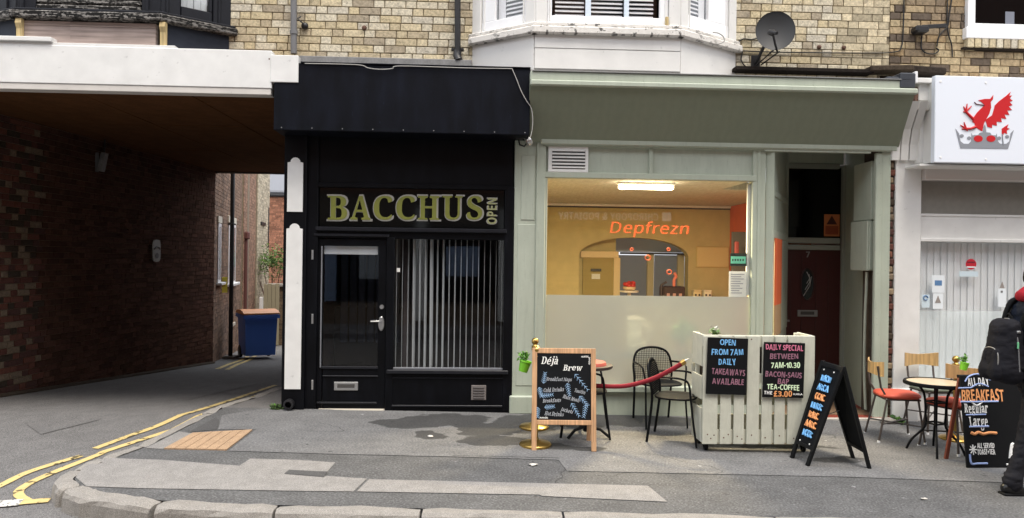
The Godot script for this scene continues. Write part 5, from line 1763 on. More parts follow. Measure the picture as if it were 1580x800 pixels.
# ================================================================ white shop
func build_white_shop():
	var sh := thing("white_shopfront", "white painted shopfront with vertical blinds and dragon emblem sign", "shopfront", Vector3(6.4, 0, 0))
	var Wm: Material = M.white_wall
	var xr := 9.4
	pb(sh, "pilaster", Wm, 1381, 228, 1421, 640, 0.02, 0.3, 0.008)
	pb(sh, "pilaster_base", Wm, 1378, 600, 1418, 662, 0.04, 0.2, 0.01)
	# console bracket under the sign
	var k := U(1412, 200, 0.1)
	var prof := PackedVector2Array([Vector2(0, 0), Vector2(0.0, -0.62), Vector2(0.06, -0.62), Vector2(0.07, -0.45), Vector2(0.11, -0.28), Vector2(0.2, -0.12), Vector2(0.26, 0.0)])
	var cx0 := U(1386, 190, 0.2).x
	for i in 3:
		pw(sh, "console", ext(prof, 0.085), Wm, Vector3(cx0 + 0.02 + i * 0.1, U(1415, 158, 0.2).y, 0.0), Basis(Vector3.UP, -PI / 2))
	pb(sh, "console_cap", M.white_peel, 1412, 156, 1444, 170, 0.22, 0.3, 0.01)
	pb(sh, "console_block", Wm, 1418, 128, 1446, 156, 0.2, 0.3, 0.008)
	pb(sh, "console_mould", Wm, 1410, 120, 1446, 128, 0.25, 0.3, 0.006)
	pb(sh, "console_broken", M.rust, 1410, 134, 1420, 158, 0.2, 0.25, 0.02)
	pb(sh, "panel_side", Wm, 1420, 170, 1446, 252, 0.12, 0.4, 0.006)
	# sign
	var y1 := U(1510, 118, 0.4).y
	var y0 := U(1510, 252, 0.4).y
	var sx := U(1443, 190, 0.4).x
	mb(sh, "sign_panel", mk("sign_white", Color8(232, 238, 248), 0.35), Vector3(sx, y0, 0.33), Vector3(xr, y1, 0.4), 0.006)
	mb(sh, "sign_backing", Wm, Vector3(sx + 0.05, y0 + 0.02, -0.14), Vector3(xr, y1 - 0.02, 0.33), 0.0)
	emblem(sh)
	for q in [[1452, 126], [1452, 243], [1522, 128], [1522, 246]]:
		pw(sh, "screw_cap", lathe([Vector2(0.0005, 0.004), Vector2(0.012, 0.003), Vector2(0.014, 0)], 10), M.white_upvc, U(q[0], q[1], 0.401), Basis(Vector3.RIGHT, PI / 2))
	# shutter box and transom
	mb(sh, "sign_soffit", Wm, Vector3(sx - 0.1, y0 - 0.03, -0.05), Vector3(xr, y0 - 0.004, 0.3), 0.004)
	var y := func(py: float, z: float) -> float: return U(1500, py, z).y
	var x0 := U(1421, 300, 0.0).x
	mb(sh, "shutter_box", mk("shutter_metal", Color8(206, 200, 196), 0.4, {"metal": 0.2}), Vector3(x0, y.call(279, 0.08), -0.2), Vector3(xr, y.call(254, 0.08), 0.08), 0.01)
	mb(sh, "dark_panel", mk("taupe_panel", Color8(140, 136, 128), 0.8, {"tex": "fine", "scale": 3.0}), Vector3(x0, y.call(332, -0.04), -0.15), Vector3(xr, y.call(279, -0.04), -0.04), 0.0)
	mb(sh, "panel_lip", Wm, Vector3(x0, y.call(335, 0.0), -0.1), Vector3(xr, y.call(331, 0.0), 0.0), 0.004)
	mb(sh, "transom", Wm, Vector3(x0, y.call(370, 0.0), -0.2), Vector3(xr, y.call(335, -0.008), -0.008), 0.004)
	mb(sh, "transom_lip", Wm, Vector3(x0, y.call(374, 0.015), -0.1), Vector3(xr, y.call(369, 0.015), 0.015), 0.005)
	var yw0: float = y.call(596, -0.05)
	var yw1: float = y.call(374, -0.05)
	var ym: float = y.call(480, -0.05)
	mb(sh, "window_pane", M.pane, Vector3(x0, ym, -0.066), Vector3(xr, yw1, -0.06), 0.0)
	mb(sh, "frosted_pane", M.frost_pale, Vector3(x0, yw0, -0.066), Vector3(xr, ym, -0.06), 0.0)
	mb(sh, "window_sill", Wm, Vector3(x0, yw0 - 0.05, -0.2), Vector3(xr, yw0, 0.04), 0.008)
	mb(sh, "stall_riser", Wm, Vector3(x0, -0.3, -0.2), Vector3(xr, yw0 - 0.05, -0.0), 0.004)
	mb(sh, "room_back", flat("shop_room", 190, 192, 190), Vector3(x0 - 0.2, -0.2, -3.0), Vector3(xr, 2.9, -2.9), 0.0)
	mb(sh, "room_ceiling", flat("shop_room", 190, 192, 190), Vector3(x0 - 0.2, 2.6, -2.9), Vector3(xr, 2.7, -0.2), 0.0)
	mb(sh, "room_floor", flat("shop_room", 190, 192, 190), Vector3(x0 - 0.2, -0.3, -2.9), Vector3(xr, -0.2, -0.2), 0.0)
	mb(sh, "room_side", flat("shop_room", 190, 192, 190), Vector3(x0 - 0.25, -0.2, -3.0), Vector3(x0 - 0.2, 2.9, -0.2), 0.0)
	# vertical blinds
	var n := 34
	for i in n:
		var bx := x0 + 0.05 + i * 0.08
		pw(sh, "blind_slat", bbox(Vector3(0.089, yw1 - yw0, 0.0015), 0.0), M.blind_white, Vector3(bx, (yw0 + yw1) * 0.5, -0.13), Basis(Vector3.UP, 0.13 + 0.04 * sin(i * 1.9)))
	# stickers
	var card := flat("sticker_white", 234, 240, 244, 0.5)
	var blue := flat("sticker_blue", 92, 132, 176, 0.5)
	var st1 := pb(sh, "sticker", card, 1439, 425, 1458, 452, -0.056, 0.002, 0.0)
	pb(st1, "mark", blue, 1443, 433, 1454, 441, -0.0545, 0.001, 0.0)
	pb(sh, "sticker", card, 1440, 453, 1456, 477, -0.056, 0.002, 0.0)
	pw(sh, "warning_triangle", ext(PackedVector2Array([Vector2(-0.035, -0.035), Vector2(0.035, -0.035), Vector2(0, 0.05)]), 0.001), flat("warn_grey", 150, 142, 136), U(1448, 463, -0.053))
	pb(sh, "sticker", flat("sticker_pale", 206, 222, 230), 1423, 455, 1435, 475, -0.056, 0.002, 0.0)
	var ring := []
	for i in 14:
		ring.append(U(1429, 460, -0.052) + Vector3(0.025 * cos(i * 0.42), 0.025 * sin(i * 0.42), 0))
	pw(sh, "ring_mark", tube(ring, 0.006, 5), blue)
	var red := flat("sticker_red", 190, 32, 48, 0.5)
	var disc := PackedVector2Array()
	for i in 24:
		disc.append(Vector2(0.062 * cos(TAU * i / 24.0), 0.062 * sin(TAU * i / 24.0)))
	var rd := pw(sh, "red_disc", ext(disc, 0.002), red, U(1499, 408, -0.054))
	pb(rd, "white_bar", card, 1492, 411.5, 1506, 413.5, -0.0525, 0.001, 0.0)
	pb(rd, "dark_bar", flat("sticker_dark", 110, 24, 40), 1493, 404, 1505, 406, -0.0525, 0.001, 0.0)
	pb(sh, "sticker", flat("sticker_pale", 206, 222, 230), 1481, 419, 1510, 427, -0.056, 0.002, 0.0)
	pw(sh, "warning_triangle", ext(PackedVector2Array([Vector2(-0.03, -0.03), Vector2(0.03, -0.03), Vector2(0, 0.05)]), 0.001), flat("warn_grey", 150, 142, 136), U(1547, 441, -0.053))
	pb(sh, "sticker", card, 1541, 446, 1553, 474, -0.056, 0.002, 0.0)
	pb(sh, "sticker_dot", M.pipe_grey, 1545, 449, 1548, 452, -0.0535, 0.001, 0.0)

func emblem(sh: Node3D):
	# red winged beast rising from a grey crown, traced in the plane of the sign
	var red := flat("emblem_red", 198, 10, 22, 0.5)
	var grey := flat("emblem_grey", 140, 144, 152, 0.5)
	var dark := flat("emblem_dark", 96, 30, 42, 0.5)
	var s := 120.0 / 873.0
	var ctr := U(1520, 185, 0.404)
	var mkp := func(list: Array) -> PackedVector2Array:
		var p := PackedVector2Array()
		for q in list:
			var v := U(1460.0 + q[0] * s, 130.0 + q[1] * s, 0.404)
			p.append(Vector2(v.x - ctr.x, v.y - ctr.y))
		return p
	var root := pw(sh, "emblem", ext(mkp.call([[365, 180], [440, 165], [500, 165], [535, 120], [530, 170], [505, 200], [510, 260], [490, 330], [450, 400], [430, 440], [410, 530], [330, 480], [325, 440], [300, 425], [305, 385], [350, 320], [400, 270], [435, 235], [400, 200]]), 0.004), red, ctr)
	pw(root, "wing", ext(mkp.call([[445, 400], [520, 350], [545, 270], [550, 240], [600, 190], [680, 130], [730, 85], [715, 130], [745, 125], [720, 160], [752, 185], [718, 200], [750, 235], [708, 250], [745, 290], [690, 295], [715, 345], [660, 340], [680, 390], [620, 380], [630, 425], [570, 420], [575, 465], [520, 455], [520, 492], [470, 480]]), 0.004), red, ctr)
	for a in [[[310, 395], [265, 350], [225, 310]], [[335, 480], [280, 500], [230, 500]]]:
		var l := []
		for q in a:
			l.append(U(1460.0 + q[0] * s, 130.0 + q[1] * s, 0.404))
		pw(root, "foreleg", tube(l, 0.016, 6, 0.012), red)
	for f in [[[225, 310], [[200, 250], [240, 220], [290, 245], [195, 310]]], [[225, 500], [[165, 460], [205, 425], [180, 505], [245, 525]]]]:
		for q in f[1]:
			pw(root, "claw", tube([U(1460.0 + f[0][0] * s, 130.0 + f[0][1] * s, 0.404), U(1460.0 + q[0] * s, 130.0 + q[1] * s, 0.404)], 0.013, 6, 0.004), red)
	pw(root, "tongue", tube([U(1460.0 + 435 * s, 130.0 + 238 * s, 0.404), U(1460.0 + 340 * s, 130.0 + 222 * s, 0.404), U(1460.0 + 322 * s, 130.0 + 200 * s, 0.404)], 0.005, 5), dark)
	pw(root, "tail", ext(mkp.call([[630, 560], [630, 500], [665, 475], [705, 450], [690, 490], [720, 500], [685, 520], [690, 560], [655, 545], [640, 590]]), 0.004), red, ctr)
	pw(root, "tail_stem", tube([U(1460.0 + 634 * s, 130.0 + 560 * s, 0.404), U(1460.0 + 645 * s, 130.0 + 680 * s, 0.404)], 0.006, 5), grey)
	pw(root, "crown", ext(mkp.call([[110, 500], [150, 555], [165, 640], [200, 668], [255, 670], [285, 640], [290, 550], [300, 575], [320, 570], [365, 570], [380, 545], [415, 540], [425, 480], [440, 450], [450, 490], [455, 540], [500, 545], [515, 570], [565, 575], [572, 555], [585, 640], [610, 668], [680, 670], [715, 640], [730, 550], [765, 515], [700, 725], [165, 718]]), 0.0035), grey, ctr)
	for q in [[365, 612], [508, 612]]:
		var disc := PackedVector2Array()
		for i in 18:
			disc.append(Vector2(0.05 * cos(TAU * i / 18.0), 0.035 * sin(TAU * i / 18.0)))
		pw(root, "jewel", ext(disc, 0.002), red, U(1460.0 + q[0] * s, 130.0 + q[1] * s, 0.4065))
	for q in [[180, 580], [262, 605], [600, 605], [690, 590]]:
		var disc := PackedVector2Array()
		for i in 12:
			disc.append(Vector2(0.022 * cos(TAU * i / 12.0), 0.018 * sin(TAU * i / 12.0)))
		pw(root, "curl", ext(disc, 0.003), grey, U(1460.0 + q[0] * s, 130.0 + q[1] * s, 0.404))

# ================================================================ fittings on the upper walls
func build_upper_details():
	var dp := thing("drainpipe", "grey drainpipe running down buff brick beside black bay", "pipe", U(453, 40, -0.08))
	pw(dp, "pipe", tube([U(453, 83, -0.06), U(453, 50, -0.06), U(453, -200, -0.06)], 0.034, 10), M.pipe_grey)
	pw(dp, "collar", tube([U(453, 47, -0.06), U(453, 53, -0.06)], 0.042, 10), M.pipe_grey)
	var dp2 := thing("drainpipe", "black drainpipe ending beside the white bay window", "pipe", U(706, 40, -0.08))
	pw(dp2, "pipe", tube([U(706, 90, -0.06), U(706, -200, -0.06)], 0.035, 10), M.pipe_black)
	pw(dp2, "shoe", tube([U(706, 78, -0.05), U(705, 86, -0.05), U(708, 94, -0.02)], 0.045, 10), M.pipe_black)
	pw(dp2, "bracket", bbox(Vector3(0.14, 0.03, 0.05), 0.006), M.pipe_black, U(706, 77, -0.1))
	var hook := thing("wall_hook", "curled rusty iron hook beside the grey drainpipe", "hook", U(465, 38, ZW))
	var p := U(464, 34, ZW + 0.04)
	pw(hook, "hook", tube(smooth_path([p + Vector3(0.0, 0.06, 0), p + Vector3(-0.03, 0.03, 0.02), p + Vector3(0, 0.0, 0.03), p + Vector3(0.03, -0.02, 0.02)]), 0.008, 6), M.pipe_black)
	pw(hook, "boss", blob(Vector3(0.04, 0.04, 0.03), 12, 8), M.pipe_black, U(470, 40, ZW + 0.02))
	var boss := thing("wall_stud", "small rusty iron stud in buff brickwork", "stud", U(562, 43, ZW))
	pl(boss, "stud", lathe([Vector2(0.001, 0.02), Vector2(0.02, 0.015), Vector2(0.028, 0)], 12), M.rust, Vector3(0, 0, 0.004), Basis(Vector3.RIGHT, PI / 2))
	# satellite dish
	var c := U(1197, 47, 0.18)
	var dish := thing("satellite_dish", "dark grey satellite dish on the buff brick wall", "satellite dish", c)
	var b := Basis(Vector3.UP, -0.25) * Basis(Vector3.RIGHT, -0.15) * Basis(Vector3.RIGHT, PI / 2)
	mk("dish_grey", Color8(26, 27, 30), 0.55, {"tex": "fine", "scale": 2.0})
	var prof := []
	for i in 9:
		var r := 0.206 * i / 8.0
		prof.append(Vector2(maxf(r, 0.001), 0.9 * r * r - 0.045))
	prof.append(Vector2(0.21, -0.004))
	prof.append(Vector2(0.206, -0.014))
	for i in range(8, -1, -1):
		var r := 0.201 * i / 8.0
		prof.append(Vector2(maxf(r, 0.001), 0.9 * r * r - 0.055))
	pl(dish, "reflector", lathe(prof, 32), M.dish_grey, Vector3.ZERO, b * Basis.from_scale(Vector3(1, 1, 1.08)))
	pl(dish, "arm", tube([Vector3(0.03, -0.22, -0.02), Vector3(-0.04, -0.19, 0.1), Vector3(-0.13, -0.13, 0.26)], 0.012, 6), M.pipe_black)
	pl(dish, "receiver", lathe([Vector2(0.001, 0.05), Vector2(0.03, 0.05), Vector2(0.035, 0.0), Vector2(0.02, -0.03), Vector2(0.018, -0.07), Vector2(0.001, -0.07)], 14), M.pipe_black, Vector3(-0.14, -0.11, 0.27), Basis(Vector3.RIGHT, -1.2) * Basis(Vector3.BACK, 0.3))
	pl(dish, "receiver_cap", blob(Vector3(0.028, 0.028, 0.02), 12, 8), M.cable_grey, Vector3(-0.13, -0.095, 0.22))
	pl(dish, "mast", tube([Vector3(0.0, 0.0, -0.04), Vector3(-0.04, -0.1, -0.2), Vector3(-0.1, -0.28, -0.3)], 0.018, 8), M.pipe_black)
	pl(dish, "stay", tube([Vector3(0.0, -0.2, -0.03), Vector3(-0.12, -0.33, -0.3)], 0.008, 6), M.pipe_black)
	pl(dish, "stay", tube([Vector3(0.06, -0.22, -0.03), Vector3(-0.04, -0.3, -0.3)], 0.008, 6), M.pipe_black)
	pl(dish, "wall_plate", bbox(Vector3(0.1, 0.16, 0.02), 0.005), M.pipe_black, Vector3(-0.1, -0.27, -0.315))
	# cables
	var lines := [
		["black cable running level along the buff bricks below dish", [[1136, 78], [1180, 80], [1230, 81], [1340, 82], [1382, 80], [1391, 73], [1394, 50], [1396, -20]]],
		["black cable from the bay corner sloping up to dish", [[1131, 68], [1140, 64], [1148, 60], [1160, 61], [1172, 58]]],
		["thin black cable looping under the satellite dish", [[1146, 80], [1144, 92], [1150, 102], [1162, 107], [1180, 108]]],
		["black cable hanging in a loop below the iron bracket", [[1424, 48], [1422, 66], [1423, 76], [1430, 82], [1442, 83], [1449, 78], [1445, 74]]],
		["black cable dropping past the bracket to sooty blocks", [[1463, -20], [1462, 30], [1464, 52], [1469, 70], [1470, 88]]],
		["thin second cable beside the one past the bracket", [[1472, -20], [1465, 25], [1463, 40], [1450, 55], [1446, 72]]],
	]
	for l in lines:
		var pts := []
		for q in l[1]:
			pts.append(U(q[0], q[1], ZW + 0.018))
		var cb := thing("cable", l[0], "cable", pts[0])
		pw(cb, "sheath", tube(smooth_path(pts), 0.0075, 6), M.cable_black)
	var loose := thing("cable", "coil of white cable at the white bay sill corner", "cable", U(1108, 60, 0.1))
	var lp := []
	for q in [[1100, 50], [1108, 51], [1116, 56], [1118, 63], [1112, 67], [1106, 68]]:
		lp.append(U(q[0], q[1], 0.16))
	pw(loose, "sheath", tube(smooth_path(lp), 0.007, 6), M.cable_white)
	var iron := thing("iron_bracket", "old black iron sign bracket on the sooty brick wall", "bracket", U(1440, 42, ZW))
	pb(iron, "arm", M.pipe_black, 1424, 37, 1462, 43, ZW + 0.12, 0.03, 0.006).rotation.z = 0.09
	pb(iron, "knuckle", M.pipe_black, 1415, 38, 1436, 49, ZW + 0.13, 0.13, 0.02)
	var gut := thing("gutter_end", "black plastic gutter box at the canopy corner", "gutter", U(1395, 124, 0.3))
	pb(gut, "box", flat("gutter_black", 52, 56, 64, 0.5), 1390, 112, 1414, 136, 0.47, 0.2, 0.012)
	pb(gut, "spout", flat("gutter_black", 52, 56, 64, 0.5), 1369, 118, 1391, 130, 0.45, 0.16, 0.012)
	pb(gut, "clip", M.white_upvc, 1413, 110, 1417, 128, 0.46, 0.06, 0.004)
	var slab := thing("slate_flashing", "broken grey slate slabs over the cafe canopy end", "flashing", U(1400, 105, 0.1))
	pb(slab, "slate", M.soot2, 1345, 100, 1412, 109, 0.05, 0.2, 0.012).rotation.z = 0.04
	pb(slab, "slate", M.soot0, 1405, 102, 1462, 113, 0.02, 0.16, 0.014).rotation.z = -0.05
	pb(slab, "slate", M.soot1, 1136, 104, 1350, 110, 0.02, 0.17, 0.006)
	for q in [[1264, 73], [1302, 74]]:
		var s := thing("wall_stud", "rusty iron stud above level cable, the one closer to the dish" if q[0] < 1280 else "rusty iron stud above level cable, farther from the dish", "stud", U(q[0], q[1], ZW), 0.0, "iron studs above the cable")
		pl(s, "stud", lathe([Vector2(0.001, 0.03), Vector2(0.018, 0.025), Vector2(0.026, 0)], 10), M.rust, Vector3(0, 0, 0.004), Basis(Vector3.RIGHT, PI / 2))

# ================================================================ across the street: what the cafe glass mirrors
func build_opposite():
	var zo := 11.6
	setting("opposite_pavement", sheet([v3(-40, 9.2), v3(40, 9.2), v3(40, 12), v3(-40, 12)], func(_x, _z): return -0.12, 0.0, 0.2), M.tarmac_dark)
	var op := thing("opposite_shop", "clinic shop across the street mirrored in the cafe window", "building", Vector3(3.5, -0.1, zo))
	var cream := mk("opposite_brick", Color8(146, 108, 88), 0.9, {"tex": "brick", "scale": 0.8})
	mb(op, "wall", cream, Vector3(-24, 3.4, zo), Vector3(30, 10.0, zo + 0.3), 0.0)
	mb(op, "lower_wall", mk("opposite_brown", Color8(112, 98, 82), 0.8), Vector3(-24, -0.12, zo + 0.05), Vector3(30, 3.4, zo + 0.3), 0.0)
	# the mirrored place of a pixel: reflect the ray at the glass plane z = -0.03
	var R := func(px: float, py: float) -> Vector3:
		var d := ray(px, py)
		var t := (-0.03 - cam_pos.z) / d.z
		var p := cam_pos + d * t
		d.z = -d.z
		return p + d * ((zo - 0.12 - p.z) / d.z)
	var a: Vector3 = R.call(838, 318)
	var b: Vector3 = R.call(1042, 352)
	mb(op, "sign_board", flat("clinic_brown", 40, 36, 30, 0.6), Vector3(a.x - 1.0, b.y, zo - 0.1), Vector3(b.x, a.y, zo), 0.004)
	var turn := Basis(Vector3.UP, PI)
	var ta: Vector3 = R.call(862, 327)
	var tb: Vector3 = R.call(1016, 341)
	var lm := flat("clinic_letter", 250, 248, 240, 0.6)
	text(op, "sign_text", "CHIROPODY & PODIATRY", sans, (ta + tb) * 0.5, absf(tb.x - ta.x), ta.y - tb.y, 0.01, lm, turn)
	var ia: Vector3 = R.call(1022, 328)
	var ib: Vector3 = R.call(1036, 342)
	mb(op, "sign_logo", lm, Vector3(ia.x, ib.y, zo - 0.11), Vector3(ib.x, ia.y, zo - 0.1), 0.0)
	var wa: Vector3 = R.call(838, 405)
	var wb: Vector3 = R.call(948, 462)
	mb(op, "window_board", flat("clinic_window", 150, 128, 92, 0.6), Vector3(wa.x - 0.5, wb.y - 1.0, zo - 0.1), Vector3(wb.x, wa.y, zo), 0.004)
	var dk := flat("clinic_text", 60, 48, 34, 0.6)
	var qa: Vector3 = R.call(844, 439.4)
	var qb: Vector3 = R.call(938, 446.6)
	text(op, "window_text", "TEL 01723 50737", sans, (qa + qb) * 0.5, absf(qb.x - qa.x), qa.y - qb.y, 0.01, dk, turn)
	for r in [[868, 904, 418], [850, 920, 425], [850, 926, 434]]:
		var ra: Vector3 = R.call(r[0], r[2] - 1.2)
		var rb: Vector3 = R.call(r[1], r[2] + 1.2)
		mb(op, "text_line", dk, Vector3(ra.x, rb.y, zo - 0.11), Vector3(rb.x, ra.y, zo - 0.1), 0.0)
	for i in 8:
		var x := -12.0 + (i % 4) * 7.5
		var up := 2.9 if i > 3 else 0.0
		var w := mb(op, "window", M.black_glass, Vector3(x, 4.2 + up, zo - 0.02), Vector3(x + 1.3, 5.7 + up, zo + 0.02), 0.0)
		mb(w, "sill", M.white_gloss, Vector3(x - 0.1, 4.1 + up, zo - 0.12), Vector3(x + 1.4, 4.2 + up, zo), 0.008)
	for x in [-12.0, -8.7, -5.4, -2.1, 10.0, 14.0]:
		mb(op, "shop_window", M.black_glass, Vector3(x, 0.5, zo - 0.0), Vector3(x + 3.0, 2.5, zo + 0.04), 0.0)
	for q in [[-5.0, 0.45, 0.2, 2.7, 1], [-4.1, 0.3, 0.5, 2.2, 0], [-3.2, 0.7, 1.1, 2.4, 2], [-1.7, 0.25, 0.0, 3.0, 1], [-0.9, 0.9, 1.2, 2.0, 0], [0.5, 0.3, 0.0, 3.0, 1]]:  # boxes added only to give the bar door glass something to reflect
		mb(op, "reflection_box", [flat("reflection_blue", 120, 140, 170), flat("reflection_white", 226, 226, 222), flat("reflection_grey", 150, 156, 162)][q[4]], Vector3(q[0], q[2], zo - 0.12), Vector3(q[0] + q[1], q[3], zo - 0.02), 0.0)
	mb(op, "roof", M.lead, Vector3(-24, 10.0, zo - 0.2), Vector3(30, 10.2, zo + 3.0), 0.0)

# ================================================================ street furniture
func bar(parent: Node, called: String, mat: Material, p: Vector3, q: Vector3, w: float, d: float, side: Vector3, bev := 0.003) -> MeshInstance3D:
	var y := (q - p).normalized()
	var x := (side - y * side.dot(y)).normalized()
	var b := Basis(x, y, x.cross(y))
	return pl(parent, called, bbox(Vector3(w, p.distance_to(q), d), bev), mat, (p + q) * 0.5, b)

func scribble(parent: Node, at: Vector3, b: Basis, w: float, h: float, mat: Material, n: int, sd: int, r := 0.004, called := "chalk_writing"):
	var rg := RandomNumberGenerator.new()
	rg.seed = sd
	var st := begin()
	for i in n:
		var x0 := -w * 0.5 + w * i / n
		var cw := w / n * 0.78
		var pts := []
		var kind := rg.randi() % 4
		match kind:
			0: pts = [Vector3(0, 0, 0), Vector3(0, 1, 0), Vector3(1, 0.8, 0), Vector3(0.1, 0.5, 0), Vector3(1, 0, 0)]
			1: pts = [Vector3(0, 0, 0), Vector3(0.5, 1, 0), Vector3(1, 0, 0), Vector3(0.75, 0.4, 0), Vector3(0.2, 0.4, 0)]
			2: pts = [Vector3(1, 0.9, 0), Vector3(0.4, 1, 0), Vector3(0, 0.5, 0), Vector3(0.4, 0, 0), Vector3(1, 0.15, 0)]
			3: pts = [Vector3(0, 1, 0), Vector3(0.05, 0, 0), Vector3(0.9, 0.1, 0), Vector3(0.95, 0.95, 0)]
		var line := []
		for p in pts:
			line.append(at + b * Vector3(x0 + p.x * cw, (p.y - 0.5) * h, 0))
		add_tube(st, line, r, 4)
	pl(parent, called, st.commit(), mat)

func sprig(parent: Node, p: Vector2, q: Vector2, b: Basis, o: Vector3, mat: Material):
	var st := begin()
	var d := (q - p)
	var n := 6
	add_tube(st, [o + b * Vector3(p.x, p.y, 0), o + b * Vector3(q.x, q.y, 0)], 0.002, 4)
	for i in n:
		var c := p + d * (i / float(n - 1))
		var s := 0.034 * (1.0 - 0.4 * i / n)
		for k in [-1.0, 1.0]:
			var e: Vector2 = c + (d.normalized() * 0.9 + Vector2(-d.y, d.x).normalized() * k).normalized() * s
			add_tube(st, [o + b * Vector3(c.x, c.y, 0), o + b * Vector3((c.x + e.x) * 0.5, (c.y + e.y) * 0.5, 0), o + b * Vector3(e.x, e.y, 0)], 0.0035, 4, 0.0012)
	pl(parent, "chalk_sprig", st.commit(), mat)

func stanchion(label: String, px: float, py: float, h: float) -> Node3D:
	var p := G(px, py)
	var s := thing("rope_stanchion", label, "stanchion", p, 0.0, "brass rope stanchions")
	pl(s, "base", lathe([Vector2(0.001, 0.0), Vector2(0.15, 0.0), Vector2(0.152, 0.018), Vector2(0.14, 0.03), Vector2(0.06, 0.045), Vector2(0.032, 0.06), Vector2(0.026, 0.08)], 32), M.brass)
	pl(s, "post", tube([Vector3(0, 0.05, 0), Vector3(0, h - 0.09, 0)], 0.024, 14), M.brass)
	pl(s, "collar", lathe([Vector2(0.026, h - 0.13), Vector2(0.036, h - 0.12), Vector2(0.036, h - 0.08), Vector2(0.022, h - 0.07), Vector2(0.016, h - 0.05)], 18), M.brass)
	pl(s, "finial", blob(Vector3(0.037, 0.037, 0.037), 20, 14), M.brass, Vector3(0, h - 0.03, 0))
	return s

func bistro_chair(called: String, label: String, at: Vector3, turn: float):
	var c := thing(called, label, "chair", at, turn, "black metal bistro chairs")
	var hoop := smooth_path([Vector3(-0.2, 0.0, -0.25), Vector3(-0.21, 0.42, -0.2), Vector3(-0.215, 0.62, -0.225), Vector3(-0.16, 0.75, -0.255), Vector3(0, 0.79, -0.265), Vector3(0.16, 0.75, -0.255), Vector3(0.215, 0.62, -0.225), Vector3(0.21, 0.42, -0.2), Vector3(0.2, 0.0, -0.25)], 6)
	pl(c, "back_frame", tube(hoop, 0.013, 8), M.metal_black)
	for s in [-1.0, 1.0]:
		pl(c, "arm", tube(smooth_path([Vector3(0.215 * s, 0.44, 0.17), Vector3(0.235 * s, 0.6, 0.15), Vector3(0.25 * s, 0.645, 0.08), Vector3(0.25 * s, 0.65, -0.06), Vector3(0.215 * s, 0.64, -0.22)], 5), 0.0105, 8), M.metal_black)
		pl(c, "leg", tube([Vector3(0.215 * s, 0.44, 0.17), Vector3(0.22 * s, 0.2, 0.2), Vector3(0.225 * s, 0.0, 0.23)], 0.0105, 8), M.metal_black)
	var rim := []
	for i in 24:
		var a := TAU * i / 24.0
		rim.append(Vector3(0.215 * signf(cos(a)) * pow(absf(cos(a)), 0.7), 0.44, 0.195 * signf(sin(a)) * pow(absf(sin(a)), 0.7)))
	pl(c, "seat_rim", tube(rim, 0.0105, 8, -1.0, true), M.metal_black)
	var st := begin()
	for i in 24:
		var p: Vector3 = rim[i]
		var q: Vector3 = rim[(i + 1) % 24]
		tri(st, Vector3(0, 0.45, 0), p + Vector3(0, 0.008, 0), q + Vector3(0, 0.008, 0), Vector3.UP)
		tri(st, Vector3(0, 0.43, 0), p - Vector3(0, 0.006, 0), q - Vector3(0, 0.006, 0), Vector3.DOWN)
	pl(c, "seat", st.commit(), M.metal_black)
	st = begin()
	for i in range(-10, 11):
		var x := i * 0.0195
		var top := 0.62 + 0.16 * pow(maxf(0.0, 1.0 - pow(absf(x) / 0.213, 2.2)), 0.5)
		add_tube(st, [Vector3(x, 0.45, -0.205), Vector3(x, top, -0.225 - 0.25 * maxf(0.0, top - 0.62))], 0.003, 3)
	for i in 16:
		var y := 0.47 + i * 0.0195
		var x := 0.212 if y < 0.62 else 0.213 * sqrt(maxf(0.0, 1.0 - pow((y - 0.62) / 0.165, 2.0)))
		add_tube(st, [Vector3(-x, y, -0.207 - 0.02 * i / 16.0), Vector3(x, y, -0.207 - 0.02 * i / 16.0)], 0.003, 3)
	pl(c, "back_mesh", st.commit(), M.metal_black)
	return c

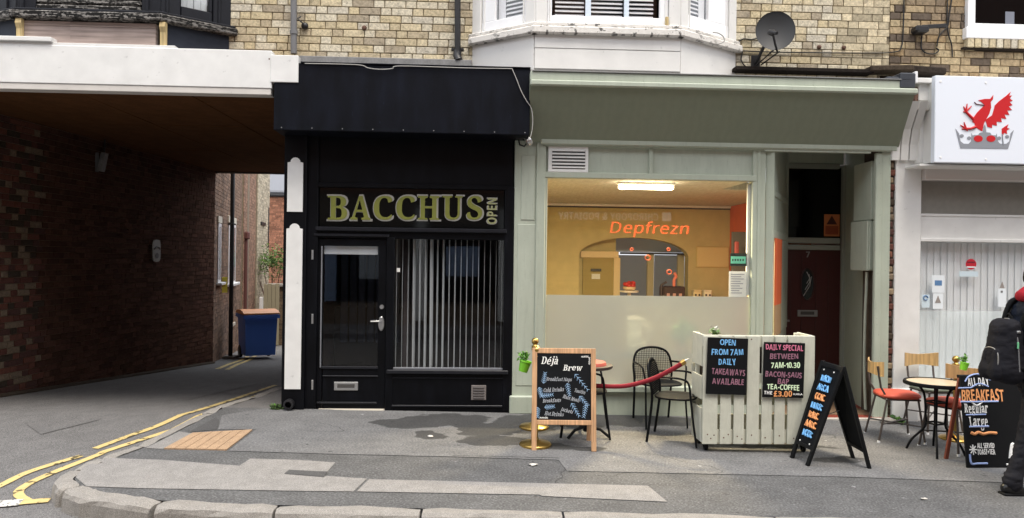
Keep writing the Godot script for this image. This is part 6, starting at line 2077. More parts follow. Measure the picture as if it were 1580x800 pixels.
func diner_chair(called: String, label: String, at: Vector3, turn: float, seat_mat: Material):
	var c := thing(called, label, "chair", at, turn, "wooden backed diner chairs")
	# padded seat
	var st := begin()
	st.set_smooth_group(0)
	var n := 28
	var rows := [[0.9, 0.0], [1.0, 0.012], [1.0, 0.03], [0.92, 0.045], [0.6, 0.055], [0.0, 0.058]]
	for r in rows.size() - 1:
		for i in n:
			var q := []
			for e in [[r, i], [r + 1, i], [r + 1, i + 1], [r, i + 1]]:
				var a: float = TAU * (e[1] % n) / n
				var k: float = rows[e[0]][0]
				q.append(Vector3(0.205 * k * signf(cos(a)) * pow(absf(cos(a)), 0.6), 0.44 + rows[e[0]][1], 0.2 * k * signf(sin(a)) * pow(absf(sin(a)), 0.6)))
			for t in [[0, 1, 2], [0, 2, 3]]:
				for v in t:
					st.add_vertex(q[v])
	st.generate_normals()
	pl(c, "seat", st.commit(), seat_mat)
	pl(c, "seat_base", bbox(Vector3(0.34, 0.02, 0.34), 0.008), M.leg_grey, Vector3(0, 0.43, 0))
	for s in [-1.0, 1.0]:
		pl(c, "leg", tube([Vector3(0.15 * s, 0.43, 0.15), Vector3(0.2 * s, 0.0, 0.2)], 0.011, 8), M.leg_grey)
		pl(c, "leg", tube([Vector3(0.15 * s, 0.43, -0.15), Vector3(0.19 * s, 0.0, -0.24)], 0.011, 8), M.leg_grey)
		pl(c, "back_post", tube([Vector3(0.13 * s, 0.42, -0.13), Vector3(0.15 * s, 0.55, -0.21), Vector3(0.15 * s, 0.76, -0.245)], 0.011, 8), M.leg_grey)
		for z in [0.2, -0.24]:
			pl(c, "foot_cap", lathe([Vector2(0.001, 0), Vector2(0.015, 0.0), Vector2(0.014, 0.02), Vector2(0.001, 0.022)], 10), M.white_upvc, Vector3((0.2 if z > 0.0 else 0.19) * s, 0, z))
	pl(c, "stretcher", tube([Vector3(-0.17, 0.17, 0.175), Vector3(0, 0.17, -0.02), Vector3(0.17, 0.17, -0.205)], 0.008, 6), M.leg_grey)
	pl(c, "stretcher", tube([Vector3(0.17, 0.18, 0.175), Vector3(0, 0.18, -0.02), Vector3(-0.17, 0.18, -0.205)], 0.008, 6), M.leg_grey)
	# bowed plywood back with a waisted outline
	st = begin()
	st.set_smooth_group(0)
	var cols := 14
	var P := func(i: int, top: bool, front: bool) -> Vector3:
		var u := i / float(cols) * 2.0 - 1.0
		var y := (0.80 + 0.022 * u * u * u * u - 0.012 * (1.0 - absf(u))) if top else (0.655 + 0.018 * (1.0 - u * u) - 0.006 * u * u * u * u)
		var end := 0.012 * pow(absf(u), 8.0)
		var z := -0.262 + 0.05 * u * u + (0.014 if front else 0.0)
		return Vector3(0.195 * u, y - (end if top else -end), z)
	for i in cols:
		quad(st, P.call(i, true, true), P.call(i + 1, true, true), P.call(i + 1, false, true), P.call(i, false, true), Vector3.BACK)
		quad(st, P.call(i, true, false), P.call(i + 1, true, false), P.call(i + 1, false, false), P.call(i, false, false), Vector3.FORWARD)
		quad(st, P.call(i, true, true), P.call(i + 1, true, true), P.call(i + 1, true, false), P.call(i, true, false), Vector3.UP)
		quad(st, P.call(i, false, true), P.call(i + 1, false, true), P.call(i + 1, false, false), P.call(i, false, false), Vector3.DOWN)
	for e in [0, cols]:
		quad(st, P.call(e, true, true), P.call(e, true, false), P.call(e, false, false), P.call(e, false, true), Vector3(-1 if e == 0 else 1, 0, 0))
	pl(c, "backrest", st.commit(), M.tan_ply)
	return c

func hanging_pot(label: String, at: Vector3, s: float, sd: int):
	var p := thing("plant_pot", label, "plant pot", at)
	var tilt := Basis(Vector3.BACK, -0.25)
	pl(p, "pot", lathe([Vector2(0.001, -0.06), Vector2(0.05, -0.06), Vector2(0.065, 0.05), Vector2(0.072, 0.055), Vector2(0.07, 0.07), Vector2(0.06, 0.065), Vector2(0.05, 0.03), Vector2(0.001, 0.03)], 18), M.lime, Vector3.ZERO, tilt.scaled(Vector3(s, s, s)))
	leafy(p, Vector3(0.0, 0.12 * s, 0), Vector3(0.08, 0.09, 0.07) * s, 70, 0.055 * s, [Color(0.08, 0.22, 0.04), Color(0.14, 0.3, 0.06)], sd)
	for i in 5:
		pl(p, "stem", tube([Vector3(0, 0.03, 0), Vector3(0.03 * (i - 2) * s, 0.15 * s, 0.02 * (i % 2))], 0.003, 5), M.lime)

func build_left_terrace_props():
	# ---- brass stanchions and rope
	stanchion("brass stanchion directly behind the wooden chalkboard sign", 826, 688, 0.93)
	stanchion("brass stanchion with lime plant pot against the green pilaster", 824, 661, 0.92)
	hanging_pot("lime green plant pot hung on brass stanchion by cafe pilaster", U(809, 566, 1.05), 0.85, 3)
	var rope := thing("velvet_rope", "red velvet barrier rope sagging towards the white planter", "rope", U(940, 597, 1.28))
	var pts := []
	for q in [[829, 553, 1.1], [855, 577, 0.98], [890, 592, 0.92], [925, 596, 0.93], [965, 596, 1.0], [1005, 586, 1.12], [1036, 571, 1.24], [1053, 561, 1.31]]:
		pts.append(U(q[0], q[1], q[2]))
	pw(rope, "rope", tube(smooth_path(pts, 5), 0.022, 10), M.velvet)
	pw(rope, "end_cap", tube([U(1051, 562, 1.31), U(1057, 558, 1.31)], 0.025, 10), M.brass)
	pw(rope, "hook", tube([U(1056, 558, 1.31), U(1063, 554, 1.31)], 0.012, 8, 0.006), M.silver)
	# ---- wooden chalkboard
	var f0 := G(823, 697)
	var f1 := G(917, 697)
	var mid := (f0 + f1) * 0.5
	var ab := thing("chalkboard_sign", "pine framed chalkboard sign headed Deja Brew", "sign", mid, -0.03)
	var w := f0.distance_to(f1) + 0.03
	var lean := Basis(Vector3.RIGHT, -0.15)
	var H := 0.945
	for s in [-1.0, 1.0]:
		pl(ab, "leg", bbox(Vector3(0.046, H, 0.022), 0.004), M.pine, lean * Vector3((w * 0.5 - 0.023) * s, H * 0.5, 0), lean)
	pl(ab, "top_rail", bbox(Vector3(w - 0.092, 0.05, 0.022), 0.004), M.pine, lean * Vector3(0, H - 0.025, 0), lean)
	pl(ab, "bottom_rail", bbox(Vector3(w - 0.092, 0.045, 0.022), 0.004), M.pine, lean * Vector3(0, 0.26, 0), lean)
	var bh := H - 0.05 - 0.2825
	var bc := Vector3(0, 0.2825 + bh * 0.5, 0)
	pl(ab, "board", bbox(Vector3(w - 0.09, bh, 0.012), 0.001), M.chalkboard, lean * bc, lean)
	var back := Basis(Vector3.RIGHT, 0.2)
	var hinge := lean * Vector3(0, H - 0.02, -0.02)
	for s in [-1.0, 1.0]:
		pl(ab, "rear_leg", bbox(Vector3(0.042, H * 0.98, 0.02), 0.004), M.pine, hinge + back * Vector3((w * 0.5 - 0.03) * s, -H * 0.49, -0.012), back)
	pl(ab, "rear_board", bbox(Vector3(w - 0.1, 0.6, 0.01), 0.001), M.chalkboard, hinge + back * Vector3(0, -0.34, -0.012), back)
	pl(ab, "rear_rail", bbox(Vector3(w - 0.1, 0.045, 0.02), 0.004), M.pine, hinge + back * Vector3(0, -0.68, -0.012), back)
	# writing: board coordinates from the photograph (533 x 800 crop)
	var bx := func(cx: float, cy: float) -> Vector3:
		return lean * Vector3((cx - 278.0) / 378.0 * (w - 0.09) * 1.0, bc.y + (342.0 - cy) / 470.0 * bh, 0.0075)
	var slant := lean * Basis(Vector3(1, 0, 0), Vector3(0.2, 1, 0), Vector3(0, 0, 1))
	hand(ab, "Déjà", serif, bx.call(182, 158), 0.165, 0.085 * 0.8, M.chalk_white, slant, 91)
	hand(ab, "Brew", serif, bx.call(342, 208), 0.185, 0.068 * 0.8, M.chalk_white, slant, 91)
	var soft := flat("chalk_grey", 172, 176, 182, 0.9)
	var rows := [["Breakfast Naps", 245, 290, 0.24, 0.042, -0.02], ["Cold Drinks", 208, 365, 0.19, 0.045, 0.06], ["Toasties", 390, 375, 0.11, 0.04, -0.2], ["Breakfasts", 195, 440, 0.17, 0.042, 0.05], ["Main Meals", 330, 425, 0.17, 0.04, -0.25], ["Jackets", 300, 510, 0.12, 0.04, -0.22], ["Hot Drinks", 212, 535, 0.18, 0.042, -0.06]]
	for r in rows:
		hand(ab, r[0], serif, bx.call(r[1], r[2]), r[3], r[4] * 0.8, soft, slant * Basis(Vector3.BACK, r[5]), int(r[1]))
	var o := lean * Vector3(0, 0, 0.0075)
	for q in [[135, 320, 145, 250], [355, 255, 440, 360], [300, 320, 315, 400], [105, 350, 120, 410], [120, 410, 195, 400], [385, 410, 440, 470], [430, 470, 415, 550], [330, 460, 380, 545], [145, 490, 205, 482], [95, 490, 95, 555]]:
		var a: Vector3 = lean.inverse() * bx.call(q[0], q[1])
		var b: Vector3 = lean.inverse() * bx.call(q[2], q[3])
		sprig(ab, Vector2(a.x, a.y), Vector2(b.x, b.y), lean, o, M.chalk_blue)
	scribble(ab, bx.call(425, 128), lean, 0.07, 0.012, M.chalk_white, 5, 4, 0.003)
	scribble(ab, bx.call(140, 562), lean, 0.08, 0.012, M.chalk_white, 5, 5, 0.003)
	scribble(ab, bx.call(455, 155), lean * Basis(Vector3.BACK, PI / 2), 0.07, 0.012, M.chalk_white, 5, 6, 0.003)
	# ---- table and chairs
	var tp := U(905, 563, 0.85)
	var table := thing("bistro_table", "small dark round table behind the pine chalkboard", "table", Vector3(tp.x, gy(tp.x, 0.85), 0.85))
	var th: float = tp.y - gy(tp.x, 0.85)
	pl(table, "top", lathe([Vector2(0.001, th - 0.03), Vector2(0.25, th - 0.03), Vector2(0.26, th - 0.02), Vector2(0.26, th), Vector2(0.001, th)], 32), flat("table_dark", 52, 40, 38, 0.5))
	pl(table, "cloth", lathe([Vector2(0.001, th + 0.035), Vector2(0.19, th + 0.03), Vector2(0.2, th + 0.002)], 24), flat("menu_red", 176, 84, 70, 0.7))
	pl(table, "column", tube([Vector3(0, 0.05, 0), Vector3(0, th - 0.03, 0)], 0.025, 10), M.metal_black)
	for i in 3:
		var a := i * TAU / 3.0 + 0.4
		pl(table, "foot", tube([Vector3(0, 0.1, 0), Vector3(cos(a) * 0.15, 0.08, sin(a) * 0.15), Vector3(cos(a) * 0.24, 0.015, sin(a) * 0.24)], 0.015, 8), M.metal_black)
	var ca := G(1017, 655)
	bistro_chair("bistro_chair", "black wire chair with rounded back nearest the cafe window", ca, 0.12)
	var cb := G(1043, 680)
	bistro_chair("bistro_chair", "black wire chair beside the white planter under rope end", cb, 1.15)
	var cc := G(904, 670)
	bistro_chair("bistro_chair", "black wire chair half hidden behind the pine chalkboard", cc, 1.45)
	build_planter()
	build_black_board()

func build_planter():
	var zf := 1.34
	var pl0 := thing("pallet_planter", "pale green pallet planter on castors holding two chalkboards", "planter", G(1163, 694))
	var m: Material = M.pallet_paint
	var xs := [[1085, 1108], [1112, 1129], [1133, 1149], [1153, 1172], [1176, 1192], [1196, 1212], [1216, 1257]]
	for q in xs:
		pb(pl0, "slat", m, q[0], 519, q[1], 686, zf, 0.018, 0.003)
	pb(pl0, "top_rail", m, 1085, 518, 1257, 536, zf - 0.02, 0.022, 0.003)
	pb(pl0, "middle_rail", m, 1085, 577, 1257, 592, zf - 0.02, 0.022, 0.003)
	pb(pl0, "bottom_rail", m, 1085, 664, 1257, 684, zf - 0.02, 0.022, 0.003)
	var x0 := U(1085, 600, zf).x
	var x1 := U(1257, 600, zf).x
	var y0 := U(1170, 685, zf).y
	var y1 := U(1170, 518, zf).y
	var zb := zf - 0.36
	# sides, back and floor
	for x in [x0, x1 - 0.02]:
		for k in 3:
			var ya := [y0, y0 + 0.40, y1 - 0.3][k] as float
			var yb := [y0 + 0.32, y0 + 0.62, y1][k] as float
			mb(pl0, "side_board", m, Vector3(x, ya, zb), Vector3(x + 0.02, yb, zf - 0.045), 0.003)
		mb(pl0, "corner_post", m, Vector3(x + (0.021 if x == x0 else -0.041), y0, zb + 0.02), Vector3(x + (0.06 if x == x0 else -0.001), y1 - 0.005, zb + 0.06), 0.003)
	for k in 4:
		mb(pl0, "back_board", m, Vector3(x0, y0 + 0.04 + k * 0.25, zb - 0.02), Vector3(x1, y0 + 0.2 + k * 0.25, zb - 0.001), 0.003)
	mb(pl0, "trough", flat("soil_dark", 60, 50, 42, 0.95), Vector3(x0 + 0.07, y0 + 0.6, zb + 0.02), Vector3(x1 - 0.07, y1 - 0.1, zf - 0.06), 0.0)
	for q in [[1092, 671], [1097, 677], [1102, 672], [1117, 676], [1124, 671], [1138, 674], [1145, 678], [1160, 672], [1181, 676], [1203, 673], [1225, 677], [1236, 530], [1160, 524], [1244, 672], [1110, 524]]:
		pw(pl0, "nail_hole", lathe([Vector2(0.0005, 0.0015), Vector2(0.006, 0.001), Vector2(0.007, 0)], 8), M.rust, U(q[0], q[1], zf + 0.0005), Basis(Vector3.RIGHT, PI / 2))
	for x in [x0 + 0.06, x1 - 0.06]:
		for z in [zb + 0.06, zf - 0.09]:
			var wy := gy(x, z) + 0.036
			var wh := pw(pl0, "castor", lathe([Vector2(0.01, -0.015), Vector2(0.03, -0.016), Vector2(0.036, -0.008), Vector2(0.036, 0.008), Vector2(0.03, 0.016), Vector2(0.01, 0.015)], 18), M.metal_black, Vector3(x, wy, z), Basis(Vector3.BACK, PI / 2))
			pw(wh, "fork", bbox(Vector3(0.05, maxf(y0 - wy, 0.02), 0.04), 0.005), M.metal_black, Vector3(x, (y0 + wy) * 0.5 + 0.005, z - 0.01))
	var plant := thing("potted_plant", "small white flowering plant peeping over the pallet planter", "plant", Vector3(U(1103, 518, zf - 0.15).x, y1 - 0.1, zf - 0.16))
	leafy(plant, Vector3(0, 0.12, 0), Vector3(0.07, 0.06, 0.05), 60, 0.04, [Color(0.12, 0.25, 0.06), Color(0.2, 0.32, 0.1)], 12)
	leafy(plant, Vector3(0, 0.15, 0.01), Vector3(0.06, 0.035, 0.05), 40, 0.03, [Color(0.7, 0.72, 0.66), Color(0.8, 0.8, 0.74)], 13, "flowers")
	pl(plant, "stem", tube([Vector3(0, 0, 0), Vector3(0.01, 0.12, 0)], 0.006, 6), M.lime)
	# two chalkboards leaning on the slats
	var tops := [[1091, 522, 1153, 609, -0.025], [1178, 529, 1241, 614, -0.02]]
	for k in 2:
		var q: Array = tops[k]
		var c := U((q[0] + q[2]) * 0.5, (q[1] + q[3]) * 0.5, zf + 0.016)
		var bw := U(q[2], 560, zf).x - U(q[0], 560, zf).x
		var bh := U(1160, q[1], zf).y - U(1160, q[3], zf).y
		var b := Basis(Vector3.BACK, q[4])
		var bd := thing("price_board", ["chalk board reading open from 7am daily on planter", "chalk board listing the daily special at three pounds"][k], "sign", c)
		bd.transform.basis = b
		W[bd] = bd.transform
		pl(bd, "panel", bbox(Vector3(bw, bh, 0.014), 0.002), M.board_black)
		var rows := [["OPEN", 0.42, 0.40, 0.36, 0.6, "print_blue"], ["FROM 7AM", 0.25, 0.8, 0.36, 0.6, "print_blue"], ["DAILY", 0.08, 0.44, 0.36, 0.6, "print_blue"], ["TAKEAWAYS", -0.1, 0.84, 0.36, 0.5, "print_mauve"], ["AVAILABLE", -0.27, 0.8, 0.36, 0.5, "print_mauve"]] if k == 0 else [["DAILY SPECIAL", 0.41, 0.92, 0.4, 0.5, "print_pink"], ["BETWEEN", 0.25, 0.7, 0.36, 0.5, "print_mauve"], ["7AM-10.30", 0.09, 0.72, 0.36, 0.6, "print_lime"], ["BACON-SAUS", -0.08, 0.9, 0.36, 0.5, "print_mauve"], ["BAP", -0.205, 0.28, 0.3, 0.5, "print_mauve"], ["TEA-COFFEE", -0.31, 0.8, 0.34, 0.6, "print_lime"], ["£3.00", -0.43, 0.46, 0.3, 0.5, "print_orange"]]
		for r in rows:
			var dx := 0.04 * bw if r[0] in ["TAKEAWAYS", "AVAILABLE", "7AM-10.30"] else 0.0
			hand(bd, r[0], sans, Vector3(dx, r[1] * bh, 0.0085), r[2] * bw, (0.105 if k == 0 else 0.098) * bh, M[r[5]], Basis(Vector3.BACK, 0.03 * sin(r[1] * 9.0)), int(100 + r[1] * 90))
		if k == 1:
			text(bd, "writing", "THE", sans, Vector3(-0.37 * bw, -0.415 * bh, 0.0085), 0.2 * bw, 0.06 * bh, 0.002, M.print_white, b, false)
			scribble(bd, Vector3(0.37 * bw, -0.43 * bh, 0.0085), Basis.IDENTITY, 0.22 * bw, 0.03 * bh, M.print_white, 4, 8, 0.003)

func build_black_board():
	var L1 := Vector3(2.82, 0, 1.64)
	var L2 := Vector3(2.90, 0, 1.90)
	var R1 := Vector3(3.39, 0, 1.64)
	var R2 := Vector3(3.41, 0, 1.93)
	for p in [[0], [1], [2], [3]]:
		pass
	L1 = G(1222, 708)
	L2 = G(1246, 720)
	R1 = G(1317, 708)
	R2 = G(1342, 724)
	var T1 := U(1270, 557, L1.z + 0.02)
	var T2 := U(1302, 566, L2.z + 0.03)
	var o := (L1 + L2 + R1 + R2) * 0.25
	var s := thing("pavement_sign", "black folding A board standing open with blue and orange writing", "sign", o)
	L1 -= o
	L2 -= o
	R1 -= o
	R2 -= o
	T1 -= o
	T2 -= o
	var blk: Material = M.board_black
	for pr in [[L1, L2], [R1, R2]]:
		var a: Vector3 = pr[0]
		var b: Vector3 = pr[1]
		var side: Vector3 = b - a
		bar(s, "leg", blk, a, T1, 0.035, 0.028, side)
		bar(s, "leg", blk, b, T2, 0.035, 0.028, side)
		var lo := 0.17
		var pa := a.lerp(T1, lo)
		var pb2 := b.lerp(T2, lo)
		bar(s, "rail", blk, pa, pb2, 0.03, 0.026, T1 - a)
		bar(s, "rail", blk, a.lerp(T1, 0.97), b.lerp(T2, 0.97), 0.04, 0.03, T1 - a)
		# panel between the legs
		var st := begin()
		var n := (T1 - a).cross(b - a).normalized() * 0.006
		var qs := [pa, pb2, b.lerp(T2, 0.96), a.lerp(T1, 0.96)]
		quad(st, qs[0] + n, qs[1] + n, qs[2] + n, qs[3] + n, n)
		quad(st, qs[0] - n, qs[1] - n, qs[2] - n, qs[3] - n, -n)
		pl(s, "panel", st.commit(), M.chalkboard)
	# writing on the panel that faces left
	var x := (L2 - L1).normalized()
	var mid0 := (L1 + L2) * 0.5
	var midt := (T1 + T2) * 0.5
	var y := (midt - mid0).normalized()
	y = (y - x * y.dot(x)).normalized()
	var b2 := Basis(x, y, x.cross(y))
	var len := mid0.distance_to(midt)
	var ww := L1.distance_to(L2)
	var cols := ["print_blue", "print_blue", "print_orange", "print_blue", "print_orange", "print_orange", "print_blue"]
	for i in 7:
		var t := 0.84 - i * 0.092
		scribble(s, mid0 + (midt - mid0) * t + b2.z * 0.012, b2, ww * (0.56 + 0.1 * (i % 2)), 0.055, M[cols[i]], 4, 20 + i, 0.0095, "writing")
	for q in [[-0.3, 0.92], [0.3, 0.92], [-0.3, 0.2], [0.3, 0.2]]:
		pl(s, "screw_cap", blob(Vector3(0.008, 0.008, 0.004), 8, 6), M.print_white, mid0 + (midt - mid0) * q[1] + x * q[0] * ww + b2.z * 0.016, b2)
	pl(s, "stay_chain", tube([(L1 + T1) * 0.5 + x * 0.02, (L1 + T1 + R1 + T1) * 0.25 + Vector3(0, -0.06, 0), (R1 + T1) * 0.5 + x * 0.02], 0.004, 5), M.steel_dull)

func build_right_terrace_props():
	stanchion("brass stanchion behind the bistro table near white shop", 1474, 679, 0.86)
	hanging_pot("lime green plant pot hung on brass stanchion by menu board", U(1488, 566, 1.15), 0.6, 5)
	# table with scrolled black base
	var tp := U(1445, 590, 1.2)
	var tz := 1.2
	var t := thing("bistro_table", "round bistro table with black scrolled legs and pale top", "table", Vector3(tp.x, gy(tp.x, tz), tz))
	var th: float = tp.y - gy(tp.x, tz)
	pl(t, "top", lathe([Vector2(0.001, th - 0.012), Vector2(0.262, th - 0.012), Vector2(0.262, th), Vector2(0.001, th)], 40), flat("table_top", 196, 178, 150, 0.25))
	pl(t, "rim", lathe([Vector2(0.258, th - 0.03), Vector2(0.282, th - 0.028), Vector2(0.286, th - 0.012), Vector2(0.28, th + 0.006), Vector2(0.258, th + 0.006)], 40), M.metal_black)
	for i in 4:
		var a := i * PI / 2.0 + 0.5
		var e := Vector3(cos(a), 0, sin(a))
		pl(t, "leg", tube(smooth_path([e * 0.16 + Vector3(0, th - 0.03, 0), e * 0.1 + Vector3(0, th - 0.12, 0), e * 0.085 + Vector3(0, th * 0.55, 0), e * 0.09 + Vector3(0, th * 0.36, 0), e * 0.2 + Vector3(0, th * 0.16, 0), e * 0.25 + Vector3(0, 0.0, 0)], 5), 0.011, 8), M.metal_black)
		var e2 := Vector3(cos(a + PI / 2), 0, sin(a + PI / 2))
		pl(t, "stretcher", tube([e * 0.088 + Vector3(0, th * 0.72, 0), e2 * 0.088 + Vector3(0, th * 0.72, 0)], 0.009, 6), M.metal_black)
		pl(t, "stretcher", tube([e * 0.088 + Vector3(0, th * 0.42, 0), e2 * 0.088 + Vector3(0, th * 0.42, 0)], 0.009, 6), M.metal_black)
	pl(t, "spindle", tube([Vector3(0, th * 0.42, 0), Vector3(0, th - 0.02, 0)], 0.008, 6), M.metal_black)
	diner_chair("diner_chair", "red seated chair beside the black A board facing table", G(1383, 678), 1.42, M.seat_red)
	diner_chair("diner_chair", "tan backed chair with grey green seat behind the bistro table", G(1440, 664), 0.05, M.seat_green)
	diner_chair("diner_chair", "red seated chair tucked behind the all day breakfast board", G(1468, 694), -1.15, M.seat_red)
	build_menu_board()
	var weeds := thing("weeds", "tuft of green weeds at the white pilaster foot", "weeds", G(1378, 652))
	leafy(weeds, Vector3(0.02, 0.03, 0.05), Vector3(0.16, 0.05, 0.07), 160, 0.06, [Color(0.08, 0.2, 0.04), Color(0.14, 0.26, 0.06), Color(0.05, 0.12, 0.03)], 41)
	pl(weeds, "stem", tube([Vector3(0, -0.01, 0.04), Vector3(0.03, 0.07, 0.06)], 0.004, 5), M.lime)
	var w2 := thing("weeds", "small weeds by the black shop corner and drain outlet", "weeds", G(427, 632))
	leafy(w2, Vector3(0, 0.03, 0.02), Vector3(0.1, 0.05, 0.05), 90, 0.05, [Color(0.07, 0.13, 0.04), Color(0.1, 0.16, 0.05)], 42)
	pl(w2, "stem", tube([Vector3(0, -0.01, 0.02), Vector3(-0.02, 0.07, 0.03)], 0.004, 5), M.lime)
	var st := thing("loose_stone", "grey stone lying at the brick pier foot", "stone", G(1366, 652))
	pl(st, "stone", blob(Vector3(0.09, 0.04, 0.06), 14, 9, 0.35, 4), M.granite, Vector3(0.0, 0.025, 0.06))

func build_menu_board():
	var f0 := G(1492, 723)
	var W0 := 0.68
	var s := thing("menu_board", "black menu board reading all day breakfast regular and large", "sign", f0, 0.06)
	var lean := Basis(Vector3.RIGHT, -0.13)
	var H := 0.83
	pl(s, "panel", bbox(Vector3(W0, H, 0.02), 0.003), M.board_black, lean * Vector3(W0 * 0.5, H * 0.5, 0), lean)
	var wood := flat("brown_leg", 128, 66, 48, 0.5)
	for x in [0.02, W0 - 0.02]:
		bar(s, "rear_leg", wood, Vector3(x - 0.03, 0.0, -0.26), lean * Vector3(x, H * 0.98, -0.02), 0.035, 0.025, Vector3.RIGHT)
	pl(s, "top_rail", bbox(Vector3(W0, 0.03, 0.03), 0.004), M.board_black, lean * Vector3(W0 * 0.5, H - 0.01, -0.025), lean)
	var pos := func(cx: float, cy: float) -> Vector3:     # 471 x 800 crop of the board
		return lean * Vector3((cx - 50.0) / 471.0 * 100.0 / 178.0, (735.0 - cy) / 4.7 / 172.0, 0.0115)
	var serif_s := lean
	hand(s, "ALL DAY", sans, pos.call(195, 112), 0.215, 0.075, M.print_white, lean * Basis(Vector3.BACK, 0.05), 63)
	hand(s, "BREAKFAST", sans, pos.call(225, 210), 0.42, 0.1, M.print_orange, lean, 77)
	hand(s, "Regular", serif, pos.call(160, 305), 0.235, 0.085, M.print_white, lean, 63)
	hand(s, "Large", serif, pos.call(172, 400), 0.185, 0.09, M.print_white, lean, 49)
	hand(s, "ALL SERVED", sans, pos.call(215, 575), 0.17, 0.045, M.print_white, lean, 84)
	hand(s, "TOAST+TEA", sans, pos.call(215, 620), 0.175, 0.045, M.print_white, lean, 77)
	var stroke := func(called: String, list: Array, r: float, m: Material):
		var pts := []
		for q in list:
			pts.append(pos.call(q[0], q[1]))
		pl(s, called, tube(smooth_path(pts, 4), r, 5), m)
	stroke.call("swash", [[85, 110], [120, 72], [190, 55], [260, 72], [295, 100]], 0.008, M.print_periwinkle)
	stroke.call("swash", [[130, 155], [200, 125], [275, 148]], 0.007, M.print_periwinkle)
	stroke.call("underline", [[28, 157], [130, 155]], 0.007, M.print_periwinkle)
	stroke.call("underline", [[38, 256], [120, 258], [345, 256]], 0.009, M.print_periwinkle)
	stroke.call("swash", [[115, 250], [165, 285], [215, 258]], 0.008, M.print_white)
	stroke.call("underline", [[70, 352], [235, 350]], 0.007, M.print_periwinkle)
	stroke.call("underline", [[90, 438], [250, 436]], 0.009, M.print_periwinkle)
	stroke.call("wave", [[100, 480], [130, 490], [160, 478], [200, 490], [250, 482], [310, 486]], 0.014, M.print_orange)
	stroke.call("corner_mark", [[78, 635], [84, 700], [130, 702], [215, 702]], 0.01, M.print_periwinkle)
	for i in 4:
		var a := PI * i / 4.0
		stroke.call("star_ray", [[108 - 30 * cos(a), 603 - 36 * sin(a)], [108 + 30 * cos(a), 603 + 36 * sin(a)]], 0.005, M.print_white)
	stroke.call("mug_drawing", [[402, 668], [425, 575], [448, 575], [440, 668]], 0.012, M.print_white)
	stroke.call("mug_drawing", [[415, 650], [432, 590], [428, 655]], 0.016, M.print_white)
	stroke.call("mug_handle", [[448, 590], [470, 600], [466, 635], [445, 640]], 0.006, M.print_white)
	stroke.call("foot_mark", [[370, 712], [440, 710]], 0.009, M.print_white)

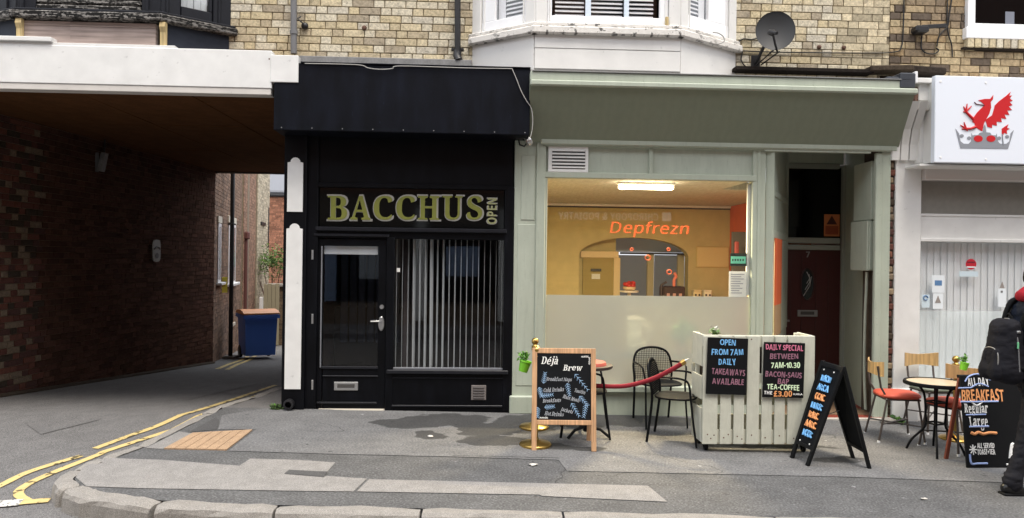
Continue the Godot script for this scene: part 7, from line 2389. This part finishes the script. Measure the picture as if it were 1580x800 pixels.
# ================================================================ the passer-by
# bones: [from, to, radius from, radius to, colour]; joined with a smooth minimum and meshed as surface nets
func body_net(st: SurfaceTool, bones: Array, cell: float, k: float, fold := 0.0):
	var lo := Vector3(1e9, 1e9, 1e9)
	var hi := -lo
	for b in bones:
		var r: float = maxf(b[2], b[3]) + 3.0 * cell
		for p in [b[0], b[1]]:
			lo = lo.min(p - Vector3(r, r, r))
			hi = hi.max(p + Vector3(r, r, r))
	var nx := int((hi.x - lo.x) / cell) + 2
	var ny := int((hi.y - lo.y) / cell) + 2
	var nz := int((hi.z - lo.z) / cell) + 2
	var acc := PackedFloat32Array()
	acc.resize(nx * ny * nz)
	for b in bones:
		var a: Vector3 = b[0]
		var d: Vector3 = b[1] - a
		var dd := maxf(d.length_squared(), 1e-9)
		var r0: float = b[2]
		var r1: float = b[3]
		var m := maxf(r0, r1) + 3.0 * cell + 2.0 * k
		var l := ((a.min(b[1]) - Vector3(m, m, m) - lo) / cell).floor().max(Vector3.ZERO)
		var h := ((a.max(b[1]) + Vector3(m, m, m) - lo) / cell).ceil()
		for z in range(int(l.z), mini(nz, int(h.z))):
			for y in range(int(l.y), mini(ny, int(h.y))):
				for x in range(int(l.x), mini(nx, int(h.x))):
					var p := lo + Vector3(x, y, z) * cell - a
					var t := clampf(p.dot(d) / dd, 0.0, 1.0)
					var s := (p - d * t).length() - lerpf(r0, r1, t)
					if s < m:
						acc[(z * ny + y) * nx + x] += exp(-s / k)
	var val := func(i: int) -> float: return -k * log(maxf(acc[i], 1e-12))
	var vid := {}
	var verts := []
	var cols := []
	var offs := [0, 1, nx, nx + 1, nx * ny, nx * ny + 1, nx * ny + nx, nx * ny + nx + 1]
	var cor := [Vector3(0, 0, 0), Vector3(1, 0, 0), Vector3(0, 1, 0), Vector3(1, 1, 0), Vector3(0, 0, 1), Vector3(1, 0, 1), Vector3(0, 1, 1), Vector3(1, 1, 1)]
	var edges := [[0, 1], [2, 3], [4, 5], [6, 7], [0, 2], [1, 3], [4, 6], [5, 7], [0, 4], [1, 5], [2, 6], [3, 7]]
	for z in nz - 1:
		for y in ny - 1:
			var row := (z * ny + y) * nx
			for x in nx - 1:
				var i := row + x
				var mask := 0
				for q in 8:
					if acc[i + offs[q]] > 1.0:
						mask += 1
				if mask == 0 or mask == 8:
					continue
				var sum := Vector3.ZERO
				var n := 0
				for e in edges:
					var va: float = acc[i + offs[e[0]]]
					var vb: float = acc[i + offs[e[1]]]
					if (va > 1.0) != (vb > 1.0):
						var fa: float = val.call(i + offs[e[0]])
						var fb: float = val.call(i + offs[e[1]])
						fa = clampf(fa, -cell * 2.0, cell * 2.0)
						fb = clampf(fb, -cell * 2.0, cell * 2.0)
						sum += cor[e[0]].lerp(cor[e[1]], fa / (fa - fb))
						n += 1
				var p: Vector3 = lo + (Vector3(x, y, z) + sum / n) * cell
				vid[i] = verts.size()
				verts.append(p)
				var best := 1e9
				var c := Color.WHITE
				for b in bones:
					var d2: Vector3 = b[1] - b[0]
					var t := clampf((p - b[0]).dot(d2) / maxf(d2.length_squared(), 1e-9), 0.0, 1.0)
					var s: float = (p - b[0] - d2 * t).length() - lerpf(b[2], b[3], t)
					if s < best:
						best = s
						c = b[4]
				cols.append(c)
	var faces := []
	for i in vid.keys():
		for ax in [[1, nx, nx * ny], [nx, nx * ny, 1], [nx * ny, 1, nx]]:
			# edge from corner i along ax[0]
			var j: int = i + ax[0]
			if j >= acc.size() or (acc[i] > 1.0) == (acc[j] > 1.0):
				continue
			var q := [i, i - ax[1], i - ax[1] - ax[2], i - ax[2]]
			if q.all(func(v): return vid.has(v)):
				faces.append([vid[q[0]], vid[q[1]], vid[q[2]], vid[q[3]], acc[i] > 1.0])
	var normals := []
	normals.resize(verts.size())
	normals.fill(Vector3.ZERO)
	for f in faces:
		var n: Vector3 = (verts[f[2]] - verts[f[0]]).cross(verts[f[3]] - verts[f[1]])
		if f[4]:
			n = -n
		f.append(n)
		for q in 4:
			normals[f[q]] += n
	# decide the outward sign once, from the highest vertex
	var topi := 0
	for i in verts.size():
		if verts[i].y > verts[topi].y:
			topi = i
	var sg := 1.0 if normals[topi].y > 0.0 else -1.0
	if fold > 0.0:       # creases in cloth
		var fn := FastNoiseLite.new()
		fn.seed = 77
		fn.frequency = 1.0
		fn.fractal_octaves = 3
		for i in verts.size():
			var v: Vector3 = verts[i]
			var a := 1.0 - absf(fn.get_noise_3d(v.x * 5.0 + v.y * 6.0, v.y * 16.0 - v.x * 5.0, v.z * 6.0)) * 2.4
			verts[i] = v + (normals[i] * sg).normalized() * fold * clampf(a, -1.0, 1.0)
		normals.fill(Vector3.ZERO)
		for f in faces:
			var n: Vector3 = (verts[f[2]] - verts[f[0]]).cross(verts[f[3]] - verts[f[1]]) * (-1.0 if f[4] else 1.0)
			f[5] = n
			for q in 4:
				normals[f[q]] += n
	for f in faces:
		for t in [[0, 1, 2], [0, 2, 3]]:
			var a: Vector3 = verts[f[t[0]]]
			var b: Vector3 = verts[f[t[1]]]
			var c: Vector3 = verts[f[t[2]]]
			var o := [t[0], t[1], t[2]]
			if (c - a).cross(b - a).dot(f[5] * sg) < 0.0:
				o = [t[0], t[2], t[1]]
			for q in o:
				st.set_color(cols[f[q]])
				st.set_normal((normals[f[q]] * sg).normalized())
				st.add_vertex(verts[f[q]])

func hand_bones(w: Vector3, along: Vector3, palm_n: Vector3, skin: Color) -> Array:
	# a relaxed, slightly curled hand hanging from wrist w
	var side := along.cross(palm_n).normalized()
	var out := []
	var k := w + along * 0.085
	for i in 4:
		var o := side * (0.03 - 0.02 * i)
		out.append([w + o * 0.5, k + o, 0.018, 0.012, skin])
		var l: float = [0.036, 0.042, 0.039, 0.03][i]
		var a := k + o
		var b := a + (along * 0.93 + palm_n * 0.35).normalized() * l
		var c := b + (along * 0.7 + palm_n * 0.7).normalized() * l * 0.75
		var d := c + (along * 0.35 + palm_n * 0.9).normalized() * l * 0.6
		out.append([a, b, 0.0095, 0.0088, skin])
		out.append([b, c, 0.0088, 0.008, skin])
		out.append([c, d, 0.008, 0.0072, skin])
	var tb := w + along * 0.02 + side * 0.028
	var tc := tb + (along * 0.6 + side * 0.55 + palm_n * 0.45).normalized() * 0.045
	out.append([tb, tc, 0.014, 0.0105, skin])
	out.append([tc, tc + (along * 0.9 + palm_n * 0.35).normalized() * 0.032, 0.0105, 0.0085, skin])
	return out

func build_people():
	var px := 4.60
	var pz := 2.2
	var gnd := gy(px, pz)
	var man := thing("person", "person in black walking past menu board with a backpack", "person", Vector3(px, gnd, pz))
	man.scale = Vector3.ONE * 1.06
	var jacket := Color(0.017, 0.02, 0.032)
	var trouser := Color(0.017, 0.017, 0.02)
	var skin := Color(0.52, 0.3, 0.2)
	var R := 1.0
	var hipR := Vector3(-0.01, 0.93, 0.085)
	var hipL := Vector3(0.01, 0.93, -0.085)
	var knR := Vector3(-0.08, 0.5, 0.1)
	var anR := Vector3(-0.225, 0.1, 0.1)
	var knL := Vector3(0.2, 0.52, -0.09)
	var anL := Vector3(0.34, 0.1, -0.09)
	var shR := Vector3(0.0, 1.42, 0.18)
	var shL := Vector3(0.02, 1.42, -0.18)
	var elR := Vector3(-0.02, 1.15, 0.25)
	var wrR := Vector3(0.16, 0.98, 0.27)
	var elL := Vector3(0.02, 1.14, -0.25)
	var wrL := Vector3(0.2, 0.98, -0.24)
	var bones := [
		[hipR, knR, 0.1, 0.068, trouser], [knR, anR, 0.068, 0.05, trouser], [anR, anR + Vector3(0, -0.03, 0), 0.054, 0.05, trouser],
		[hipL, knL, 0.1, 0.068, trouser], [knL, anL, 0.068, 0.05, trouser], [anL, anL + Vector3(0, -0.03, 0), 0.054, 0.05, trouser],
		[hipR, hipL, 0.115, 0.115, trouser],
		[Vector3(0, 0.98, 0.05), Vector3(0.01, 1.2, 0.07), 0.12, 0.12, jacket], [Vector3(0, 0.98, -0.05), Vector3(0.01, 1.2, -0.07), 0.12, 0.12, jacket],
		[Vector3(0.01, 1.2, 0.07), Vector3(0.0, 1.36, 0.09), 0.12, 0.1, jacket], [Vector3(0.01, 1.2, -0.07), Vector3(0.0, 1.36, -0.09), 0.12, 0.1, jacket],
		[shR, shL, 0.072, 0.072, jacket], [shR, elR, 0.066, 0.052, jacket], [elR, wrR, 0.052, 0.04, jacket], [shL, elL, 0.066, 0.052, jacket], [elL, wrL, 0.052, 0.04, jacket],
		[Vector3(0.02, 1.49, 0), Vector3(0.035, 1.55, 0), 0.052, 0.054, skin], [Vector3(0.0, 1.43, 0), Vector3(0.01, 1.47, 0), 0.075, 0.066, jacket],
	]
	var st := begin()
	body_net(st, bones, 0.013, 0.02, 0.009)
	# head
	var hc := Vector3(0.07, 1.655, 0)
	var head := [
		[hc + Vector3(-0.02, 0.03, 0), hc + Vector3(0.01, 0.03, 0), 0.092, 0.088, skin], [hc + Vector3(0.03, -0.02, 0), hc + Vector3(0.035, -0.07, 0), 0.066, 0.046, skin],
		[hc + Vector3(0.06, -0.085, 0), hc + Vector3(0.062, -0.088, 0), 0.03, 0.028, skin], [hc + Vector3(0.092, 0.012, 0), hc + Vector3(0.116, -0.022, 0), 0.01, 0.015, skin],
		[hc + Vector3(0.086, 0.032, 0.03), hc + Vector3(0.086, 0.032, -0.03), 0.014, 0.014, skin], [hc + Vector3(0.09, -0.055, 0.018), hc + Vector3(0.09, -0.055, -0.018), 0.011, 0.011, Color(0.45, 0.2, 0.16)],
		[Vector3(0.03, 1.5, 0), hc + Vector3(-0.005, -0.06, 0), 0.056, 0.058, skin],
	]
	for s in [-1.0, 1.0]:
		head.append([hc + Vector3(-0.005, 0.015, 0.088 * s), hc + Vector3(-0.01, -0.03, 0.086 * s), 0.016, 0.011, skin])
	body_net(st, head, 0.007, 0.008)
	for h in [[wrR, Vector3(0.55, -0.83, 0.05).normalized(), Vector3(-0.1, -0.1, -1).normalized()], [wrL, Vector3(0.6, -0.8, 0).normalized(), Vector3(-0.1, -0.1, 1).normalized()]]:
		body_net(st, hand_bones(h[0], h[1], h[2], skin), 0.005, 0.004)
	mk("cloth_and_skin", Color.WHITE, 0.75, {"vertex": true, "spec": 0.25, "relief": 1.2, "relief_tex": "blotch", "scale": 3.0})
	pl(man, "body", st.commit(), M.cloth_and_skin)
	for s in [-1.0, 1.0]:
		pl(man, "eye", blob(Vector3(0.011, 0.011, 0.013), 10, 8), flat("eye_white", 230, 228, 224, 0.2), hc + Vector3(0.083, 0.012, 0.034 * s))
	var hair := begin()
	var hb := [[hc + Vector3(-0.03, 0.05, 0), hc + Vector3(0.015, 0.06, 0), 0.096, 0.088, Color(0.012, 0.01, 0.009)], [hc + Vector3(-0.05, 0.0, 0.03), hc + Vector3(-0.05, -0.05, 0), 0.066, 0.05, Color(0.012, 0.01, 0.009)], [hc + Vector3(-0.05, 0.0, -0.03), hc + Vector3(-0.05, -0.05, 0), 0.066, 0.05, Color(0.012, 0.01, 0.009)]]
	body_net(hair, hb, 0.009, 0.01)
	pl(man, "hair", hair.commit(), M.cloth_and_skin)
	# red hood bunched behind the neck
	var hood := begin()
	var red := Color(0.3, 0.018, 0.028)
	body_net(hood, [[Vector3(-0.01, 1.49, -0.09), Vector3(-0.075, 1.52, -0.03), 0.028, 0.034, red], [Vector3(-0.075, 1.52, -0.03), Vector3(-0.075, 1.52, 0.03), 0.034, 0.034, red], [Vector3(-0.075, 1.52, 0.03), Vector3(-0.01, 1.49, 0.09), 0.034, 0.028, red], [Vector3(-0.085, 1.54, 0), Vector3(-0.07, 1.575, 0), 0.034, 0.022, red]], 0.009, 0.012)
	pl(man, "hood", hood.commit(), M.cloth_and_skin)
	# shoes
	for f in [[anR, 0.0], [anL, 0.22]]:
		var sh := begin()
		var a: Vector3 = f[0]
		var dark := Color(0.012, 0.012, 0.013)
		var bs := Basis(Vector3.BACK, f[1])
		body_net(sh, [[a + bs * Vector3(-0.045, -0.055, 0), a + bs * Vector3(0.05, -0.06, 0), 0.042, 0.04, dark], [a + bs * Vector3(0.05, -0.06, 0.005), a + bs * Vector3(0.17, -0.072, 0.008), 0.04, 0.028, dark], [a + Vector3(0, 0.0, 0), a + bs * Vector3(0.0, -0.05, 0), 0.046, 0.046, dark]], 0.01, 0.012)
		var shoe := pl(man, "shoe", sh.commit(), mk("shoe_leather", Color.WHITE, 0.3, {"vertex": true, "spec": 0.4}))
		pl(shoe, "sole", bbox(Vector3(0.3, 0.022, 0.085), 0.01), M.metal_black, a + bs * Vector3(0.06, -0.094, 0.003), bs)
	# backpack
	var bp := thing("backpack", "black backpack with padded straps on the passer-by", "backpack", Vector3(px - 0.03, gnd, pz))
	bp.scale = Vector3.ONE * 1.06
	var cloth := mk("backpack_cloth", Color8(20, 21, 23), 0.7, {"spec": 0.2, "tex": "fine", "scale": 4.0})
	var sack := begin()
	var g := Color(0.014, 0.014, 0.016)
	body_net(sack, [[Vector3(-0.2, 0.93, 0.08), Vector3(-0.19, 1.27, 0.06), 0.085, 0.07, g], [Vector3(-0.2, 0.93, -0.08), Vector3(-0.19, 1.27, -0.06), 0.085, 0.07, g], [Vector3(-0.25, 0.95, 0.05), Vector3(-0.22, 1.24, 0.0), 0.08, 0.06, g], [Vector3(-0.25, 0.95, -0.05), Vector3(-0.22, 1.24, 0.0), 0.08, 0.06, g]], 0.012, 0.02, 0.005)
	pl(bp, "sack", sack.commit(), M.cloth_and_skin)
	var pocket := begin()
	body_net(pocket, [[Vector3(-0.29, 0.92, 0.06), Vector3(-0.28, 1.08, 0.05), 0.055, 0.042, g], [Vector3(-0.29, 0.92, -0.06), Vector3(-0.28, 1.08, -0.05), 0.055, 0.042, g], [Vector3(-0.29, 0.94, 0.06), Vector3(-0.29, 0.94, -0.06), 0.05, 0.05, g]], 0.012, 0.015, 0.004)
	pl(bp, "pocket", pocket.commit(), M.cloth_and_skin)
	for s in [-1.0, 1.0]:
		pl(bp, "strap", tube(smooth_path([Vector3(-0.14, 1.28, 0.1 * s), Vector3(-0.1, 1.41, 0.11 * s), Vector3(-0.03, 1.485, 0.12 * s), Vector3(0.06, 1.455, 0.13 * s), Vector3(0.145, 1.3, 0.13 * s), Vector3(0.1, 1.12, 0.17 * s), Vector3(-0.1, 1.0, 0.17 * s), Vector3(-0.18, 0.97, 0.15 * s)], 5), 0.02, 8), cloth)
		pl(bp, "buckle", bbox(Vector3(0.03, 0.02, 0.02), 0.004), M.silver, Vector3(-0.19, 1.25, 0.135 * s))
	pl(bp, "zip_pull", bbox(Vector3(0.012, 0.05, 0.012), 0.003), flat("green_tag", 110, 190, 140), Vector3(-0.21, 1.15, 0.16))
	pl(bp, "zip", tube(smooth_path([Vector3(-0.325, 0.94, 0.1), Vector3(-0.31, 1.08, 0.08), Vector3(-0.315, 1.12, 0.0), Vector3(-0.31, 1.08, -0.08), Vector3(-0.325, 0.94, -0.1)], 5), 0.005, 5), M.steel_dull)
	pl(bp, "zip", tube(smooth_path([Vector3(-0.2, 0.95, 0.167), Vector3(-0.2, 1.2, 0.14), Vector3(-0.2, 1.33, 0.07), Vector3(-0.2, 1.345, 0.0)], 5), 0.005, 5), M.pipe_grey)
	pl(bp, "grab_loop", tube(smooth_path([Vector3(-0.16, 1.33, -0.04), Vector3(-0.17, 1.38, 0), Vector3(-0.16, 1.33, 0.04)], 5), 0.009, 6), cloth)
	# scraps of litter on the tarmac
	var k := 0
	for q in [[822, 719, "crumpled white paper scrap on the dark tarmac band"], [664, 675, "tiny white paper scrap at the edge of the damp patch"], [1426, 772, "torn pale wrapper lying near the kerb edge"]]:
		var p := G(q[0], q[1])
		var lit := thing("litter", q[2], "litter", p, k * 0.8)
		pl(lit, "scrap", blob(Vector3(0.036 - 0.012 * k, 0.006, 0.028), 10, 6, 0.9, 30 + k), flat("paper_litter", 214, 210, 202, 0.9), Vector3(0, 0.01, 0))
		k += 1
